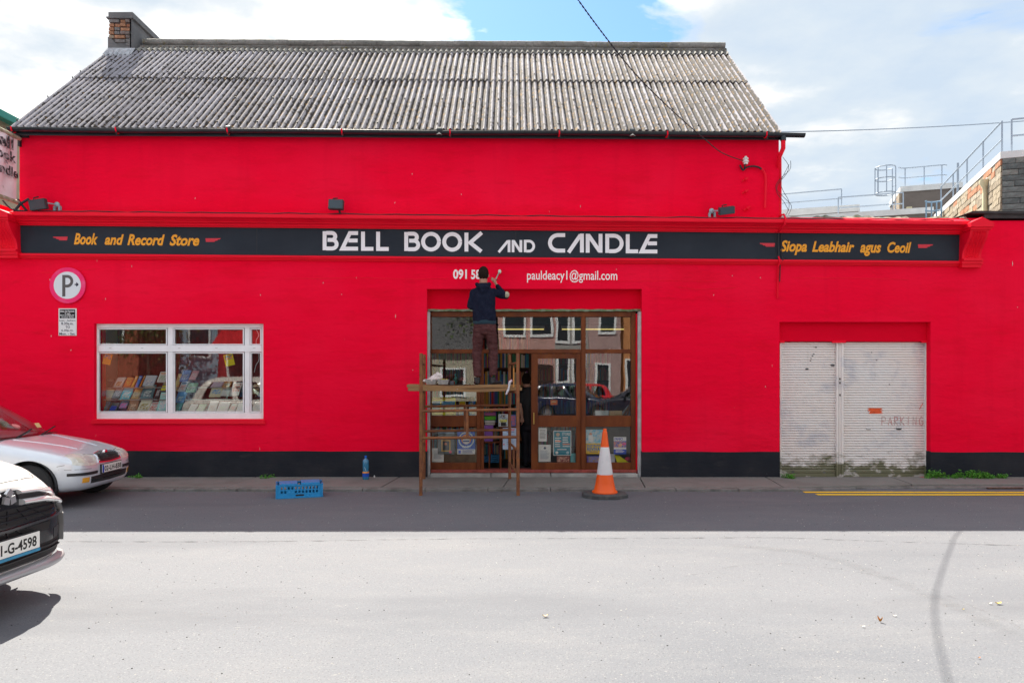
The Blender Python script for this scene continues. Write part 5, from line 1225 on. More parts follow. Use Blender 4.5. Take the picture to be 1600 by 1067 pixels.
        patch(bvh, P2([(0.50,0.70),(0.72,0.70)]), P2([(0.50,0.86),(0.66,0.86)]), 'back', 0.006, pbr('red_tail_lamp', (0.55,0.01,0.01), 0.12, coat=1.0), 'tail_lamp', root, 6, 5)
    gr = patch(bvh, [(-0.29,0.572),(0,0.560),(0.29,0.572)], [(-0.255,0.662),(0,0.682),(0.255,0.662)], 'front', 0.004, DARKP, 'grille', root, 16, 5)
    for k in range(6):
        z = 0.583+k*0.0145; patch(bvh, [(-0.245,z),(0.245,z)], [(-0.245,z+0.004),(0.245,z+0.004)], 'front', 0.009, GLOSSB, 'grille_bar', gr, 14, 1)
    patch(bvh, [(-0.30,0.558),(0,0.545),(0.30,0.558)], [(-0.27,0.572),(0,0.560),(0.27,0.572)], 'front', 0.014, CHROME, 'grille_trim', gr, 16, 2)
    patch(bvh, [(-0.245,0.662),(0,0.678),(0.245,0.662)], [(-0.26,0.680),(0,0.700),(0.26,0.680)], 'front', 0.014, CHROME, 'grille_trim', gr, 16, 2)
    for s in (-1, 1): patch(bvh, [(s*0.27,0.560),(s*0.242,0.675)], [(s*0.295,0.560),(s*0.262,0.675)], 'front', 0.014, CHROME, 'grille_trim', gr, 6, 2)
    hx = bvh.ray_cast(Vector((3,0,0.672)), Vector((-1,0,0)))[0].x
    MB().lathe([(0,hx+0.03),(0.036,hx+0.028),(0.040,hx+0.018),(0.040,hx)], (0,0,0.675), 20, axis='x').build('badge', CHROME, gr, smooth=40)
    patch(bvh, [(-0.46,0.305),(0,0.295),(0.46,0.305)], [(-0.47,0.395),(0,0.400),(0.47,0.395)], 'front', 0.003, DARKP, 'lower_intake', root, 18, 4)
    patch(bvh, [(-0.45,0.34),(0.45,0.34)], [(-0.45,0.352),(0.45,0.352)], 'front', 0.009, GLOSSB, 'intake_bar', root, 14, 1)
    plate(root, bvh, -0.26, 0.26, 0.415, 0.525, plate_text, off=0.028)
    patch(bvh, [(-0.22,-0.66),(-0.24,-0.4),(-0.17,-0.26)], [(-1.0,-0.60),(-1.0,-0.4),(-1.0,-0.2)], 'top', -0.0, paintm, 'bonnet_crease', root, 2, 2) if False else None
    patch(bvh, [(-0.13,-0.44),(-0.085,-0.25),(-0.075,0.0),(-0.085,0.25),(-0.13,0.44)], [(-0.137,-0.44),(-0.092,-0.25),(-0.082,0.0),(-0.092,0.25),(-0.137,0.44)], 'top', 0.0012, DARKP, 'panel_gap', root, 24, 1, rim=0.004)
    for s in (-1, 1):
        cr = [(-0.30,s*0.24),(-0.6,s*0.30),(-1.0,s*0.42)]; patch(bvh, cr, [(a, b+s*0.018) for a, b in cr], 'top', 0.007, paintm, 'bonnet_crease', root, 16, 2, smooth='all')
    for y in (-0.35, 0.2): MB().tube([(-1.04, y+0.05, 0.905), (-1.09, y+0.30, 0.945), (-1.13, y+0.52, 0.985)], 0.010, 6).build('wiper', DARKP, root)
    return root
silver = silver_paint('silver_car_paint', (0.72,0.77,0.84), 0.33, 0.35)
fab = hatchback('parked_car', 'silver hatchback parked against the red wall at the left edge', silver, '02-LH-838')
# toy, permit and papers inside the windscreen
fx, fy = -5.42, -1.90
fab.location = (fx, fy, 0.0); fab.scale = (1, 1, 0.965); fab.rotation_euler = (0, 0, math.radians(3.0))
def incar(x, y, z):
    return fab.location + Matrix.Rotation(math.radians(3.0), 3, 'Z') @ Vector((x, y, z))
q = incar(-1.32, -0.02, 0.96); toy = thing('soft_toy', 'small tan and pink soft toy behind the silver car windscreen', 'toy', q)
MB().ell(q+Vector((-0.05,0,0.05)), 0.06, 0.05, 0.06, 12, 8).ell(q+Vector((-0.09,0.0,0.10)), 0.02, 0.02, 0.02, 8, 6).build('head', pbr('tan_plush', (0.42,0.22,0.09), 0.95), toy, smooth='all')
MB().ell(q+Vector((0.05,0.02,0.025)), 0.10, 0.05, 0.045, 12, 8).build('body', pbr('pink_plush', (0.62,0.20,0.20), 0.95), toy, smooth='all')
q = incar(-1.42, -0.36, 0.965); tag(MB().obox(q, Vector((0.10,0.02,0.03)), Vector((0.0,0.10,0.0)), Vector((0,0,0.002))).build('paper_sheet', paint((0.75,0.75,0.72))), 'white paper lying on the silver car dashboard', 'paper')
q = incar(-1.19, 0.42, 0.985); tag(MB().obox(q, Vector((0.02,0,-0.03)), Vector((0,0.045,0)), Vector((0.002,0,0.002))).build('parking_permit', paint((0.75,0.55,0.25))), 'small permit disc at the silver car windscreen corner', 'permit')

# ---------------- white SUV, front corner in the foreground
def suv():
    pm = pbr('pearl_white_paint', (0.66,0.655,0.635), 0.35, 0.0, coat=0.5); root = thing('parked_car', 'white suv with chrome and black front nosing in at the lower left', 'car', (0, 0, 0))
    ST = [(0.0, 0.33, 0.86, 0.56, 0.42, .55, .55), (-0.02, 0.29, 0.905, 0.55, 0.50, .45, .85), (-0.06, 0.27, 0.935, 0.55, 0.61, .36, .85), (-0.13, 0.26, 0.965, 0.55, 0.71, .30, .82), (-0.24, 0.25, 0.99, 0.56, 0.795, .26, .76),
          (-0.40, 0.25, 1.02, 0.60, 0.865, .24, .60), (-0.8, 0.25, 1.07, 0.66, 0.905, .23, .36), (-1.15, 0.25, 1.09, 0.66, 0.905, .23, .24), (-2.5, 0.25, 1.12, 0.67, 0.905, .23, .22),
          (-3.9, 0.26, 1.14, 0.67, 0.90, .23, .22), (-4.4, 0.30, 1.12, 0.68, 0.86, .25, .24), (-4.6, 0.36, 1.08, 0.68, 0.76, .32, .32), (-4.66, 0.46, 0.98, 0.70, 0.60, .6, .6)]
    body, bvh = car_body(ST, 'body', pm, root, (-0.93, -3.60), 0.385)
    cabin(root, [(1.08,-1.15,-4.50,0.80),(1.26,-1.45,-4.42,0.75),(1.43,-1.72,-4.32,0.70),(1.56,-1.93,-4.20,0.65),(1.62,-2.1,-4.1,0.60),(1.66,-2.35,-3.9,0.50),(1.68,-2.7,-3.6,0.36)], pm)
    for x in (-0.93, -3.60):
        for y in (-0.79, 0.79): wheel(root, x, y, 0.345, 0.22, 5); arch_liner(root, x, 0.90 if y > 0 else -0.90, 0.385)
    seats(root, -1.4, 0.8, 0.65)
    F_ = 'front'; pt = lambda b, t, off, m, nm, par=None, n=18, mm=3, **k: patch(bvh, b, t, F_, off, m, nm, par or root, n, mm, **k)
    # dark centre of the bumper
    dark = pt([(-0.70,0.335),(0,0.325),(0.70,0.335)], [(-0.70,0.68),(-0.5,0.79),(-0.25,0.85),(0,0.875),(0.25,0.85),(0.5,0.79),(0.70,0.68)], 0.004, GLOSSB, 'bumper_centre', n=40, mm=16)
    mesh_ = pt([(-0.50,0.645),(0,0.625),(0.50,0.645)], [(-0.56,0.735),(0,0.745),(0.56,0.735)], 0.007, pbr('grille_void', (0.004,0.004,0.005), 0.6), 'upper_grille', n=30, mm=4)
    for z in (0.66, 0.70):
        pt([(-0.52,z+0.008),(0,z-0.004),(0.52,z+0.008)], [(-0.52,z+0.018),(0,z+0.008),(0.52,z+0.018)], 0.016, GLOSSB, 'grille_bar', mesh_, n=30, mm=1)
    for k in range(-2, 3): pt([(k*0.19,0.64),(k*0.19+0.007,0.64)], [(k*0.09,0.735),(k*0.09+0.008,0.735)], 0.012, GLOSSB, 'grille_bar', mesh_, n=1, mm=3)
    low = pt([(-0.42,0.525),(0,0.515),(0.42,0.53)], [(-0.44,0.585),(0,0.575),(0.44,0.59)], 0.007, pbr('intake_void', (0.004,0.004,0.005), 0.6), 'middle_grille', n=26, mm=3)
    for k in range(-2, 3): pt([(k*0.17,0.53),(k*0.17+0.007,0.53)], [(k*0.09,0.583),(k*0.09+0.008,0.583)], 0.012, GLOSSB, 'grille_bar', low, n=1, mm=3)
    pt([(-0.66,0.603),(0,0.590),(0.66,0.61)], [(-0.68,0.622),(0,0.606),(0.68,0.628)], 0.02, pbr('satin_black_bar', (0.03,0.03,0.035), 0.2, coat=0.6), 'bumper_bar', n=34, mm=2)
    lo = pt([(-0.58,0.345),(0,0.335),(0.58,0.345)], [(-0.64,0.435),(0,0.425),(0.64,0.445)], 0.008, pbr('lower_void', (0.006,0.006,0.007), 0.6), 'lower_intake', n=30, mm=3)
    for z in (0.375, 0.405): pt([(-0.60,z+0.01),(0,z-0.006),(0.60,z+0.01)], [(-0.60,z+0.018),(0,z+0.002),(0.60,z+0.018)], 0.022, DARKP, 'intake_bar', lo, n=28, mm=1)
    # silver skid lip standing proud
    lip = []; 
    mb = MB(); rows = []
    for (dx_, z) in [(0.0,0.318),(0.045,0.308),(0.062,0.285),(0.04,0.255),(-0.03,0.245)]:
        row = []
        for i in range(41):
            y = -0.74+1.48*i/40; h = bvh.ray_cast(Vector((3, y, 0.36)), Vector((-1,0,0)))[0]; bx = h.x if h else -0.35
            row.append((bx+dx_, y, z))
        rows.append(row)
    mb.grid(rows).build('skid_lip', pbr('silver_skid_plate', (0.42,0.43,0.45), 0.4, 0.5), root, smooth='all')
    # chrome bars running into the lamps, emblem between them
    for s in (-1, 1):
        Q = lambda pts: [(s*y, z) for y, z in pts]
        pt(Q([(0.10,0.838),(0.30,0.825),(0.47,0.788)]), Q([(0.09,0.872),(0.30,0.862),(0.47,0.825)]), 0.022, CHROME2, 'chrome_bar', n=18, mm=8, bulge=0.022)
        pt(Q([(0.12,0.758),(0.35,0.745),(0.55,0.708),(0.66,0.675)]), Q([(0.12,0.800),(0.35,0.788),(0.55,0.752),(0.655,0.722)]), 0.026, CHROME2, 'chrome_bar', n=22, mm=8, bulge=0.028)
        pt(Q([(0.12,0.800),(0.35,0.788),(0.50,0.762)]), Q([(0.10,0.838),(0.30,0.825),(0.48,0.790)]), 0.008, DARKP, 'grille_recess', n=16, mm=2)
        # chrome shield, downwards
        pt(Q([(0.60,0.690),(0.645,0.65),(0.665,0.60)]), Q([(0.665,0.715),(0.71,0.67),(0.725,0.61)]), 0.040, CHROME2, 'chrome_shield', n=12, mm=3)
        pt(Q([(0.675,0.60),(0.675,0.50),(0.65,0.40)]), Q([(0.73,0.61),(0.73,0.50),(0.70,0.40)]), 0.045, pbr('grey_plastic_column', (0.30,0.30,0.30), 0.5), 'bumper_column', n=12, mm=3)
        lamp = pt(Q([(0.49,0.778),(0.58,0.755),(0.67,0.725),(0.73,0.69)]), Q([(0.49,0.832),(0.58,0.815),(0.67,0.785),(0.735,0.75)]), 0.012, pbr('suv_lamp_lens', (0.62,0.64,0.66), 0.12, 0.15, coat=0.8), 'headlamp', n=18, mm=5)
        pt(Q([(0.56,0.772),(0.63,0.752)]), Q([(0.56,0.808),(0.63,0.79)]), 0.016, CHROME, 'reflector', lamp, n=5, mm=4)
        pt(Q([(0.50,0.43),(0.64,0.44)]), Q([(0.50,0.52),(0.66,0.53)]), 0.006, DARKP, 'fog_recess', n=6, mm=3)
    # three-diamond emblem
    h = bvh.ray_cast(Vector((3,0,0.83)), Vector((-1,0,0)))[0]; ex_ = h.x+0.035; mb = MB()
    def rh(a, l=0.066, w=0.036):
        a = math.radians(a); d = (math.sin(a), math.cos(a)); n_ = (-d[1], d[0]); c = (0.0, 0.826)
        pts = [c, (c[0]+d[0]*l/2+n_[0]*w, c[1]+d[1]*l/2+n_[1]*w), (c[0]+d[0]*l, c[1]+d[1]*l), (c[0]+d[0]*l/2-n_[0]*w, c[1]+d[1]*l/2-n_[1]*w)]
        mb.add([(ex_, y, z) for y, z in pts]+[(ex_-0.02, y, z) for y, z in pts], [(0,1,2,3),(7,6,5,4),(0,4,5,1),(1,5,6,2),(2,6,7,3),(3,7,4,0)])
    for a in (0, 120, 240): rh(a)
    mb.build('emblem', pbr('satin_silver_emblem', (0.50,0.51,0.54), 0.25, 0.7), root)
    pl, px_ = plate(root, bvh, -0.26, 0.26, 0.432, 0.548, '161-G-4598', off=0.055, band=True, mr=0.035)
    MB().box(px_-0.002, px_+0.003, -0.26, 0.26, 0.410, 0.430).build('dealer_strip', paint((0.05,0.25,0.42)), pl)
    # bonnet shut line
    cr = [(-0.34,-0.66),(-0.13,-0.45),(-0.06,-0.2),(-0.045,0.0),(-0.06,0.2),(-0.13,0.45),(-0.34,0.66)]; patch(bvh, cr, [(a-0.008, b) for a, b in cr], 'top', 0.001, DARKP, 'panel_gap', root, 24, 1, rim=0.004)
    for s in (-1, 1):
        cr = [(-0.2,s*0.50),(-0.6,s*0.58),(-1.1,s*0.66)]; patch(bvh, cr, [(a, b+s*0.03) for a, b in cr], 'top', 0.006, pm, 'bonnet_crease', root, 16, 2, smooth='all')
        mir = MB().ell((-1.75, s*1.02, 1.17), 0.09, 0.12, 0.085, 12, 8); mir.tube([(-1.72, s*0.84, 1.10), (-1.74, s*0.96, 1.14)], 0.03, 8); mir.build('mirror', pm, root, smooth='all')
        for xx in (-1.62, -2.72): patch(bvh, [(xx,0.35),(xx-0.01,0.95)], [(xx-0.008,0.35),(xx-0.018,0.95)], 'left' if s > 0 else 'right', 0.001, DARKP, 'panel_gap', root, 10, 1, rim=0.004)
        patch(bvh, [(-0.55,0.30),(-4.2,0.30)], [(-0.55,0.40),(-4.2,0.40)], 'left' if s > 0 else 'right', 0.012, DARKP, 'side_cladding', root, 30, 2) if False else None
    return root
out_ = suv()
out_.location = (-3.465, -6.74, 0.0); out_.rotation_euler = (0, 0, math.radians(-3.2))
# cars across the street (reflections)
def reflect_car(col, x, y, rot, label, plate_):
    o = hatchback('parked_car', label, silver_paint('car_paint', col, 0.25, 0.1), plate_, detail=False, group='cars parked across the street')
    o.location = (x, y, 0); o.rotation_euler = (0, 0, math.radians(rot)); return o
c_a = reflect_car((0.02,0.03,0.07), 4.5, -15.6, 12, 'dark blue hatchback across the street reflected in the right bay', '')
c_b = reflect_car((0.03,0.03,0.05), 2.9, -15.9, 200, 'near black hatchback across the street reflected in the door glass', '')
c_c = reflect_car((0.55,0.02,0.03), 0.2, -17.4, 180, 'bright red hatchback across the street reflected in the door glass', '')
c_d = reflect_car((0.75,0.75,0.74), -7.3, -14.2, 0, 'white car across the street reflected in the display window', '')
# ================================================================ things on and round the shopfront
# -------- banner
by0, by1 = -0.88, -0.13; bx = -7.88; z_t, z_b = 5.47, 4.44
bn = thing('hanging_banner', 'weathered white cloth banner with faded black lettering hanging at the far left', 'banner', (bx, by1, z_b))
rows = []
for j in range(13):
    t = j/12; rows.append([(bx+0.012*math.sin(u*0.9+t*4)+0.02*math.sin(math.pi*t)*math.sin(u*0.35), by0+(by1-by0)*u/14, z_t+(z_b-z_t)*t) for u in range(15)])
mb = MB().grid(rows); mb.grid([[(x-0.004, y, z) for x, y, z in r][::-1] for r in rows])
mb.build('cloth', layered('stained_white_cloth', (0.84,0.78,0.82), [('noise', 3, U, 0.45, 0.7, (0.70,0.62,0.66), 0.8), ('noise', 9, U, 0.66, 0.72, (0.22,0.20,0.10), 0.6)], rough=0.9), bn, smooth='all')
for z in (z_t, z_b): MB().tube([(bx, by0-0.03, z), (bx, by1+0.06, z)], 0.032, 10).build('pole', M['bark'] if z == 99 else pbr('stained_pole', (0.50,0.46,0.40), 0.8, col2=(0.18,0.20,0.08), vscale=12), bn, smooth=30)
fad = pbr('faded_black_lettering', (0.03,0.03,0.035), 0.8, col2=(0.45,0.41,0.43), vscale=16, thr=(0.50,0.60))
mtx = Matrix(((0,-1,0,bx+0.030),(1,0,0,0),(0,0,1,0),(0,0,0,1)))
for s, a, b, zz0, zz1 in [('Bell', -0.80, -0.26, 5.22, 5.42), ('Book', -0.76, -0.20, 5.03, 5.19), ('&', -0.46, -0.38, 4.975, 5.02), ('Candle', -0.84, -0.15, 4.80, 4.96)]:
    text('lettering', s, a, b, zz0, zz1, 0.0, fad, bn, bold=0.03, mtx=mtx)
MB().box(PX(33), PX(46), -0.03, 0.0, PZ(216), PZ(211.5)).box(PX(31), PX(34), -0.05, 0.0, PZ(230), PZ(196)).build('top_bracket', M['cable'], bn)
mb = MB().tube([P(22,330,-0.2), P(33,318,-0.1), P(45,311,-0.03)], 0.02, 6); mb.tube([P(28,312,-0.1), P(34,320,-0.1), P(42,330,-0.15)], 0.018, 6); mb.build('lower_bracket', M['cable'], bn)
MB().tube(smooth_pts([P(4,313,-0.3), P(14,324,-0.25), P(26,329,-0.22), P(40,330,-0.2)], 4), 0.012, 6).build('stay_wire', M['cable'], bn, smooth=True)
# -------- floodlights
def flood(name, label, pxa, pxb, pya, pyb, tilt, roll, arm, glass=True):
    Y = -0.22; c = P((pxa+pxb)/2, (pya+pyb)/2, Y); w = (pxb-pxa)/98/2; h = (pyb-pya)/98/2
    t = thing(name, label, 'floodlight', (c.x, c.y, c.z-h), 'floodlights along the fascia')
    R_ = Matrix.Rotation(math.radians(roll), 4, 'Y') @ Matrix.Rotation(math.radians(tilt), 4, 'X')
    fr = [(-w,-h*0.8),(w,-h*0.8),(w,h*0.8),(-w,h*0.8)]; bk = [(x*0.7, z*0.6) for x, z in fr]
    T = lambda x, y, z: c + (R_ @ Vector((x, y, z)))
    MB().add([T(x,-0.05,z) for x, z in fr]+[T(x,0.03,z) for x, z in fr]+[T(x,0.10,z) for x, z in bk], [(3,2,1,0),(0,1,5,4),(1,2,6,5),(2,3,7,6),(3,0,4,7),(4,5,9,8),(5,6,10,9),(6,7,11,10),(7,4,8,11),(8,9,10,11)]).build('housing', pbr('floodlight_body', (0.03,0.045,0.055), 0.5), t, bevel=0.008)
    MB().add([T(x*0.88,-0.053,z*0.84) for x, z in fr], [(0,1,2,3)]).build('lens', pbr('floodlight_lens', (0.03,0.05,0.07), 0.10), t)
    MB().tube([T(-w*0.5,0,h*0.8), T(-w*0.5,0.02,h*1.15), T(w*0.1,0.02,h*1.2)], 0.010, 6).build('knob', M['cable'], t)
    if arm:
        a = P(*arm, -0.03); am = pbr('pale_blue_arm', (0.28,0.42,0.48), 0.5)
        MB().tube([T(w*(1 if a.x > c.x else -1), 0.02, h*0.1), a], 0.011, 6).ell(a, 0.045, 0.03, 0.045).build('arm', am, t, smooth=50)
        MB().box(a.x-0.05, a.x-0.02, -0.05, 0.0, a.z-0.13, a.z-0.03).box(a.x+0.03, a.x+0.06, -0.05, 0.0, a.z-0.13, a.z-0.02).build('arm_foot', am, t)
    else: MB().tube([T(w*0.3,0.05,-h*0.6), T(w*0.45,0.10,-h*1.3)], 0.018, 6).build('arm', M['cable'], t)
flood('floodlight', 'blue black floodlight on a pale arm above the left end of the signboard', 48, 73, 310, 330, 8, -8, (89, 320))
flood('floodlight', 'black floodlight above the signboard over the word Bell', 514, 537, 311, 330, -6, 2, None)
flood('floodlight', 'blue black floodlight tilted right above the signboard near the insulator', 1123, 1147, 322, 336, 20, -7, (1112, 330))
# -------- parking sign
pc_ = P(106, 446, -0.02); ps = thing('parking_sign', 'round parking sign with faded pink rim and arrow', 'sign', (pc_.x, -0.02, pc_.z-0.29))
MB().lathe([(0,-0.012),(0.288,-0.012),(0.288,0.006),(0,0.006)], (pc_.x, -0.02, pc_.z), 48, axis='y').build('rim', layered('faded_pink_rim', (0.86,0.006,0.14), [('noise', 6, U, 0.5, 0.7, (0.80,0.10,0.25), 0.7)], rough=0.45), ps, smooth=30)
MB().lathe([(0,-0.016),(0.218,-0.016),(0.218,-0.011),(0,-0.011)], (pc_.x, -0.02, pc_.z), 48, axis='y').build('disc', pbr('sign_white', (0.66,0.72,0.78), 0.4), ps, smooth=30)
gy_ = paint((0.11,0.105,0.11)); mb = MB(); x, z = pc_.x-0.055, pc_.z
ribbon(mb, [(x,z-0.18),(x,z+0.165)], 0.050, -0.037); ribbon(mb, [(x+0.02,z+0.143),(x+0.055,z+0.143)]+[(x+0.055+0.075*math.cos(math.radians(a)), z+0.065+0.078*math.sin(math.radians(a))) for a in range(80,-91,-17)]+[(x+0.02,z-0.013)], 0.046, -0.0374)
mb.build('letter_p', gy_, ps, fix=False)
mb = MB(); ax_ = pc_.x+0.12; ribbon(mb, [(ax_,z+0.012),(ax_+0.05,z+0.012)], 0.020, -0.037); mb.add([(ax_+0.028,-0.0374,z-0.025),(ax_+0.066,-0.0374,z+0.012),(ax_+0.028,-0.0374,z+0.049),(ax_+0.022,-0.0374,z+0.03),(ax_+0.036,-0.0374,z+0.012),(ax_+0.022,-0.0374,z-0.006)], [(0,1,4,5),(1,2,3,4)]); mb.build('arrow', paint((0.02,0.02,0.05)), ps, fix=False)
pp = thing('parking_plate', 'small white plate with parking hours under the round sign', 'sign', P(106, 525, -0.01))
ppx0, ppx1 = PX(92), PX(120.2)
MB().box(ppx0, ppx1, -0.012, -0.002, PZ(524.5), PZ(482)).build('plate', pbr('plate_white', (0.70,0.72,0.74), 0.4), pp, bevel=0.004)
MB().box(PX(94), PX(118.2), -0.0135, -0.011, PZ(497.5), PZ(483.6)).build('black_panel', paint((0.02,0.02,0.022)), pp)
for s, a, b, yt, yb, m_ in [('Disc & Permit', 95, 117, 485, 488, 0), ('2 uair', 102, 111, 488.6, 491, 0), ('PAY & DISPLAY', 95, 117, 491.6, 494, 0), ('2 hour limit', 97, 116, 494.6, 496.8, 0),
                            ('Luan - Satharn', 93.5, 118.5, 499.5, 502, 1), ('8.30a.m.', 96.5, 115.5, 503.5, 507.6, 1), ('TO', 103, 110, 509.2, 513, 1), ('6.30p.m.', 96.5, 115.5, 514.6, 518.6, 1), ('Mon. - Sat.', 93.5, 118.5, 519.6, 523.6, 1)]:
    text('lettering', s, PX(a), PX(b), PZ(yb), PZ(yt), -0.0142 if m_ == 0 else -0.0128, paint((0.03,0.04,0.06)) if m_ else paint((0.75,0.78,0.80)), pp, bold=0.02)

# -------- books in the display window
random.seed(21)
def bookat(x0, x1, yt, yb, Y, col, label, pic=None, band=None, lean=0.20, skew=0.0, name='book', cat='book', group='books in the display window', thick=0.02):
    """x0.. are places in the crop of the window; converted to the photograph's pixels"""
    A_ = lambda u: 130+u/5.3333; B_ = lambda v: 490+v/5.3333
    a, b = PX(A_(x0), Y), PX(A_(x1), Y); t, z0 = PZ(B_(yt), Y), PZ(B_(yb), Y); h = t-z0; w = b-a; sk = skew*h
    dv = Vector((sk, lean*0.6, h)); du = Vector((w-abs(sk), 0, 0)); c0 = Vector((a-min(0, sk), Y, z0)); nn = du.cross(dv).normalized()
    if nn.y > 0: nn = -nn
    q = lambda u, v, o=0.0: c0+du*u+dv*v+nn*o
    col = tuple(min(0.85, c*1.7+0.02) for c in col)
    if pic: pic = tuple(tuple(min(0.85, c*1.7+0.02) for c in k) for k in pic)
    root = MB().add([q(0,0),q(1,0),q(1,1),q(0,1),q(0,0,-thick),q(1,0,-thick),q(1,1,-thick),q(0,1,-thick)], [(0,1,2,3),(7,6,5,4),(0,4,5,1),(1,5,6,2),(2,6,7,3),(3,7,4,0)]).build(name, paint(col, 0.35, 'book_cover'))
    tag(root, label, cat, group)
    if pic:
        u0, u1, v0, v1 = random.choice([(0.12,0.88,0.12,0.62),(0.1,0.9,0.3,0.72),(0.2,0.8,0.1,0.55)])
        m = pbr('cover_picture', pic[0], 0.4, col2=pic[1], vscale=9/max(w, 0.05)*0.12*6, thr=(0.45,0.55))
        MB().add([q(u0,v0,0.0015),q(u1,v0,0.0015),q(u1,v1,0.0015),q(u0,v1,0.0015)], [(0,1,2,3)]).build('cover_picture', m, root, fix=False)
    if band:
        for v0, v1, u0, u1 in ((0.80,0.90,0.1,0.9),(0.70,0.75,0.18,0.8)):
            MB().add([q(u0,v0,0.0018),q(u1,v0,0.0018),q(u1,v1,0.0018),q(u0,v1,0.0018)], [(0,1,2,3)]).build('title_band', paint(band, 0.4), root, fix=False)
    return root
R3, R2, R1, R0 = 0.44, 0.34, 0.25, 0.18
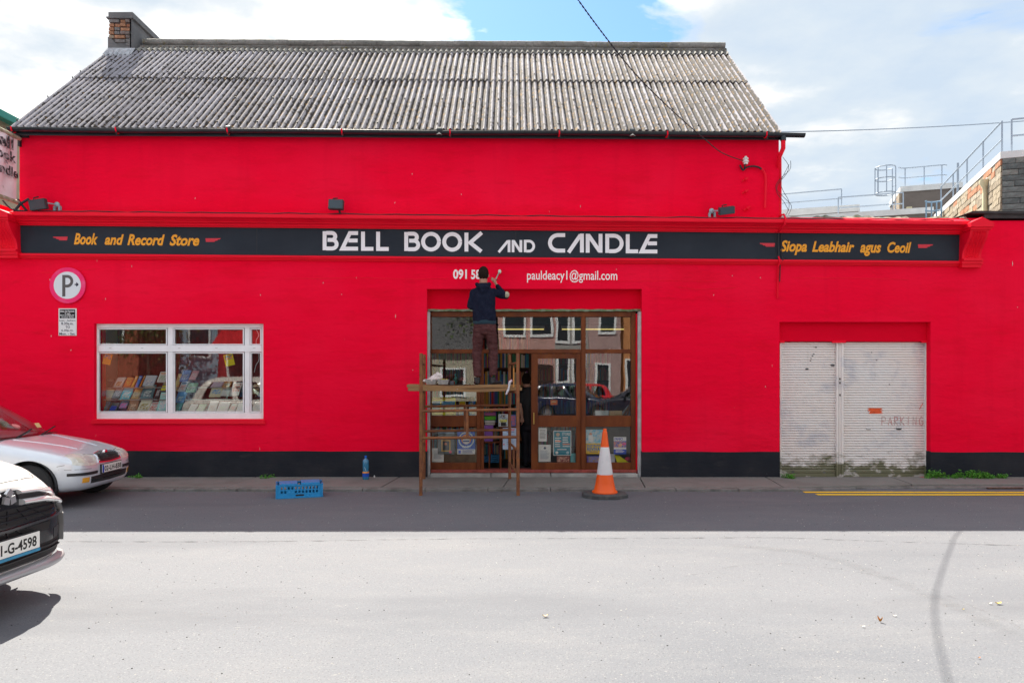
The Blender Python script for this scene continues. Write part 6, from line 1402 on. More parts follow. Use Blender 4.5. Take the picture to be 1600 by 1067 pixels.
BK = [
 (172,232,545,612,R3,(0.02,0.04,0.05),'dark green book at the back left, beside the brown pictured one',None,(0.3,0.35,0.3)),
 (250,325,530,610,R3,(0.62,0.58,0.50),'white book with brown picture in the back row, left of the orange books',((0.30,0.10,0.05),(0.55,0.42,0.25)),None),
 (332,392,530,608,R3,(0.70,0.12,0.03),'red orange book in the back row',((0.80,0.35,0.05),(0.55,0.05,0.03)),(0.8,0.6,0.2)),
 (394,428,520,612,R3,(0.75,0.25,0.03),'narrow orange book between red and blue ones',None,(0.8,0.7,0.5)),
 (430,462,518,614,R3,(0.02,0.14,0.50),'narrow blue book standing between two orange books',None,(0.7,0.7,0.7)),
 (464,488,516,612,R3,(0.78,0.16,0.02),'narrow bright orange book right of the blue one',None,(0.8,0.7,0.4)),
 (492,588,515,600,R3,(0.36,0.42,0.52),'large grey blue book in the back row of the left pane',((0.60,0.66,0.72),(0.20,0.26,0.38)),(0.7,0.72,0.75)),
 (612,688,484,568,R3,(0.55,0.66,0.55),'pale green book standing highest in the left pane',((0.25,0.35,0.22),(0.6,0.65,0.5)),(0.75,0.35,0.1)),
 (138,230,630,722,R2,(0.62,0.55,0.34),'cream book with a small blue dot in the second row',((0.62,0.55,0.34),(0.66,0.6,0.42)),None),
 (236,302,622,700,R2,(0.22,0.25,0.28),'grey book between cream and cyan covers',((0.45,0.45,0.46),(0.12,0.14,0.18)),None),
 (300,394,612,716,R2,(0.02,0.36,0.60),'bright cyan book with white swirls in the second row',((0.60,0.75,0.80),(0.02,0.40,0.65)),None),
 (398,466,616,706,R2,(0.36,0.25,0.10),'tan book right of the cyan one',((0.20,0.17,0.08),(0.45,0.34,0.18)),(0.7,0.3,0.1)),
 (474,580,592,704,R2,(0.05,0.12,0.15),'dark teal book, widest in the second row',((0.25,0.32,0.33),(0.03,0.06,0.10)),(0.5,0.5,0.45)),
 (584,632,604,720,R2,(0.03,0.03,0.04),'black book beside the dark teal one',((0.35,0.35,0.38),(0.02,0.02,0.03)),None),
 (634,694,570,650,R2,(0.05,0.05,0.06),'dark book with a yellow square near the mullion',((0.72,0.62,0.02),(0.70,0.58,0.02)),(0.6,0.5,0.2)),
 (118,200,732,820,R1,(0.01,0.12,0.22),'dark blue book with cyan splashes at the lower left corner',((0.02,0.45,0.60),(0.01,0.06,0.12)),None),
 (204,274,742,816,R1,(0.10,0.16,0.16),'small dark green book with a blue picture, front row',((0.03,0.06,0.45),(0.05,0.10,0.5)),None),
 (278,360,718,816,R1,(0.02,0.03,0.06),'black book with pink and blue picture, front row',((0.60,0.10,0.30),(0.10,0.25,0.5)),(0.2,0.3,0.5)),
 (362,446,700,818,R1,(0.22,0.11,0.06),'tall brown book in the front row',((0.42,0.30,0.20),(0.18,0.08,0.05)),None),
 (446,548,714,808,R1,(0.52,0.60,0.38),'pale green open bird book in the front row',((0.30,0.24,0.05),(0.62,0.68,0.45)),None),
 (534,608,738,818,R1,(0.72,0.70,0.68),'white book with red title next to the tall light blue one',((0.62,0.08,0.05),(0.72,0.70,0.66)),(0.60,0.05,0.04)),
 (608,698,650,818,R1,(0.22,0.50,0.58),'tall light blue book beside the mullion',((0.50,0.65,0.62),(0.18,0.40,0.50)),(0.6,0.7,0.7)),
 (750,800,500,640,R3,(0.42,0.28,0.12),'tan narrow book right of the mullion',((0.62,0.45,0.2),(0.3,0.18,0.08)),None),
 (802,874,470,562,R3,(0.15,0.20,0.48),'blue violet book standing high in the middle pane',((0.40,0.42,0.62),(0.10,0.12,0.38)),None),
 (880,940,474,548,R3,(0.70,0.20,0.22),'pink and white book right of the blue violet one',((0.72,0.60,0.60),(0.60,0.10,0.12)),None),
 (786,852,565,645,R2,(0.68,0.66,0.62),'white book with red picture in the middle pane',((0.62,0.15,0.08),(0.66,0.6,0.5)),(0.05,0.2,0.5)),
 (852,932,578,652,R2,(0.20,0.36,0.22),'green landscape book in the middle pane',((0.42,0.50,0.36),(0.12,0.24,0.16)),None),
 (762,840,650,738,R1,(0.05,0.22,0.52),'mid blue book with pale hill, lower middle pane',((0.35,0.50,0.62),(0.04,0.18,0.45)),None),
 (748,808,742,820,R0,(0.08,0.32,0.32),'teal book at the foot of the mullion',((0.20,0.48,0.45),(0.06,0.25,0.28)),None),
 (1058,1150,570,612,R3,(0.50,0.38,0.55),'lilac book lying above the cream one in the right pane',((0.68,0.6,0.68),(0.42,0.3,0.5)),None),
 (1046,1144,612,692,R2,(0.56,0.50,0.36),'cream book with a small blue figure in the right pane',((0.10,0.25,0.50),(0.58,0.52,0.38)),None),
 (1152,1220,564,620,R3,(0.55,0.20,0.06),'red brown book at the back of the right pane',((0.70,0.35,0.10),(0.10,0.10,0.2)),None),
 (1142,1216,620,682,R2,(0.45,0.60,0.66),'pale blue lettered book left of the red and white one',((0.70,0.72,0.72),(0.40,0.55,0.62)),(0.3,0.4,0.5)),
 (1218,1306,574,684,R2,(0.66,0.66,0.68),'white book with red brown chess pieces on its cover',((0.42,0.08,0.05),(0.66,0.66,0.68)),(0.5,0.05,0.05)),
 (1300,1336,580,690,R3,(0.04,0.10,0.18),'dark blue book against the right mullion',((0.3,0.35,0.4),(0.02,0.06,0.12)),(0.6,0.5,0.1)),
 (866,930,756,822,R0,(0.60,0.58,0.50),'beige book in the front row behind the car reflection',((0.4,0.45,0.42),(0.62,0.6,0.5)),None),
 (934,1002,756,822,R0,(0.40,0.56,0.36),'light green book in the front row of the middle pane',((0.62,0.66,0.5),(0.35,0.5,0.3)),None),
 (1030,1104,728,822,R0,(0.60,0.56,0.50),'pale book with a standing figure, front row right',((0.45,0.40,0.36),(0.62,0.6,0.56)),None),
 (1110,1200,738,818,R0,(0.62,0.66,0.54),'open green and white book in the front row right',((0.45,0.58,0.42),(0.68,0.68,0.6)),None),
 (1206,1264,752,822,R0,(0.66,0.50,0.46),'pinkish book at the front right',((0.6,0.25,0.2),(0.68,0.58,0.52)),None),
 (1270,1334,748,822,R0,(0.45,0.52,0.55),'grey blue book in the front right corner of the middle pane',((0.6,0.62,0.62),(0.3,0.38,0.42)),None),
 (1398,1464,584,668,R2,(0.30,0.20,0.10),'brown photographic book in the narrow right pane',((0.50,0.38,0.22),(0.10,0.06,0.04)),None),
 (1452,1482,600,690,R3,(0.16,0.08,0.26),'purple book at the far right of the window',None,None),
 (1398,1480,740,822,R0,(0.56,0.58,0.56),'pale grey book at the foot of the narrow right pane',((0.35,0.42,0.45),(0.6,0.6,0.56)),None)]
for b in BK: bookat(b[0], b[1], b[2], b[3], b[4], b[5], b[6], b[7], b[8], skew=random.uniform(0.03, 0.16))
stp = MB()
for Y, v in ((R3, 612), (R2, 712), (R1, 818)):
    z = PZ(490+v/5.3333, Y); stp.box(PX(148, Y), PX(412, Y), Y-0.06, Y+0.10, z-0.015, z-0.002)
ds = tag(stp.build('display_steps', paint((0.35,0.33,0.32))), 'stepped display shelf carrying the books in the window', 'shelf')
for args in [((160,246,324,432), (0.85,0.30,0.02), 'orange flyer hanging tilted inside the left pane', ((0.05,0.15,0.3),(0.8,0.25,0.02))), ((1166,1266,330,442), (0.80,0.70,0.01), 'yellow flyer hanging tilted inside the middle pane', ((0.05,0.3,0.25),(0.8,0.3,0.02)))]:
    (a, b, t, bo), col, lab, pic = args
    A_ = lambda u: 130+u/5.3333; B_ = lambda v: 490+v/5.3333; Y = 0.17
    c = P(A_((a+b)/2), B_((t+bo)/2), Y); hw, hh = (b-a)/5.333/97*0.40, (bo-t)/5.333/97*0.44; an = math.radians(-14 if a < 500 else 13)
    ux, uz = Vector((math.cos(an),0,math.sin(an))), Vector((-math.sin(an),0,math.cos(an)))
    fl = tag(MB().obox(c, ux*hw, Vector((0,0.0012,0)), uz*hh).build('flyer', paint(col)), lab, 'flyer')
    MB().obox(c+uz*hh*0.45+Vector((0,-0.002,0)), ux*hw*0.8, Vector((0,0.0006,0)), uz*hh*0.38).build('printed_picture', pbr('flyer_print', pic[0], 0.5, col2=pic[1], vscale=30, thr=(0.45,0.55)), fl)
L_ = smooth_pts([P(130+1440/5.333, 490+130/5.333, 0.16), P(130+1462/5.333, 490+180/5.333, 0.16), P(130+1440/5.333, 490+240/5.333, 0.16), P(130+1466/5.333, 490+370/5.333, 0.16), P(130+1440/5.333, 490+430/5.333, 0.16), P(130+1425/5.333, 490+490/5.333, 0.16)], 5)
tag(MB().tube(L_, 0.006, 5).build('white_cord', paint((0.7,0.66,0.72)), smooth=True), 'white wavy cord hanging inside the narrow right pane', 'cord')
# -------- posters in the shopfront
def poster(label, a, b, t, bo, col, Y=sy+0.034, items=(), cat='poster', name='poster', tilt=0):
    bst = lambda c: tuple(min(0.85, k_*1.55) for k_ in c) if isinstance(c, tuple) else c
    col = bst(col); items = [tuple([it[0], it[1], bst(it[2])]+list(it[3:])) for it in items]
    o = tag(MB().box(PX(a,Y), PX(b,Y), Y, Y+0.003, PZ(bo,Y), PZ(t,Y)).build(name, paint(col)), label, cat)
    for k, it in enumerate(items):
        kind, (x0, x1, y0, y1), c = it[0], it[1], it[2]; yy = Y-0.0008-0.0004*k
        X0, X1 = PX(a+(b-a)*x0, Y), PX(a+(b-a)*x1, Y); Z1, Z0 = PZ(t+(bo-t)*y0, Y), PZ(t+(bo-t)*y1, Y)
        if kind == 'rect': MB().add([(X0,yy,Z0),(X1,yy,Z0),(X1,yy,Z1),(X0,yy,Z1)], [(0,1,2,3)]).build('printed_panel', c if isinstance(c, bpy.types.Material) else paint(c), o, fix=False)
        elif kind == 'text': text('lettering', it[3], X0, X1, Z0, Z1, yy, paint(c), o, bold=it[4] if len(it) > 4 else 0.02)
        elif kind == 'lines':
            mb = MB(); n = it[3]
            for q in range(n):
                za = Z1-(Z1-Z0)*q/n; xb = X0+(X1-X0)*random.uniform(0.7, 1); mb.add([(X0,yy,za-(Z1-Z0)/n*0.45),(xb,yy,za-(Z1-Z0)/n*0.45),(xb,yy,za),(X0,yy,za)], [(0,1,2,3)])
            tag(mb.build('print_lines', paint(c), o, fix=False), kind='stuff')
        elif kind == 'disc':
            cx_, cz_, rr = (X0+X1)/2, (Z0+Z1)/2, (X1-X0)/2; mb = MB().add([(cx_+rr*math.cos(i*math.pi/12), yy, cz_+rr*math.sin(i*math.pi/12)) for i in range(24)], [tuple(range(24))]); mb.build('printed_disc', paint(c), o, fix=False)
    return o
phm = lambda a, b, s=25: pbr('printed_photo', tuple(min(0.85, k*1.6) for k in a), 0.45, col2=b, vscale=s, thr=(0.42,0.58))
poster('yellow bordered poster with two blue pictures in the left bay', 673.5, 712, 621, 648.6, (0.66,0.60,0.03), items=[('rect',(0.05,0.38,0.2,0.5),phm((0.02,0.2,0.4),(0.1,0.4,0.6))),('rect',(0.42,0.97,0.2,0.5),phm((0.02,0.25,0.5),(0.2,0.5,0.7))),('rect',(0.05,0.36,0.54,0.78),phm((0.02,0.2,0.4),(0.2,0.3,0.3))),('rect',(0.4,0.97,0.54,0.78),phm((0.6,0.45,0.2),(0.1,0.3,0.5))),('lines',(0.08,0.92,0.05,0.16),(0.7,0.1,0.03),1)])
poster('small leaflet with red top next to the yellow poster', 717.5, 727.5, 627.5, 648.4, (0.66,0.66,0.62), cat='leaflet', name='leaflet', items=[('rect',(0.05,0.95,0.0,0.28),(0.75,0.55,0.03)),('text',(0.1,0.9,0.06,0.22),(0.7,0.05,0.03),'NOW'),('rect',(0.05,0.95,0.45,0.98),phm((0.02,0.3,0.6),(0.5,0.6,0.6)))])
poster('small leaflet with blue top, nearest the post', 732.5, 742, 627.5, 648.4, (0.05,0.30,0.60), cat='leaflet', name='leaflet', items=[('rect',(0.05,0.95,0.0,0.3),(0.02,0.15,0.55)),('lines',(0.15,0.85,0.06,0.24),(0.75,0.65,0.05),2),('rect',(0.05,0.95,0.6,0.95),phm((0.6,0.55,0.3),(0.1,0.4,0.5)))])
poster('white card above the small leaflets in the left bay', 725, 744, 611, 620, (0.62,0.66,0.66), Y=sy+0.06, cat='card', name='card')
poster('dark poster with a gold framed picture in the lower left bay', 684, 710, 671, 709.6, (0.10,0.12,0.13), items=[('rect',(0.02,0.98,0.01,0.16),(0.22,0.30,0.38)),('lines',(0.2,0.8,0.05,0.12),(0.7,0.7,0.7),1),('rect',(0.22,0.76,0.42,0.88),(0.50,0.30,0.06)),('rect',(0.28,0.70,0.46,0.84),(0.07,0.08,0.09)),('disc',(0.40,0.56,0.54,0.62),(0.45,0.18,0.12)),('disc',(0.68,0.84,0.86,0.94),(0.55,0.08,0.15)),('lines',(0.1,0.9,0.3,0.38),(0.4,0.42,0.44),1)])
poster('round faced blue and white festival poster in the lower left bay', 714.5, 742.4, 673.5, 709.6, (0.02,0.09,0.40), items=[('rect',(0,1,0.78,1.0),(0.66,0.68,0.70)),('disc',(0.06,0.94,0.0,0.76),(0.45,0.62,0.75)),('disc',(0.13,0.87,0.05,0.70),(0.02,0.09,0.40)),('disc',(0.22,0.78,0.08,0.62),(0.75,0.20,0.03)),('disc',(0.30,0.70,0.22,0.60),(0.68,0.68,0.68)),('rect',(0.32,0.68,0.40,0.46),(0.02,0.05,0.2)),('text',(0.25,0.75,0.62,0.73),(0.75,0.78,0.8),'VELO CITY'),('text',(0.25,0.75,0.015,0.085),(0.75,0.78,0.8),'GALWAY'),('lines',(0.3,0.95,0.82,0.96),(0.03,0.05,0.2),3),('rect',(0.06,0.2,0.82,0.96),(0.05,0.12,0.45))])
poster('plain white letter leaning in the lower left bay', 675, 693.5, 700, 721.6, (0.56,0.60,0.66), Y=sy+0.045, cat='notice', name='notice', items=[('lines',(0.14,0.86,0.16,0.80),(0.25,0.27,0.32),8)])
poster('small white certificate with a black border on the door', 841.5, 854.5, 668.2, 689.5, (0.62,0.62,0.58), cat='notice', name='notice', items=[('lines',(0.15,0.85,0.15,0.85),(0.18,0.18,0.18),7)])
poster('white typed notice at the bottom of the door', 841.5, 860.5, 694.5, 721.3, (0.60,0.66,0.72), cat='notice', name='notice', items=[('disc',(0.42,0.62,0.13,0.27),(0.05,0.08,0.15)),('lines',(0.14,0.86,0.34,0.86),(0.25,0.3,0.36),9)])
poster('teal concert poster with white border on the door', 864.5, 892.5, 672.5, 711.5, (0.62,0.68,0.70), items=[('rect',(0.04,0.96,0.03,0.97),(0.01,0.17,0.24)),('disc',(0.15,0.36,0.10,0.22),(0.40,0.28,0.20)),('text',(0.50,0.92,0.08,0.20),(0.7,0.75,0.76),'STORE'),('lines',(0.1,0.44,0.28,0.70),(0.6,0.66,0.68),5),('lines',(0.52,0.92,0.26,0.70),(0.6,0.66,0.68),5),('rect',(0.1,0.44,0.40,0.45),(0.55,0.2,0.12)),('rect',(0.52,0.92,0.52,0.57),(0.55,0.2,0.12)),('lines',(0.22,0.78,0.74,0.81),(0.7,0.75,0.76),1),('disc',(0.12,0.28,0.83,0.94),(0.6,0.66,0.68)),('disc',(0.72,0.88,0.83,0.94),(0.3,0.4,0.46))])
poster('magazine with red and brown cover lying at the foot of the door', 870, 890, 712.5, 722, (0.30,0.10,0.08), Y=sy+0.07, cat='magazine', name='magazine', items=[('rect',(0.05,0.95,0.1,0.9),phm((0.5,0.3,0.22),(0.25,0.05,0.05)))])
poster('turquoise card beside the magazine at the foot of the door', 891.5, 899, 708, 722, (0.12,0.42,0.45), Y=sy+0.09, cat='card', name='card')
poster('orange and blue revival poster behind the traffic cone', 915.6, 942, 671, 709, (0.78,0.36,0.02), items=[('rect',(0.0,1.0,0.0,0.56),phm((0.10,0.32,0.45),(0.62,0.66,0.66),16)),('disc',(0.18,0.36,0.12,0.26),(0.45,0.22,0.12)),('rect',(0.14,0.40,0.22,0.50),(0.60,0.55,0.55)),('text',(0.06,0.95,0.61,0.70),(0.02,0.12,0.30),'DUSTBOWL',0.03),('text',(0.06,0.95,0.72,0.88),(0.02,0.12,0.30),'REVIVAL',0.03),('lines',(0.2,0.8,0.90,0.98),(0.25,0.15,0.05),1)])
poster('blue violet poster below the revival poster', 917, 942, 712, 722.2, (0.06,0.07,0.28), items=[('rect',(0.1,0.9,0.15,0.95),phm((0.15,0.16,0.42),(0.40,0.26,0.2),30))])
poster('colourful comic panic poster with white header in the right bay', 959, 978.5, 682.5, 709.4, (0.72,0.74,0.78), items=[('text',(0.06,0.72,0.04,0.19),(0.04,0.04,0.25),'PANIC!',0.03),('rect',(0.0,1.0,0.23,0.60),phm((0.04,0.10,0.35),(0.70,0.25,0.20),30)),('disc',(0.40,0.68,0.38,0.56),(0.60,0.30,0.18)),('rect',(0.66,0.98,0.36,0.46),(0.75,0.05,0.25)),('rect',(0.0,1.0,0.72,1.0),(0.02,0.06,0.38)),('lines',(0.15,0.85,0.76,0.93),(0.6,0.62,0.75),3)])
yl = paint((0.72,0.70,0.02))
tag(MB().add([P(960,711,0.3),P(964,722,0.26),P(982,722,0.26),P(975,717,0.3),P(967,711.5,0.34)], [(0,1,2,3,4)]).build('folded_paper', yl), 'folded bright yellow paper at the foot of the right bay', 'paper')
poster('white sheet lying behind the cone in the right bay', 944, 961, 709, 722, (0.45,0.48,0.55), Y=sy+0.12, cat='paper', name='paper_sheet')
tag(MB().ell(P(981,717,0.3), 0.05, 0.04, 0.04).build('pink_toy', paint((0.6,0.04,0.12)), smooth=True), 'small pink toy beside the yellow paper', 'toy')
poster('orange sale card in the door glass', 860, 871, 624.5, 632.5, (0.82,0.14,0.01), Y=sy+0.034, cat='card', name='card', items=[('lines',(0.15,0.85,0.3,0.7),(0.7,0.45,0.2),1)])
for lab, a, b, t, bo, c in [('white picture tray on the ledge behind the right bay', 930, 951, 641, 649.5, (0.45,0.50,0.52)), ('tan framed picture lying on the ledge in the right bay', 952, 972, 641.5, 649.5, (0.40,0.30,0.16))]:
    poster(lab, a, b, t, bo, c, Y=sy+0.15, cat='picture', name='picture_frame')
tag(MB().tube([P(979,652,0.30), P(986,628,0.42)], 0.018, 6).tube([P(972,652,0.32), P(984.5,632,0.42)], 0.014, 6).build('easel', paint((0.30,0.15,0.06))), 'brown wooden easel legs leaning in the right bay', 'easel')
tag(MB().add([P(982,632,0.44),P(986,650,0.44),P(966,650,0.44),P(970,646,0.44)], [(0,1,2,3)]).build('canvas', paint((0.35,0.42,0.42))), 'pale canvas leaning behind the easel in the right bay', 'canvas')
# figurines on the ledge of the left bay
fg = thing('figurine', 'green and red figurines on the ledge in the left bay', 'figurine', P(714, 601, 0.4))
MB().ell(P(711.5,594,0.4), 0.035,0.03,0.065).ell(P(711.5,586,0.4), 0.018,0.018,0.022).build('figure', paint((0.05,0.30,0.28)), fg, smooth='all')
MB().ell(P(708,598,0.38), 0.035,0.03,0.04).build('figure', paint((0.55,0.03,0.02)), fg, smooth='all'); MB().ell(P(723,593,0.4), 0.05,0.03,0.04).build('figure', paint((0.50,0.12,0.09)), fg, smooth='all')
MB().ell(P(722,598,0.39), 0.035,0.03,0.05).build('figure', paint((0.06,0.05,0.05)), fg, smooth='all')
# ledge boards behind the bays
for a, b in ((673, 745), (915, 987)):
    tag(MB().box(PX(a,0.4), PX(b,0.4), 0.29, 0.55, PZ(649.6,0.4)-0.02, PZ(649.6,0.4)).build('window_ledge', M['wood']), 'brown ledge behind the %s bay of the shopfront' % ('left' if a < 700 else 'right'), 'ledge')
for lab, a, b, y, hh in [('cardboard boxes behind the posters in the left bay', 675, 744, 0.52, 705), ('grey cupboard behind the posters in the right bay', 915, 986, 0.62, 668)]:
    tag(MB().box(PX(a,y), PX(b,y), y, y+0.3, 0.11, PZ(hh,y)).build('box', pbr('cardboard', (0.28,0.19,0.10), 0.85, var=0.4) if a < 700 else paint((0.12,0.13,0.12))), lab, 'box')
# -------- inside the shop
def bookcase(label, x0, x1, y, z0, z1, ns, dark=1.0, sd=0):
    random.seed(sd); t = thing('bookcase', label, 'bookcase', ((x0+x1)/2, y, z0)); w = paint((0.07,0.035,0.02))
    mb = MB(); mb.box(x0, x1, y+0.26, y+0.28, z0, z1); mb.box(x0, x0+0.03, y, y+0.26, z0, z1); mb.box(x1-0.03, x1, y, y+0.26, z0, z1)
    mb.build('case', w, t); H = (z1-z0)/ns
    pal = [(0.45,0.04,0.03),(0.04,0.10,0.30),(0.04,0.20,0.10),(0.50,0.42,0.28),(0.55,0.50,0.46),(0.50,0.25,0.03),(0.03,0.03,0.035),(0.22,0.05,0.20),(0.05,0.25,0.32),(0.30,0.15,0.07)]
    mats = [paint(c) for c in pal]
    for s in range(ns):
        MB().box(x0+0.03, x1-0.03, y, y+0.26, z0+s*H, z0+s*H+0.02).build('shelf', w, t)
        mb = MB(); x = x0+0.035
        while x < x1-0.06:
            th = random.uniform(0.015, 0.045); hb = H*random.uniform(0.62, 0.88); mb.mi = random.randrange(len(mats)); mb.box(x, x+th-0.002, y+0.02, y+0.2, z0+s*H+0.02, z0+s*H+0.02+hb); x += th
        tag(mb.build('shelved_books', mats, t), kind='stuff')
    return t
bookcase('dark bookcase full of books behind the open doorway', -0.75, 0.35, 1.9, 0.11, 2.5, 7, sd=1)
bookcase('bookcase of books at the back behind the left bay', -2.0, -0.85, 3.4, 0.11, 2.3, 6, sd=2)
bookcase('bookcase of books at the back behind the right bay', 0.55, 2.2, 4.3, 0.11, 2.3, 6, sd=3)
# low bookcase inside the doorway with a pile of books and a poster board
yb_ = 0.62
tb = thing('side_table', 'low wooden table inside the doorway stacked with books', 'table', (PX(772,yb_), yb_, 0.11))
MB().box(PX(757,yb_), PX(784,yb_), yb_, yb_+0.35, PZ(690,yb_)-0.02, PZ(690,yb_)).build('table_top', M['wood'], tb)
for px in (764.5, 781.5): MB().box(PX(px-1.2,yb_), PX(px+1.2,yb_), yb_, yb_+0.03, 0.11, PZ(690,yb_)-0.02).build('leg', M['wood'], tb)
for lab, a, b, t, bo, c in [('black and pink book topping the pile inside the doorway',757,774,645,649.5,(0.30,0.08,0.20)),('bright green book in the pile inside the doorway',757,774.5,650.5,656,(0.10,0.42,0.03)),('white book under the green one in the doorway pile',757.5,773.5,657,660.2,(0.55,0.55,0.52)),
                            ('white paperback on top of the purple boxes in the doorway',757.5,773,661,663.8,(0.50,0.46,0.44)),('upper purple box under the book pile in the doorway',757,770.5,664.5,673,(0.26,0.10,0.42)),('lower purple box under the book pile in the doorway',757,770,674,689.5,(0.22,0.09,0.38))]:
    tag(MB().box(PX(a,yb_), PX(b,yb_), yb_+0.02, yb_+0.24, PZ(bo,yb_), PZ(t,yb_)).build('book' if 'box' not in lab else 'box', paint(c)), lab, 'book' if 'box' not in lab else 'box')
yc_ = 0.55
poster('black and white cook book with yellow title inside the doorway', 779, 793.5, 647, 666, (0.50,0.55,0.57), Y=yc_, cat='book', name='book', items=[('rect',(0.04,0.96,0.03,0.97),phm((0.30,0.36,0.40),(0.12,0.14,0.16))),('disc',(0.44,0.64,0.10,0.24),(0.10,0.05,0.03)),('rect',(0.25,0.80,0.68,0.98),(0.02,0.02,0.02)),('text',(0.05,0.95,0.44,0.64),(0.80,0.60,0.02),'COOK',0.04)])
poster('dark blue and red book next to the cook book', 794.5, 806, 648, 666, (0.08,0.10,0.25), Y=yc_+0.02, cat='book', name='book', items=[('rect',(0.1,0.9,0.1,0.9),phm((0.35,0.06,0.08),(0.1,0.15,0.35)))])
poster('pale blue illustrated poster with red title inside the doorway', 785.5, 806.5, 668.5, 702, (0.32,0.42,0.58), Y=yc_-0.02, items=[('text',(0.22,0.92,0.04,0.14),(0.65,0.04,0.05),'RUBY',0.03),('lines',(0.3,0.9,0.17,0.24),(0.1,0.12,0.3),1),('disc',(0.02,0.12,0.42,0.50),(0.55,0.05,0.08)),('disc',(0.04,0.14,0.72,0.80),(0.55,0.05,0.08)),('disc',(0.50,0.60,0.86,0.94),(0.55,0.05,0.08)),('lines',(0.3,0.9,0.32,0.8),(0.2,0.28,0.45),6)])
tag(MB().box(PX(778.5,yc_), PX(807,yc_), yc_-0.0, yc_+0.30, PZ(667.8,yc_), PZ(666.3,yc_)).box(PX(781,0.6), PX(783.5,0.6), 0.58, 0.62, 0.11, PZ(668,0.6)).box(PX(803,0.6), PX(805,0.6), 0.58, 0.62, 0.11, PZ(668,0.6)).build('display_stand', M['wood']), 'wooden display stand inside the doorway under the cook book', 'stand')
for lab, a, b, t, bo, c in [('blue crate of papers on the floor left inside the doorway', 756.5, 766, 712, 722, (0.02,0.12,0.28)), ('blue plastic crate on the floor behind the table leg', 767, 780, 710, 722.6, (0.02,0.14,0.30))]:
    y = 0.75; cr = MB()
    x0, x1, z0, z1 = PX(a,y), PX(b,y), PZ(bo,y), PZ(t,y); n = 4
    for i in range(n): cr.box(x0, x1, y, y+0.2, z0+(z1-z0)*i/n, z0+(z1-z0)*(i+0.7)/n)
    cr.box(x0, x0+0.012, y-0.004, y+0.204, z0, z1).box(x1-0.012, x1, y-0.004, y+0.204, z0, z1); tag(cr.build('crate', paint(c)), lab, 'crate')
# ceiling tubes, lit
for a, b, k in ((778, 850, 'left'), (878, 975, 'right')):
    y = 1.7; t = thing('ceiling_light', 'lit fluorescent tube seen through the upper glass, the %s one' % k, 'ceiling light', (PX((a+b)/2,y), y, PZ(514,y)), 'fluorescent tubes inside the shop')
    z = PZ(514.5, y); MB().tube([(PX(a,y), y, z), (PX(b,y), y, z)], 0.009, 8).build('tube', emis('fluorescent_tube', (1.0,0.78,0.25), 0.24), t)
    MB().box(PX(a-1,y), PX(b+1,y), y-0.03, y+0.03, z+0.02, z+0.06).build('batten', paint((0.3,0.3,0.28)), t)

# -------- trestle scaffold
def tr(mb, pts, r=0.022, n=8): return mb.tube(pts, r, n)
YF, YBk = -1.52, -0.22
ts = thing('scaffold_trestle', 'rusty tubular steel trestle standing astride the kerb in front of the doorway', 'trestle', (PX(733, -0.9), (YF+YBk)/2, 0))
def frame(pl, pr, ptop, Y, z0, rails):
    xl, xr = PX(pl, Y), PX(pr, Y); zt = PZ(ptop, Y)
    MB().tube([(xl, Y, z0), (xl+0.005, Y, zt)], 0.024, 8).build('leg', M['rust'], ts, smooth=50); MB().tube([(xr, Y, z0), (xr-0.005, Y, zt)], 0.024, 8).build('leg', M['rust'], ts, smooth=50)
    for py, s in rails: z = PZ(py, Y); MB().tube([(xl, Y, z-s), (xr, Y, z+s)], 0.020, 8).build('crossbar', M['rust'], ts, smooth=50)
    xm = xl+(xr-xl)*0.475; z1, z2 = PZ(rails[0][0], Y), PZ(rails[1][0], Y); MB().tube([(xm, Y, z1), (xm+0.005, Y, z2)], 0.020, 8).build('strut', M['rust'], ts, smooth=50)
frame(657.5, 809.5, 552, YF, 0.0, [(641, 0.012), (683.5, 0.008)])
frame(662.5, 796.5, 554, YBk, 0.05, [(634, 0.01), (672.5, 0.01)])
for k, (pf, pb_) in enumerate(((657.5, 662.5), (809.5, 796.5))):
    xf, xb = PX(pf, YF), PX(pb_, YBk)
    for zf in (1.435, 1.86, 0.62, 0.30): MB().tube([(xf, YF+0.03, zf), (xb, YBk-0.03, zf)], 0.018, 8).build('side_bar', M['rust'], ts, smooth=50)
    if k: MB().tube([((xf+xb)/2, (YF+YBk)/2, 0.62), ((xf+xb)/2, (YF+YBk)/2, 0.30)], 0.014, 6).build('strut', M['rust'], ts); MB().tube([((xf+xb)/2, (YF+YBk)/2, 1.86), ((xf+xb)/2, (YF+YBk)/2, 1.44)], 0.012, 6).build('strut', M['rust'], ts)
# planks
PT = 1.585
for k, (ya, yb2, pa, pb2, z0, lab) in enumerate([(-1.10, -0.87, 640, 815.5, 1.457, 'front lower paint spattered plank across the trestle'), (-1.06, -0.84, 637.5, 813, 1.502, 'front upper plank lying on the lower one'), (-0.83, -0.60, 639, 811, 1.458, 'middle plank of the scaffold under the painter'), (-0.58, -0.36, 641, 812, 1.458, 'rear plank of the scaffold nearest the shop'), (-0.82, -0.40, 641, 809, 1.505, 'broad upper board the painter stands on')]):
    y = (ya+yb2)/2; x0, x1 = PX(pa, y), PX(pb2, y); h = 0.042; mb = MB(); n = 16; rows = []
    sg = lambda i, k=k: 0.006*math.sin(i*0.5+k*2)-0.010*math.sin(math.pi*i/n)
    for yy, zz_ in ((ya, 0), (ya, h), (yb2, h), (yb2, 0), (ya, 0)): rows.append([(x0+(x1-x0)*i/n, yy, z0+zz_+sg(i)) for i in range(n+1)])
    mb.grid(rows); mb.add([rows[j][0] for j in range(4)], [(0,1,2,3)]); mb.add([rows[j][-1] for j in range(4)], [(3,2,1,0)])
    tag(mb.build('plank', M['plank'], bevel=0.004), lab, 'plank', 'scaffold planks')
PT = 1.547
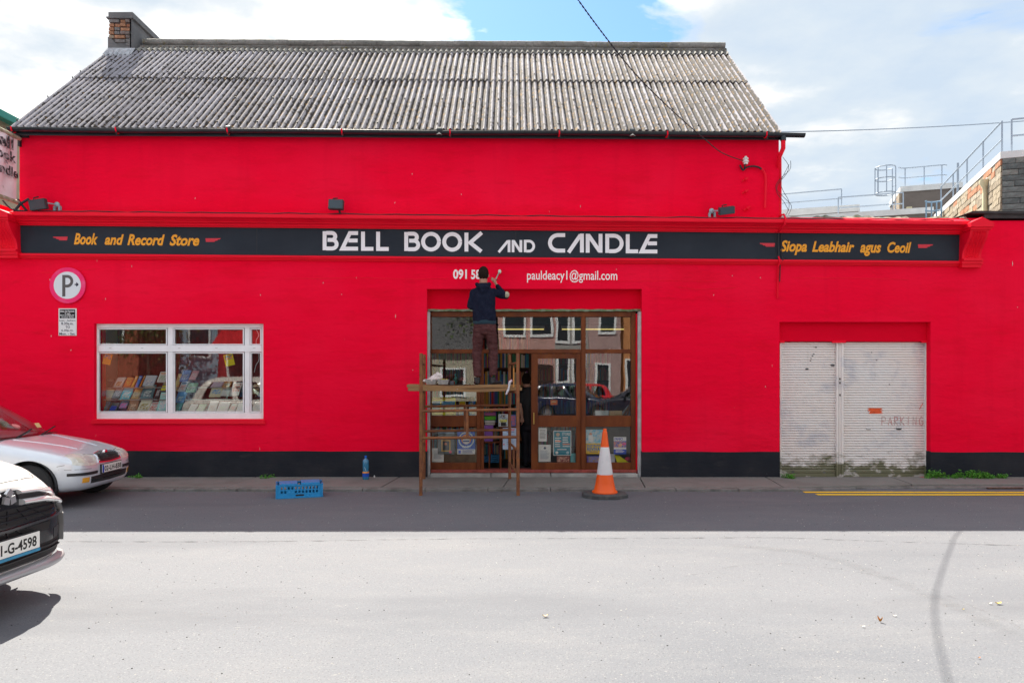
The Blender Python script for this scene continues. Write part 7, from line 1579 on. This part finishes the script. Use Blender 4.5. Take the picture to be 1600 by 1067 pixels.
# paint trays, cloth, rag, pot
def tray(label, pa, pb2, pz, col, Y=-0.93):
    x0, x1 = PX(pa, Y), PX(pb2, Y); z0 = PT+0.002; h = 0.075; w = 0.17
    t = thing('paint_tray', label, 'paint tray', ((x0+x1)/2, Y, z0), 'foil trays on the planks'); m = pbr('foil_tray', (0.42,0.43,0.44), 0.35, 0.7, var=0.2, vscale=30, bump=0.5, bscale=50)
    o = [(x0+0.02,Y-w/2+0.02),(x1-0.02,Y-w/2+0.02),(x1-0.02,Y+w/2-0.02),(x0+0.02,Y+w/2-0.02)]; r = [(x0,Y-w/2),(x1,Y-w/2),(x1,Y+w/2),(x0,Y+w/2)]
    mb = MB().add([(x,y,z0) for x, y in o]+[(x,y,z0+h) for x, y in r], [(3,2,1,0),(0,1,5,4),(1,2,6,5),(2,3,7,6),(3,0,4,7)])
    mb.add([(x,y,z0+h) for x, y in r]+[(x+(0.012 if x < (x0+x1)/2 else -0.012), y+(0.012 if y < Y else -0.012), z0+h-0.008) for x, y in r], [(0,1,5,4),(1,2,6,5),(2,3,7,6),(3,0,4,7)]).build('tray', m, t)
    MB().box(x0+0.03, x1-0.03, Y-w/2+0.03, Y+w/2-0.03, z0+0.01, z0+0.05).build('paint', paint(col), t)
    mb = MB(); random.seed(int(pa))
    for i in range(7): c = Vector((random.uniform(x0+0.03, x1-0.03), Y+random.uniform(-0.04,0.04), z0+0.06)); mb.ell(c, 0.018, 0.018, 0.022, 8, 5)
    mb.build('paint_pots', [paint((0.70,0.55,0.03)), ], t, smooth=True)
tray('foil paint tray under the white cloth on the planks', 665, 683, 601, (0.25,0.40,0.42)); tray('foil paint tray with small pots right of the cloth', 684, 702, 601, (0.45,0.42,0.30))
tag(MB().obox(P(706, 600, -0.8)+Vector((0,0,0.015)), Vector((0.03,0,0.0)), Vector((0,0.05,0)), Vector((0,0,0.03))).build('brush_box', paint((0.10,0.11,0.13)), bevel=0.01), 'small dark box right of the paint trays', 'box')
random.seed(8); mb = MB()
cc_ = P(678, 590, -0.95)
for p, rx, ry, rz in [((-0.10,0,-0.045),0.07,0.05,0.02),((-0.04,0,-0.03),0.07,0.06,0.03),((0.02,0,0.0),0.065,0.06,0.05),((0.06,0,0.02),0.05,0.05,0.06),((0.0,-0.03,-0.02),0.05,0.04,0.04),((0.09,0.01,0.01),0.03,0.04,0.05)]: mb.ell(cc_+Vector(p), rx, ry, rz)
me = remeshed(mb, 0.009, 3, 'cloth')
for v in me.vertices: v.co += v.normal*0.018*noise.noise(v.co*22)+v.normal*0.008*noise.noise(v.co*55)
me.materials.append(pbr('white_rag_cotton', (0.66,0.60,0.60), 0.95, col2=(0.62,0.45,0.42), vscale=14, thr=(0.5,0.7))); tag(link('cloth', me), 'crumpled white cloth heaped over the left paint tray', 'cloth')
mb = MB(); c1_, c2_ = P(797, 596, -1.13), P(791, 616, -1.16)
mb.tube([c1_+Vector((0.03,0,0.015)), c1_, c1_.lerp(c2_,0.5)+Vector((0.01,0,0)), c2_], [(0.05,0.02),(0.045,0.018),(0.030,0.015),(0.028,0.012)], 10)
me = remeshed(mb, 0.008, 2, 'rag')
for v in me.vertices: v.co += v.normal*0.010*noise.noise(v.co*30)
me.materials.append(pbr('rag_cotton', (0.60,0.62,0.68), 0.95, col2=(0.65,0.18,0.25), vscale=11, thr=(0.52,0.6))); tag(link('rag', me), 'pink stained rag hanging over the right end of the planks', 'rag')
bb_ = P(802.5, 590, -1.2); tag(MB().tube([bb_+Vector((0,0,-0.14)), bb_+Vector((0.003,0,0.14))], 0.010, 8).build('roller_handle', pbr('orange_brown_stick', (0.5,0.22,0.04), 0.6)), 'thin orange stick standing against the right trestle post', 'stick')

# ================================================================ people
skin = pbr('skin', (0.42,0.22,0.15), 0.55, var=0.15, vscale=12); hairm = pbr('dark_short_hair', (0.022,0.015,0.012), 0.95, spec=0.08, bump=0.8, bscale=160, var=0.4, vscale=60)
def person(label, head, pts, cloth, base):
    t = thing('person', label, 'person', base)
    mb = MB(); hc = Vector(head)
    mb.ell(hc+Vector((0,0,0.01)), 0.074, 0.094, 0.112, 20, 14)
    mb.ell(hc+Vector((0,0.035,-0.055)), 0.052, 0.055, 0.055, 14, 10)
    mb.ell(hc+Vector((0,0.096,-0.015)), 0.012, 0.020, 0.024, 8, 6)        # nose
    mb.ell(hc+Vector((0,0.086,-0.062)), 0.024, 0.010, 0.010, 8, 6)        # mouth
    for s in (-1, 1):
        mb.ell(hc+Vector((s*0.076,-0.002,-0.012)), 0.011, 0.020, 0.032, 8, 6); mb.ell(hc+Vector((s*0.030,0.080,0.012)), 0.014, 0.012, 0.010, 8, 6)
    mb.tube([hc+Vector((0,-0.012,-0.06)), Vector(pts['neck'])], [0.058, 0.066], 14)
    mb.tube([pts['neck'], pts['chest'], pts['waist'], pts['hip']], [(0.07,0.06),(0.15,0.09),(0.13,0.085),(0.14,0.09)], 16)
    for s in ('l', 'r'):
        mb.tube([pts[s+'sh'], pts[s+'el'], pts[s+'wr']], [0.050, 0.038, 0.026], 12)
        hip = Vector(pts['hip'])+Vector((-0.07 if s == 'l' else 0.07, 0, 0)); mb.tube([hip, pts[s+'kn'], pts[s+'an']], [0.075, 0.05, 0.035], 12)
        w = Vector(pts[s+'wr']); hd = Vector(pts[s+'hand'])-w; d = hd.normalized(); side = Vector(pts[s+'side']).normalized(); nrm = d.cross(side).normalized()
        mb.tube([w, w+d*0.045, w+d*0.085], [(0.026,0.022),(0.038,0.018),(0.040,0.016)], 10)
        for f in range(4):
            o = side*(0.030-0.020*f); l = (0.070,0.078,0.073,0.058)[f]; b0 = w+d*0.075+o; b1 = b0+d*l*0.5; b2 = b1+(d*0.35-nrm*0.9*pts.get('curl', 1)).normalized()*l*0.36; b3 = b2+(-d*0.5-nrm*0.5*pts.get('curl', 1)).normalized()*l*0.25
            mb.tube([b0, b1, b2, b3], [0.0105, 0.0095, 0.0085, 0.007], 8)
        b0 = w+d*0.025+side*0.028; mb.tube([b0, b0+side*0.028+d*0.022, b0+side*0.025+d*0.050-nrm*0.015], [0.013, 0.011, 0.009], 8)
    me = remeshed(mb, 0.0075, 4, 'body'); me.materials.append(skin); body = link('body', me, t)
    # hair cap, close to the skull
    mb = MB(); mb.ell(hc+Vector((0,-0.010,0.018)), 0.082, 0.098, 0.114, 20, 14); me = remeshed(mb, 0.008, 2, 'hair')
    bm = bmesh.new(); bm.from_mesh(me)
    bmesh.ops.delete(bm, geom=[v for v in bm.verts if v.co.z < hc.z-0.068+max(0, (v.co.y-hc.y+0.01))*1.1 or (v.co.y > hc.y+0.066 and v.co.z < hc.z+0.06)], context='VERTS'); bm.to_mesh(me); bm.free()
    for v in me.vertices: v.co += v.normal*0.003*noise.noise(v.co*60)
    me.materials.append(hairm); link('hair', me, t)
    return t
def garment(name, mb, mat, root, voxel=0.010, it=5, fold=0.010, fs=9, stretch=(1,1,0.6)):
    me = remeshed(mb, voxel, it, name)
    for v in me.vertices:
        c = Vector((v.co.x*stretch[0], v.co.y*stretch[1], v.co.z*stretch[2])); v.co += v.normal*(fold*noise.noise(c*fs)+fold*0.5*noise.noise(c*fs*2.6+Vector((5,2,1))))
    me.materials.append(mat); return link(name, me, root)
# the painter, back to us, on the planks
YP = -0.60
def pp_(px, py, y): d = D+y; return Vector(((px-CX)*d/F, y, EYE+(HZ-py)*d/F))
J = dict(neck=pp_(755,447,-0.56), chest=pp_(755,465,-0.58), waist=pp_(756,490,-0.60), hip=pp_(757.5,509,-0.60),
         lsh=pp_(740.5,457.5,-0.57), lel=pp_(735.5,479,-0.60), lwr=pp_(741,479,-0.36), lhand=pp_(744,472,-0.24), lside=Vector((1,0,0.2)),
         rsh=pp_(770.5,456.5,-0.57), rel=pp_(789.5,462.5,-0.50), rwr=pp_(775.5,444.5,-0.36), rhand=pp_(771,435,-0.33), rside=Vector((-0.75,0,0.4)),
         lkn=pp_(745.5,550,-0.56), lan=pp_(745.5,588,-0.62), rkn=pp_(770.5,549,-0.55), ran=pp_(770.5,586,-0.62))
pt_ = person('sign painter in a dark hoodie standing on the planks with brush raised', pp_(755.5,429.5,-0.56), J, None, pp_(757, 597, YP))
hood = layered('navy_hoodie_cotton', (0.010,0.013,0.028), [('noise', 14, U, 0.4, 0.7, (0.018,0.022,0.042), 0.8)], rough=0.95, spec=0.06, bump=[(11, (1.4,1,0.6), 1.0, 0.035), (38, U, 0.5, 0.008)])
mb = MB()
mb.tube([pp_(755,443.5,-0.56), pp_(755,447,-0.565), pp_(755.1,450.5,-0.57), pp_(755.3,456,-0.58), pp_(755.5,467,-0.59), pp_(756,485,-0.60), pp_(757,500,-0.60), pp_(757.2,503.5,-0.60)], [(0.068,0.068),(0.088,0.078),(0.130,0.092),(0.170,0.110),(0.182,0.125),(0.178,0.125),(0.180,0.130),(0.170,0.122)], 24)
mb.tube([J['lsh']+Vector((0.03,0,0.02)), J['lsh'], J['lsh'].lerp(J['lel'],0.6), J['lel'], J['lel'].lerp(J['lwr'],0.4), J['lel'].lerp(J['lwr'],0.92)], [0.058,0.064,0.060,0.057,0.050,0.040], 14)
mb.tube([J['rsh']-Vector((0.03,0,-0.02)), J['rsh'], J['rsh'].lerp(J['rel'],0.6), J['rel'], J['rel'].lerp(J['rwr'],0.4), J['rel'].lerp(J['rwr'],0.90)], [0.058,0.066,0.062,0.057,0.046,0.034], 14)
# hood lying on the back: a ring and a drooping lobe
for i in range(13):
    a = math.radians(180+i*15); c = pp_(755,446,-0.58)+Vector((0.092*math.cos(a), 0.080*math.sin(a)*1.0, 0.016*math.sin(a)+0.016)); mb.ell(c, 0.034, 0.032, 0.030, 10, 6)
mb.ell(pp_(755,449,-0.675), 0.105, 0.048, 0.050, 14, 8); mb.ell(pp_(755,455,-0.690), 0.062, 0.034, 0.045, 12, 8)
hd_ = garment('hoodie', mb, hood, pt_, fold=0.014, fs=8)
mb = MB(); mb.tube([pp_(757,500.5,-0.60), pp_(757.2,504.8,-0.60), pp_(757.2,507.5,-0.60)], [(0.176,0.130),(0.182,0.134),(0.168,0.124)], 28); garment('hoodie_hem', mb, pbr('hoodie_ribbing', (0.010,0.035,0.055), 0.9, bump=0.5, bscale=90, stretch=(3,3,0.2)), pt_, fold=0.004)
mb = MB(); e_ = J['rel']; mb.ell(e_+Vector((0.022,-0.030,0.018)), 0.045, 0.035, 0.050); garment('elbow_patch', mb, paint((0.42,0.40,0.30)), pt_, fold=0.002)
tro = layered('brown_trouser_cotton', (0.075,0.030,0.032), [('noise', 14, U, 0.4, 0.7, (0.105,0.048,0.048), 0.8)], rough=0.9, spec=0.1, bump=[(13, (0.7,1,1.5), 1.0, 0.035), (40, (0.8,1,1.3), 0.6, 0.008)])
mb = MB(); hp = J['hip']
mb.tube([pp_(757,502,-0.60), pp_(757.5,509,-0.60), pp_(758,516,-0.605), pp_(758,522,-0.60)], [(0.160,0.112),(0.170,0.122),(0.172,0.125),(0.140,0.10)], 24)
for s, k in (('l', -1), ('r', 1)):
    top = hp+Vector((k*0.085, -0.005, -0.06)); kn, an = J[s+'kn'], J[s+'an']
    mb.tube([top, top.lerp(kn,0.35), kn+Vector((0,0,0.02)), kn.lerp(an,0.45), an+Vector((0,0,0.05)), an+Vector((0,0,0.00))], [(0.098,0.105),(0.090,0.096),(0.074,0.076),(0.070,0.074),(0.062,0.068),(0.066,0.072)], 16)
garment('trousers', mb, tro, pt_, fold=0.016, fs=11, stretch=(1,1,1.3), it=4)
shoe_m = pbr('black_leather_boot', (0.014,0.018,0.024), 0.4)
for s, ang in (('l', 8), ('r', -38)):
    an = J[s+'an']; a = math.radians(ang); f = Vector((-math.sin(a), math.cos(a), 0)); z0 = PT+0.030
    mb = MB(); g = Vector((an.x, an.y, z0))
    mb.tube([g-f*0.055, g, g+f*0.07, g+f*0.15, g+f*0.19], [(0.034,0.030),(0.042,0.036),(0.046,0.030),(0.046,0.025),(0.030,0.018)], 14); mb.tube([g-f*0.01+Vector((0,0,0.08)), g-f*0.01], [0.048, 0.044], 12)
    garment('boot', mb, shoe_m, pt_, voxel=0.007, fold=0.002, it=3)
# brush and mahlstick with its padded ball
h0 = J['rwr']+Vector((-0.03,0.03,0.09))
tag(MB().tube([pp_(764,436.5,-0.10), pp_(770,437,-0.24), pp_(779,437.8,-0.40)], [0.004,0.0055,0.005], 6).build('paint_brush', pbr('brush_handle', (0.05,0.02,0.015), 0.5), smooth=True), 'thin paint brush held in the painter right hand', 'brush')
ms = thing('mahlstick', 'pale green mahlstick with padded white tip held against the wall', 'stick', pp_(779,425,-0.06))
MB().tube([pp_(773.5,438.5,-0.34), pp_(780,425.5,-0.05)], 0.009, 8).build('stick', pbr('pale_green_stick', (0.20,0.42,0.36), 0.5), ms, smooth=50)
MB().ell(pp_(780.6,424.4,-0.04), 0.028, 0.026, 0.034).build('padded_tip', pbr('white_padding', (0.62,0.68,0.60), 0.9), ms, smooth='all')
# shopkeeper inside the doorway, in black
yk = 0.95
K = dict(neck=pp_(825,607,yk), chest=pp_(825,622,yk), waist=pp_(826,645,yk), hip=pp_(826,660,yk), lsh=pp_(815.5,615,yk-0.02), lel=pp_(813.5,636,yk-0.06), lwr=pp_(815.5,652,yk-0.12), lhand=pp_(816,662,yk-0.15), lside=Vector((0,1,0)),
         rsh=pp_(836,615,yk+0.05), rel=pp_(839,636,yk+0.02), rwr=pp_(837,652,yk), rhand=pp_(837,662,yk-0.05), rside=Vector((0,1,0)), lkn=pp_(822,692,yk-0.02), lan=pp_(822,722,yk), rkn=pp_(831,692,yk), ran=pp_(831,722,yk), curl=0.3)
kp = person('dark haired person in black clothes standing inside the doorway', pp_(822.5,594,yk), K, None, (PX(826,yk), yk, 0.11))
mb = MB(); mb.tube([pp_(825,604,yk), pp_(825,611,yk), pp_(825.5,625,yk), pp_(826,645,yk), pp_(826,664,yk)], [(0.07,0.07),(0.15,0.095),(0.165,0.12),(0.155,0.125),(0.16,0.125)], 20)
for s in 'lr': mb.tube([K[s+'sh'], K[s+'sh'].lerp(K[s+'el'], 0.7)], [0.068, 0.055], 12)
garment('shirt', mb, paint((0.012,0.012,0.014)), kp)
mb = MB(); mb.tube([pp_(826,660,yk), pp_(826,672,yk)], [(0.155,0.12),(0.15,0.12)], 20)
for s, k in (('l', -1), ('r', 1)): mb.tube([K['hip']+Vector((k*0.07,0,-0.04)), K[s+'kn'], K[s+'an']], [0.09,0.068,0.058], 14)
garment('trousers', mb, paint((0.015,0.017,0.025)), kp)
for s in 'lr': g = K[s+'an']; MB().ell(Vector((g.x, g.y-0.04, 0.145)), 0.045, 0.12, 0.035).build('shoe', shoe_m, kp, smooth='all')

# ================================================================ street things
# traffic cone
g = Vector((PX(945,-1.62), -1.62, 0)); cn = thing('traffic_cone', 'orange traffic cone with white sleeve on a dark worn rubber base', 'traffic cone', g)
mb = MB(); a0_ = [math.radians(22.5+45*i) for i in range(8)]
rb = [(0.33*math.cos(a)*1.0, 0.30*math.sin(a)) for a in a0_]; rt_ = [(0.315*math.cos(a), 0.285*math.sin(a)) for a in a0_]
mb.add([(g.x+x, g.y+y, 0.0) for x, y in rb]+[(g.x+x, g.y+y, 0.045) for x, y in rb]+[(g.x+x, g.y+y, 0.058) for x, y in rt_], [tuple(range(7,-1,-1))]+[(i,(i+1)%8,(i+1)%8+8,i+8) for i in range(8)]+[(i+8,(i+1)%8+8,(i+1)%8+16,i+16) for i in range(8)]+[tuple(range(16,24))])
mb.build('base', layered('worn_rubber', (0.06,0.065,0.07), [('noise', 12, U, 0.5, 0.7, (0.12,0.115,0.11), 0.8)], rough=0.85), cn)
om = layered('orange_cone_plastic', (0.82,0.105,0.008), [('noise', 9, (1,1,0.4), 0.55, 0.75, (0.62,0.09,0.02), 0.6), ('noise', 22, U, 0.68, 0.74, (0.35,0.10,0.05), 0.6)], rough=0.45)
MB().lathe([(0.172,0.056),(0.178,0.068),(0.172,0.082),(0.150,0.095),(0.128,0.20),(0.108,0.315),(0.1075,0.315)], g, 40).build('lower_body', om, cn, smooth=50)
MB().lathe([(0.1095,0.312),(0.1085,0.33),(0.0605,0.685),(0.059,0.69)], g, 40).build('reflective_sleeve', layered('white_sleeve', (0.66,0.66,0.68), [('noise', 8, U, 0.5, 0.75, (0.52,0.53,0.56), 0.8), ('noise', 25, U, 0.7, 0.75, (0.4,0.2,0.12), 0.5)], rough=0.5), cn, smooth=50)
MB().lathe([(0.0585,0.688),(0.034,0.885),(0.033,0.90),(0.028,0.905),(0.024,0.912),(0.026,0.925),(0.024,0.940),(0.015,0.944),(0.0,0.944)], g, 32).build('upper_body', om, cn, smooth=50)
# blue folding crate
cpos = Vector((PX(468,-1.55), -1.55, 0)); c0 = Vector((0, 0, 0)); cr = thing('plastic_crate', 'bright blue perforated folding crate on the road edge', 'crate', c0); bl2 = pbr('blue_crate_plastic', (0.008,0.24,0.55), 0.4)
Wc, Dc, Hc = 0.60, 0.36, 0.185; th = 0.008; R_c = Matrix.Rotation(math.radians(1.5), 4, 'Z')
def lattice(w, h, nx, rows_, cells):
    """panel in (u,v): solid except listed holes"""
    us = [0]; 
    return us
mb = MB()
def panel_holes(o, du, dv, dn, cols, rowz, holes):
    for i in range(len(cols)-1):
        for j in range(len(rowz)-1):
            if (i, j) in holes: continue
            a, b, c, d = cols[i], cols[i+1], rowz[j], rowz[j+1]
            mb.obox(o+du*((a+b)/2)+dv*((c+d)/2), du*(b-a)/2, dn*th/2, dv*(d-c)/2)
ncol = 11; cols = [0.0]
for i in range(ncol): x = 0.05+i*0.0465; cols += [x, x+0.026]
cols.append(Wc); rz = [0.0, 0.070, 0.105, 0.120, 0.155, Hc]
hl = set((2*i+1, j) for i in range(ncol) for j in (1, 3)) - {(2*i+1, 1) for i in (2, 3)}
for s in (-1, 1): panel_holes(c0+Vector((-Wc/2, s*Dc/2, 0)), Vector((1,0,0)), Vector((0,0,1)), Vector((0,1,0)), cols, rz, hl if s < 0 else hl)
cs2 = [0.0]
for i in range(7): x = 0.04+i*0.0465; cs2 += [x, x+0.026]
cs2.append(Dc)
for s in (-1, 1): panel_holes(c0+Vector((s*Wc/2, -Dc/2, 0)), Vector((0,1,0)), Vector((0,0,1)), Vector((1,0,0)), cs2, rz, set((2*i+1, j) for i in range(7) for j in (1, 3)))
body_c = mb.build('side_walls', bl2, cr)
mb = MB()
for s in (-1, 1):
    mb.box(c0.x-Wc/2-0.006, c0.x+Wc/2+0.006, c0.y+s*(Dc/2)-0.012, c0.y+s*(Dc/2)+0.012, 0.0, 0.022); mb.box(c0.x+s*Wc/2-0.012, c0.x+s*Wc/2+0.012, c0.y-Dc/2-0.006, c0.y+Dc/2+0.006, 0.0, 0.022)
    mb.box(c0.x-Wc/2-0.004, c0.x+Wc/2+0.004, c0.y+s*(Dc/2)-0.010, c0.y+s*(Dc/2)+0.010, Hc-0.016, Hc)
    mb.box(c0.x+s*Wc/2-0.010, c0.x+s*Wc/2+0.010, c0.y-Dc/2, c0.y+Dc/2, Hc-0.016, Hc)
    for q in (-1, 1): mb.box(c0.x+s*(Wc/2)-0.016, c0.x+s*(Wc/2)+0.008, c0.y+q*(Dc/2)-0.012, c0.y+q*(Dc/2)+0.012, 0, Hc+0.006)
mb.build('rims', bl2, cr, bevel=0.002)
mb = MB().box(c0.x-Wc/2+0.03, c0.x-0.03, c0.y-Dc/2+0.02, c0.y+Dc/2-0.02, Hc-0.012, Hc+0.012).box(c0.x+0.02, c0.x+Wc/2-0.03, c0.y-Dc/2+0.02, c0.y+Dc/2-0.02, Hc-0.010, Hc+0.018); mb.build('folded_panels', bl2, cr, bevel=0.004)
MB().box(c0.x-0.055, c0.x+0.055, c0.y-Dc/2-0.010, c0.y-Dc/2-0.002, 0.030, 0.050).build('grip_hole', M['black'], cr)
cr.location = cpos; cr.rotation_euler = (0, 0, math.radians(17.5))
# water bottle
g = Vector((PX(571.5,-0.28), -0.28, 0.053)); bt_ = thing('water_bottle', 'blue tinted plastic water bottle on the pavement by the wall', 'bottle', g)
bg_ = pbr('blue_clear_plastic', (0.05,0.28,0.50), 0.12, coat=0.6); bg_.node_tree.nodes['Principled BSDF'].inputs['Transmission Weight'].default_value = 0.35
MB().lathe([(0.0,0),(0.044,0),(0.051,0.014),(0.051,0.045),(0.050,0.11),(0.045,0.135),(0.045,0.16),(0.049,0.19),(0.049,0.275),(0.045,0.305),(0.026,0.325),(0.015,0.332),(0.015,0.345)], g, 24).build('bottle_body', bg_, bt_, smooth=60)
MB().lathe([(0.0515,0.045),(0.0512,0.100)], g, 24).build('label', paint((0.01,0.08,0.50)), bt_, smooth=True); MB().lathe([(0.0516,0.102),(0.0506,0.124)], g, 24).build('orange_band', paint((0.85,0.30,0.02)), bt_, smooth=True)
MB().lathe([(0,0.372),(0.016,0.372),(0.019,0.345),(0.019,0.338),(0,0.338)], g, 16).build('cap', paint((0.01,0.12,0.60)), bt_, smooth=40)
mb = MB(); 
for k in range(4): ribbon(mb, [(g.x-0.012, 0.40+0.053-0.2-k*0.0), (g.x+0.012, 0.20)], 0.004, g.y-0.0525-0.0004*k) if k == 0 else None
mb.build('label_print', paint((0.6,0.7,0.8)), bt_, fix=False)
tag(MB().ell(Vector((PX(585,-0.12), -0.12, 0.075)), 0.012, 0.01, 0.022).build('paper_scrap', paint((0.7,0.7,0.72))), 'tiny white paper scrap against the black plinth', 'litter')
# weeds
def weed(label, pa, pb2, ptop, pbase, n, sd, Yc=-0.05, dep=0.12):
    random.seed(sd); xa, xb = PX(pa, Yc), PX(pb2, Yc); h = (pbase-ptop)/97
    t = thing('weed', label, 'weed', ((xa+xb)/2, Yc, 0.05), 'weeds growing at the foot of the wall'); mb = MB(); st_ = MB()
    nst = max(6, n//14)
    for k in range(nst):
        u = random.random(); env = (math.sin(math.pi*min(0.97, max(0.05, u)))**0.6)*(0.75+0.35*noise.noise(Vector((u*6, sd, 0)))); x = xa+(xb-xa)*u; y = Yc-random.uniform(-0.03, dep)
        tip = Vector((x+random.uniform(-0.05,0.05), y-random.uniform(0,0.05), 0.05+h*env*random.uniform(0.5, 1.0))); st_.tube([(x, y+0.02, 0.04), Vector((x,y,0.05)).lerp(tip,0.6)+Vector((0.01,0,0.01)), tip], [0.0035,0.003,0.0015], 4)
        for i in range(14):
            f = random.random()**0.7; c = Vector((x, y, 0.05)).lerp(tip, f)+Vector([random.gauss(0,0.022) for _ in range(3)]); c.z = max(c.z, 0.052)
            s = random.uniform(0.012, 0.024); d = Vector((random.gauss(0,1), random.gauss(-0.3,1), random.gauss(0.4,0.6))).normalized(); q = d.cross(Vector([random.gauss(0,1) for _ in range(3)])).normalized(); up = d.cross(q)*0.25*s
            mb.add([c-d*s, c+q*s*0.55+up, c+d*s, c-q*s*0.55+up], [(0,1,2,3)])
    tag(st_.build('stems', paint((0.07,0.16,0.03)), t), kind='stuff'); tag(mb.build('leaves', M['leaf'], t, fix=False), kind='stuff'); return t
weed('leafy green weed clump at the right foot of the shutter', 1441, 1473, 740, 755.5, 330, 1)
weed('widest green weed clump growing along the black plinth', 1484, 1548, 742, 757, 900, 2, dep=0.14)
weed('small weed tuft between the widest clump and the drain', 1550, 1570, 748, 755, 160, 3)
weed('small weed tuft at the left foot of the shutter', 1221, 1236, 742, 752, 140, 4)
weed('tiny sprig of weed on the pavement edge near the silver car', 208, 224, 746, 749, 60, 5)
weed('low moss patch at the wall foot left of the blue crate', 415, 424, 747, 750, 50, 6)
# drain grate
gc = G(1562, 762); dg_ = thing('drain_grate', 'rusty slotted drain grate in the gutter at the right', 'drain', (gc.x, gc.y, 0.006)); w, dd = 0.26, 0.13
rm = pbr('rusty_iron', (0.12,0.06,0.04), 0.85, var=0.5, vscale=14, bump=0.5)
MB().box(gc.x-w, gc.x+w, gc.y-dd, gc.y+dd, 0.0045, 0.008).build('pit', paint((0.015,0.012,0.012)), dg_)
MB().box(gc.x-w, gc.x+w, gc.y-dd, gc.y-dd+0.03, 0.009, 0.022).box(gc.x-w, gc.x+w, gc.y+dd-0.03, gc.y+dd, 0.009, 0.022).build('frame', rm, dg_)
for i in range(9):
    x = gc.x-w+0.01+i*(2*w-0.02)/8.5; MB().add([(x,gc.y-dd+0.03,0.009),(x+0.028,gc.y-dd+0.03,0.009),(x+0.058,gc.y+dd-0.03,0.009),(x+0.03,gc.y+dd-0.03,0.009),(x,gc.y-dd+0.03,0.020),(x+0.028,gc.y-dd+0.03,0.020),(x+0.058,gc.y+dd-0.03,0.020),(x+0.03,gc.y+dd-0.03,0.020)], [(0,3,2,1),(4,5,6,7),(0,1,5,4),(1,2,6,5),(2,3,7,6),(3,0,4,7)]).build('bar', rm, dg_)
# litter and fallen leaves
def leaf(px, py, l, ang, col, label, up=0.02, name='fallen_leaf'):
    l *= 0.8; up *= 0.8
    g = G(px, py); a = math.radians(ang); d = Vector((math.cos(a), math.sin(a), 0)); q = Vector((-d.y, d.x, 0)); rows = []
    for i in range(7):
        u = i/6; w = l*0.28*math.sin(math.pi*max(0.03, min(0.97, u)))**0.8; c = g+d*l*(u-0.5); z = 0.006+up*(2*u-1)**2
        rows.append([c-q*w+Vector((0,0,z+up*0.6)), c+Vector((0,0,z)), c+q*w+Vector((0,0,z+up*0.6))])
    return tag(MB().grid(rows).build(name, pbr('dry_leaf', col, 0.8, var=0.3, vscale=60), smooth='all', fix=False), label, 'leaf', 'fallen leaves on the road')
leaf(1375, 972, 0.045, 120, (0.45,0.20,0.04), 'curled orange brown leaf standing up on the bright road', 0.030)
leaf(1560, 944, 0.06, 5, (0.72,0.48,0.12), 'flat yellow leaf on the road near the right edge', 0.012)
leaf(1547, 944, 0.035, -10, (0.80,0.74,0.66), 'pale leaf just left of the flat yellow one', 0.008)
leaf(852, 964, 0.055, 10, (0.60,0.48,0.32), 'pale tan leaf alone on the road in the lower centre', 0.014)
leaf(1530, 1029, 0.022, 20, (0.60,0.22,0.08), 'tiny rust coloured leaf near the lower right corner', 0.006)
leaf(1349, 980, 0.03, 170, (0.78,0.76,0.66), 'whitish leaf left of the curled orange brown one', 0.006)
leaf(1505, 953, 0.022, 0, (0.45,0.33,0.06), 'small olive leaf beside the tyre mark', 0.006)
leaf(1398, 963, 0.03, 160, (0.80,0.78,0.66), 'cream leaf right of the curled orange brown one', 0.006)
random.seed(31); mb = MB()
def pebble(mb, g, r):
    k = random.uniform(0.5, 0.9); n = 5; vs = [(g.x+r*math.cos(a)*random.uniform(0.7,1.2), g.y+r*math.sin(a)*random.uniform(0.7,1.2), 0.0) for a in [i*2*math.pi/n for i in range(n)]]; vs.append((g.x, g.y, r*k)); mb.add(vs, [(i, (i+1) % n, n) for i in range(n)])
mb2 = MB()
for i in range(3200): pebble(mb if i % 5 < 3 else mb2, Vector((random.uniform(-6.5, 7.5), -1.4-7.2*random.random()**0.8, 0)), random.uniform(0.0025, 0.0075))
tag(mb2.build('dark_grit', pbr('dark_grit', (0.05,0.05,0.05), 0.9), fix=False), 'dark specks of loose grit scattered over the road', 'grit', kind='stuff')
tag(mb.build('road_grit', pbr('grit', (0.40,0.39,0.37), 0.9, col2=(0.22,0.21,0.20), vscale=2), fix=False), 'loose grit scattered over the sunlit road', 'grit', kind='stuff')
mb = MB()
for i in range(260): pebble(mb, Vector((random.uniform(-6.5, 8), random.gauss(-1.2, 0.03), 0)), random.uniform(0.004, 0.012))
tag(mb.build('gutter_grit', pbr('gutter_dirt', (0.20,0.16,0.10), 0.9, col2=(0.08,0.09,0.05), vscale=3), fix=False), 'dirt and grit collected along the kerb', 'grit', kind='stuff')
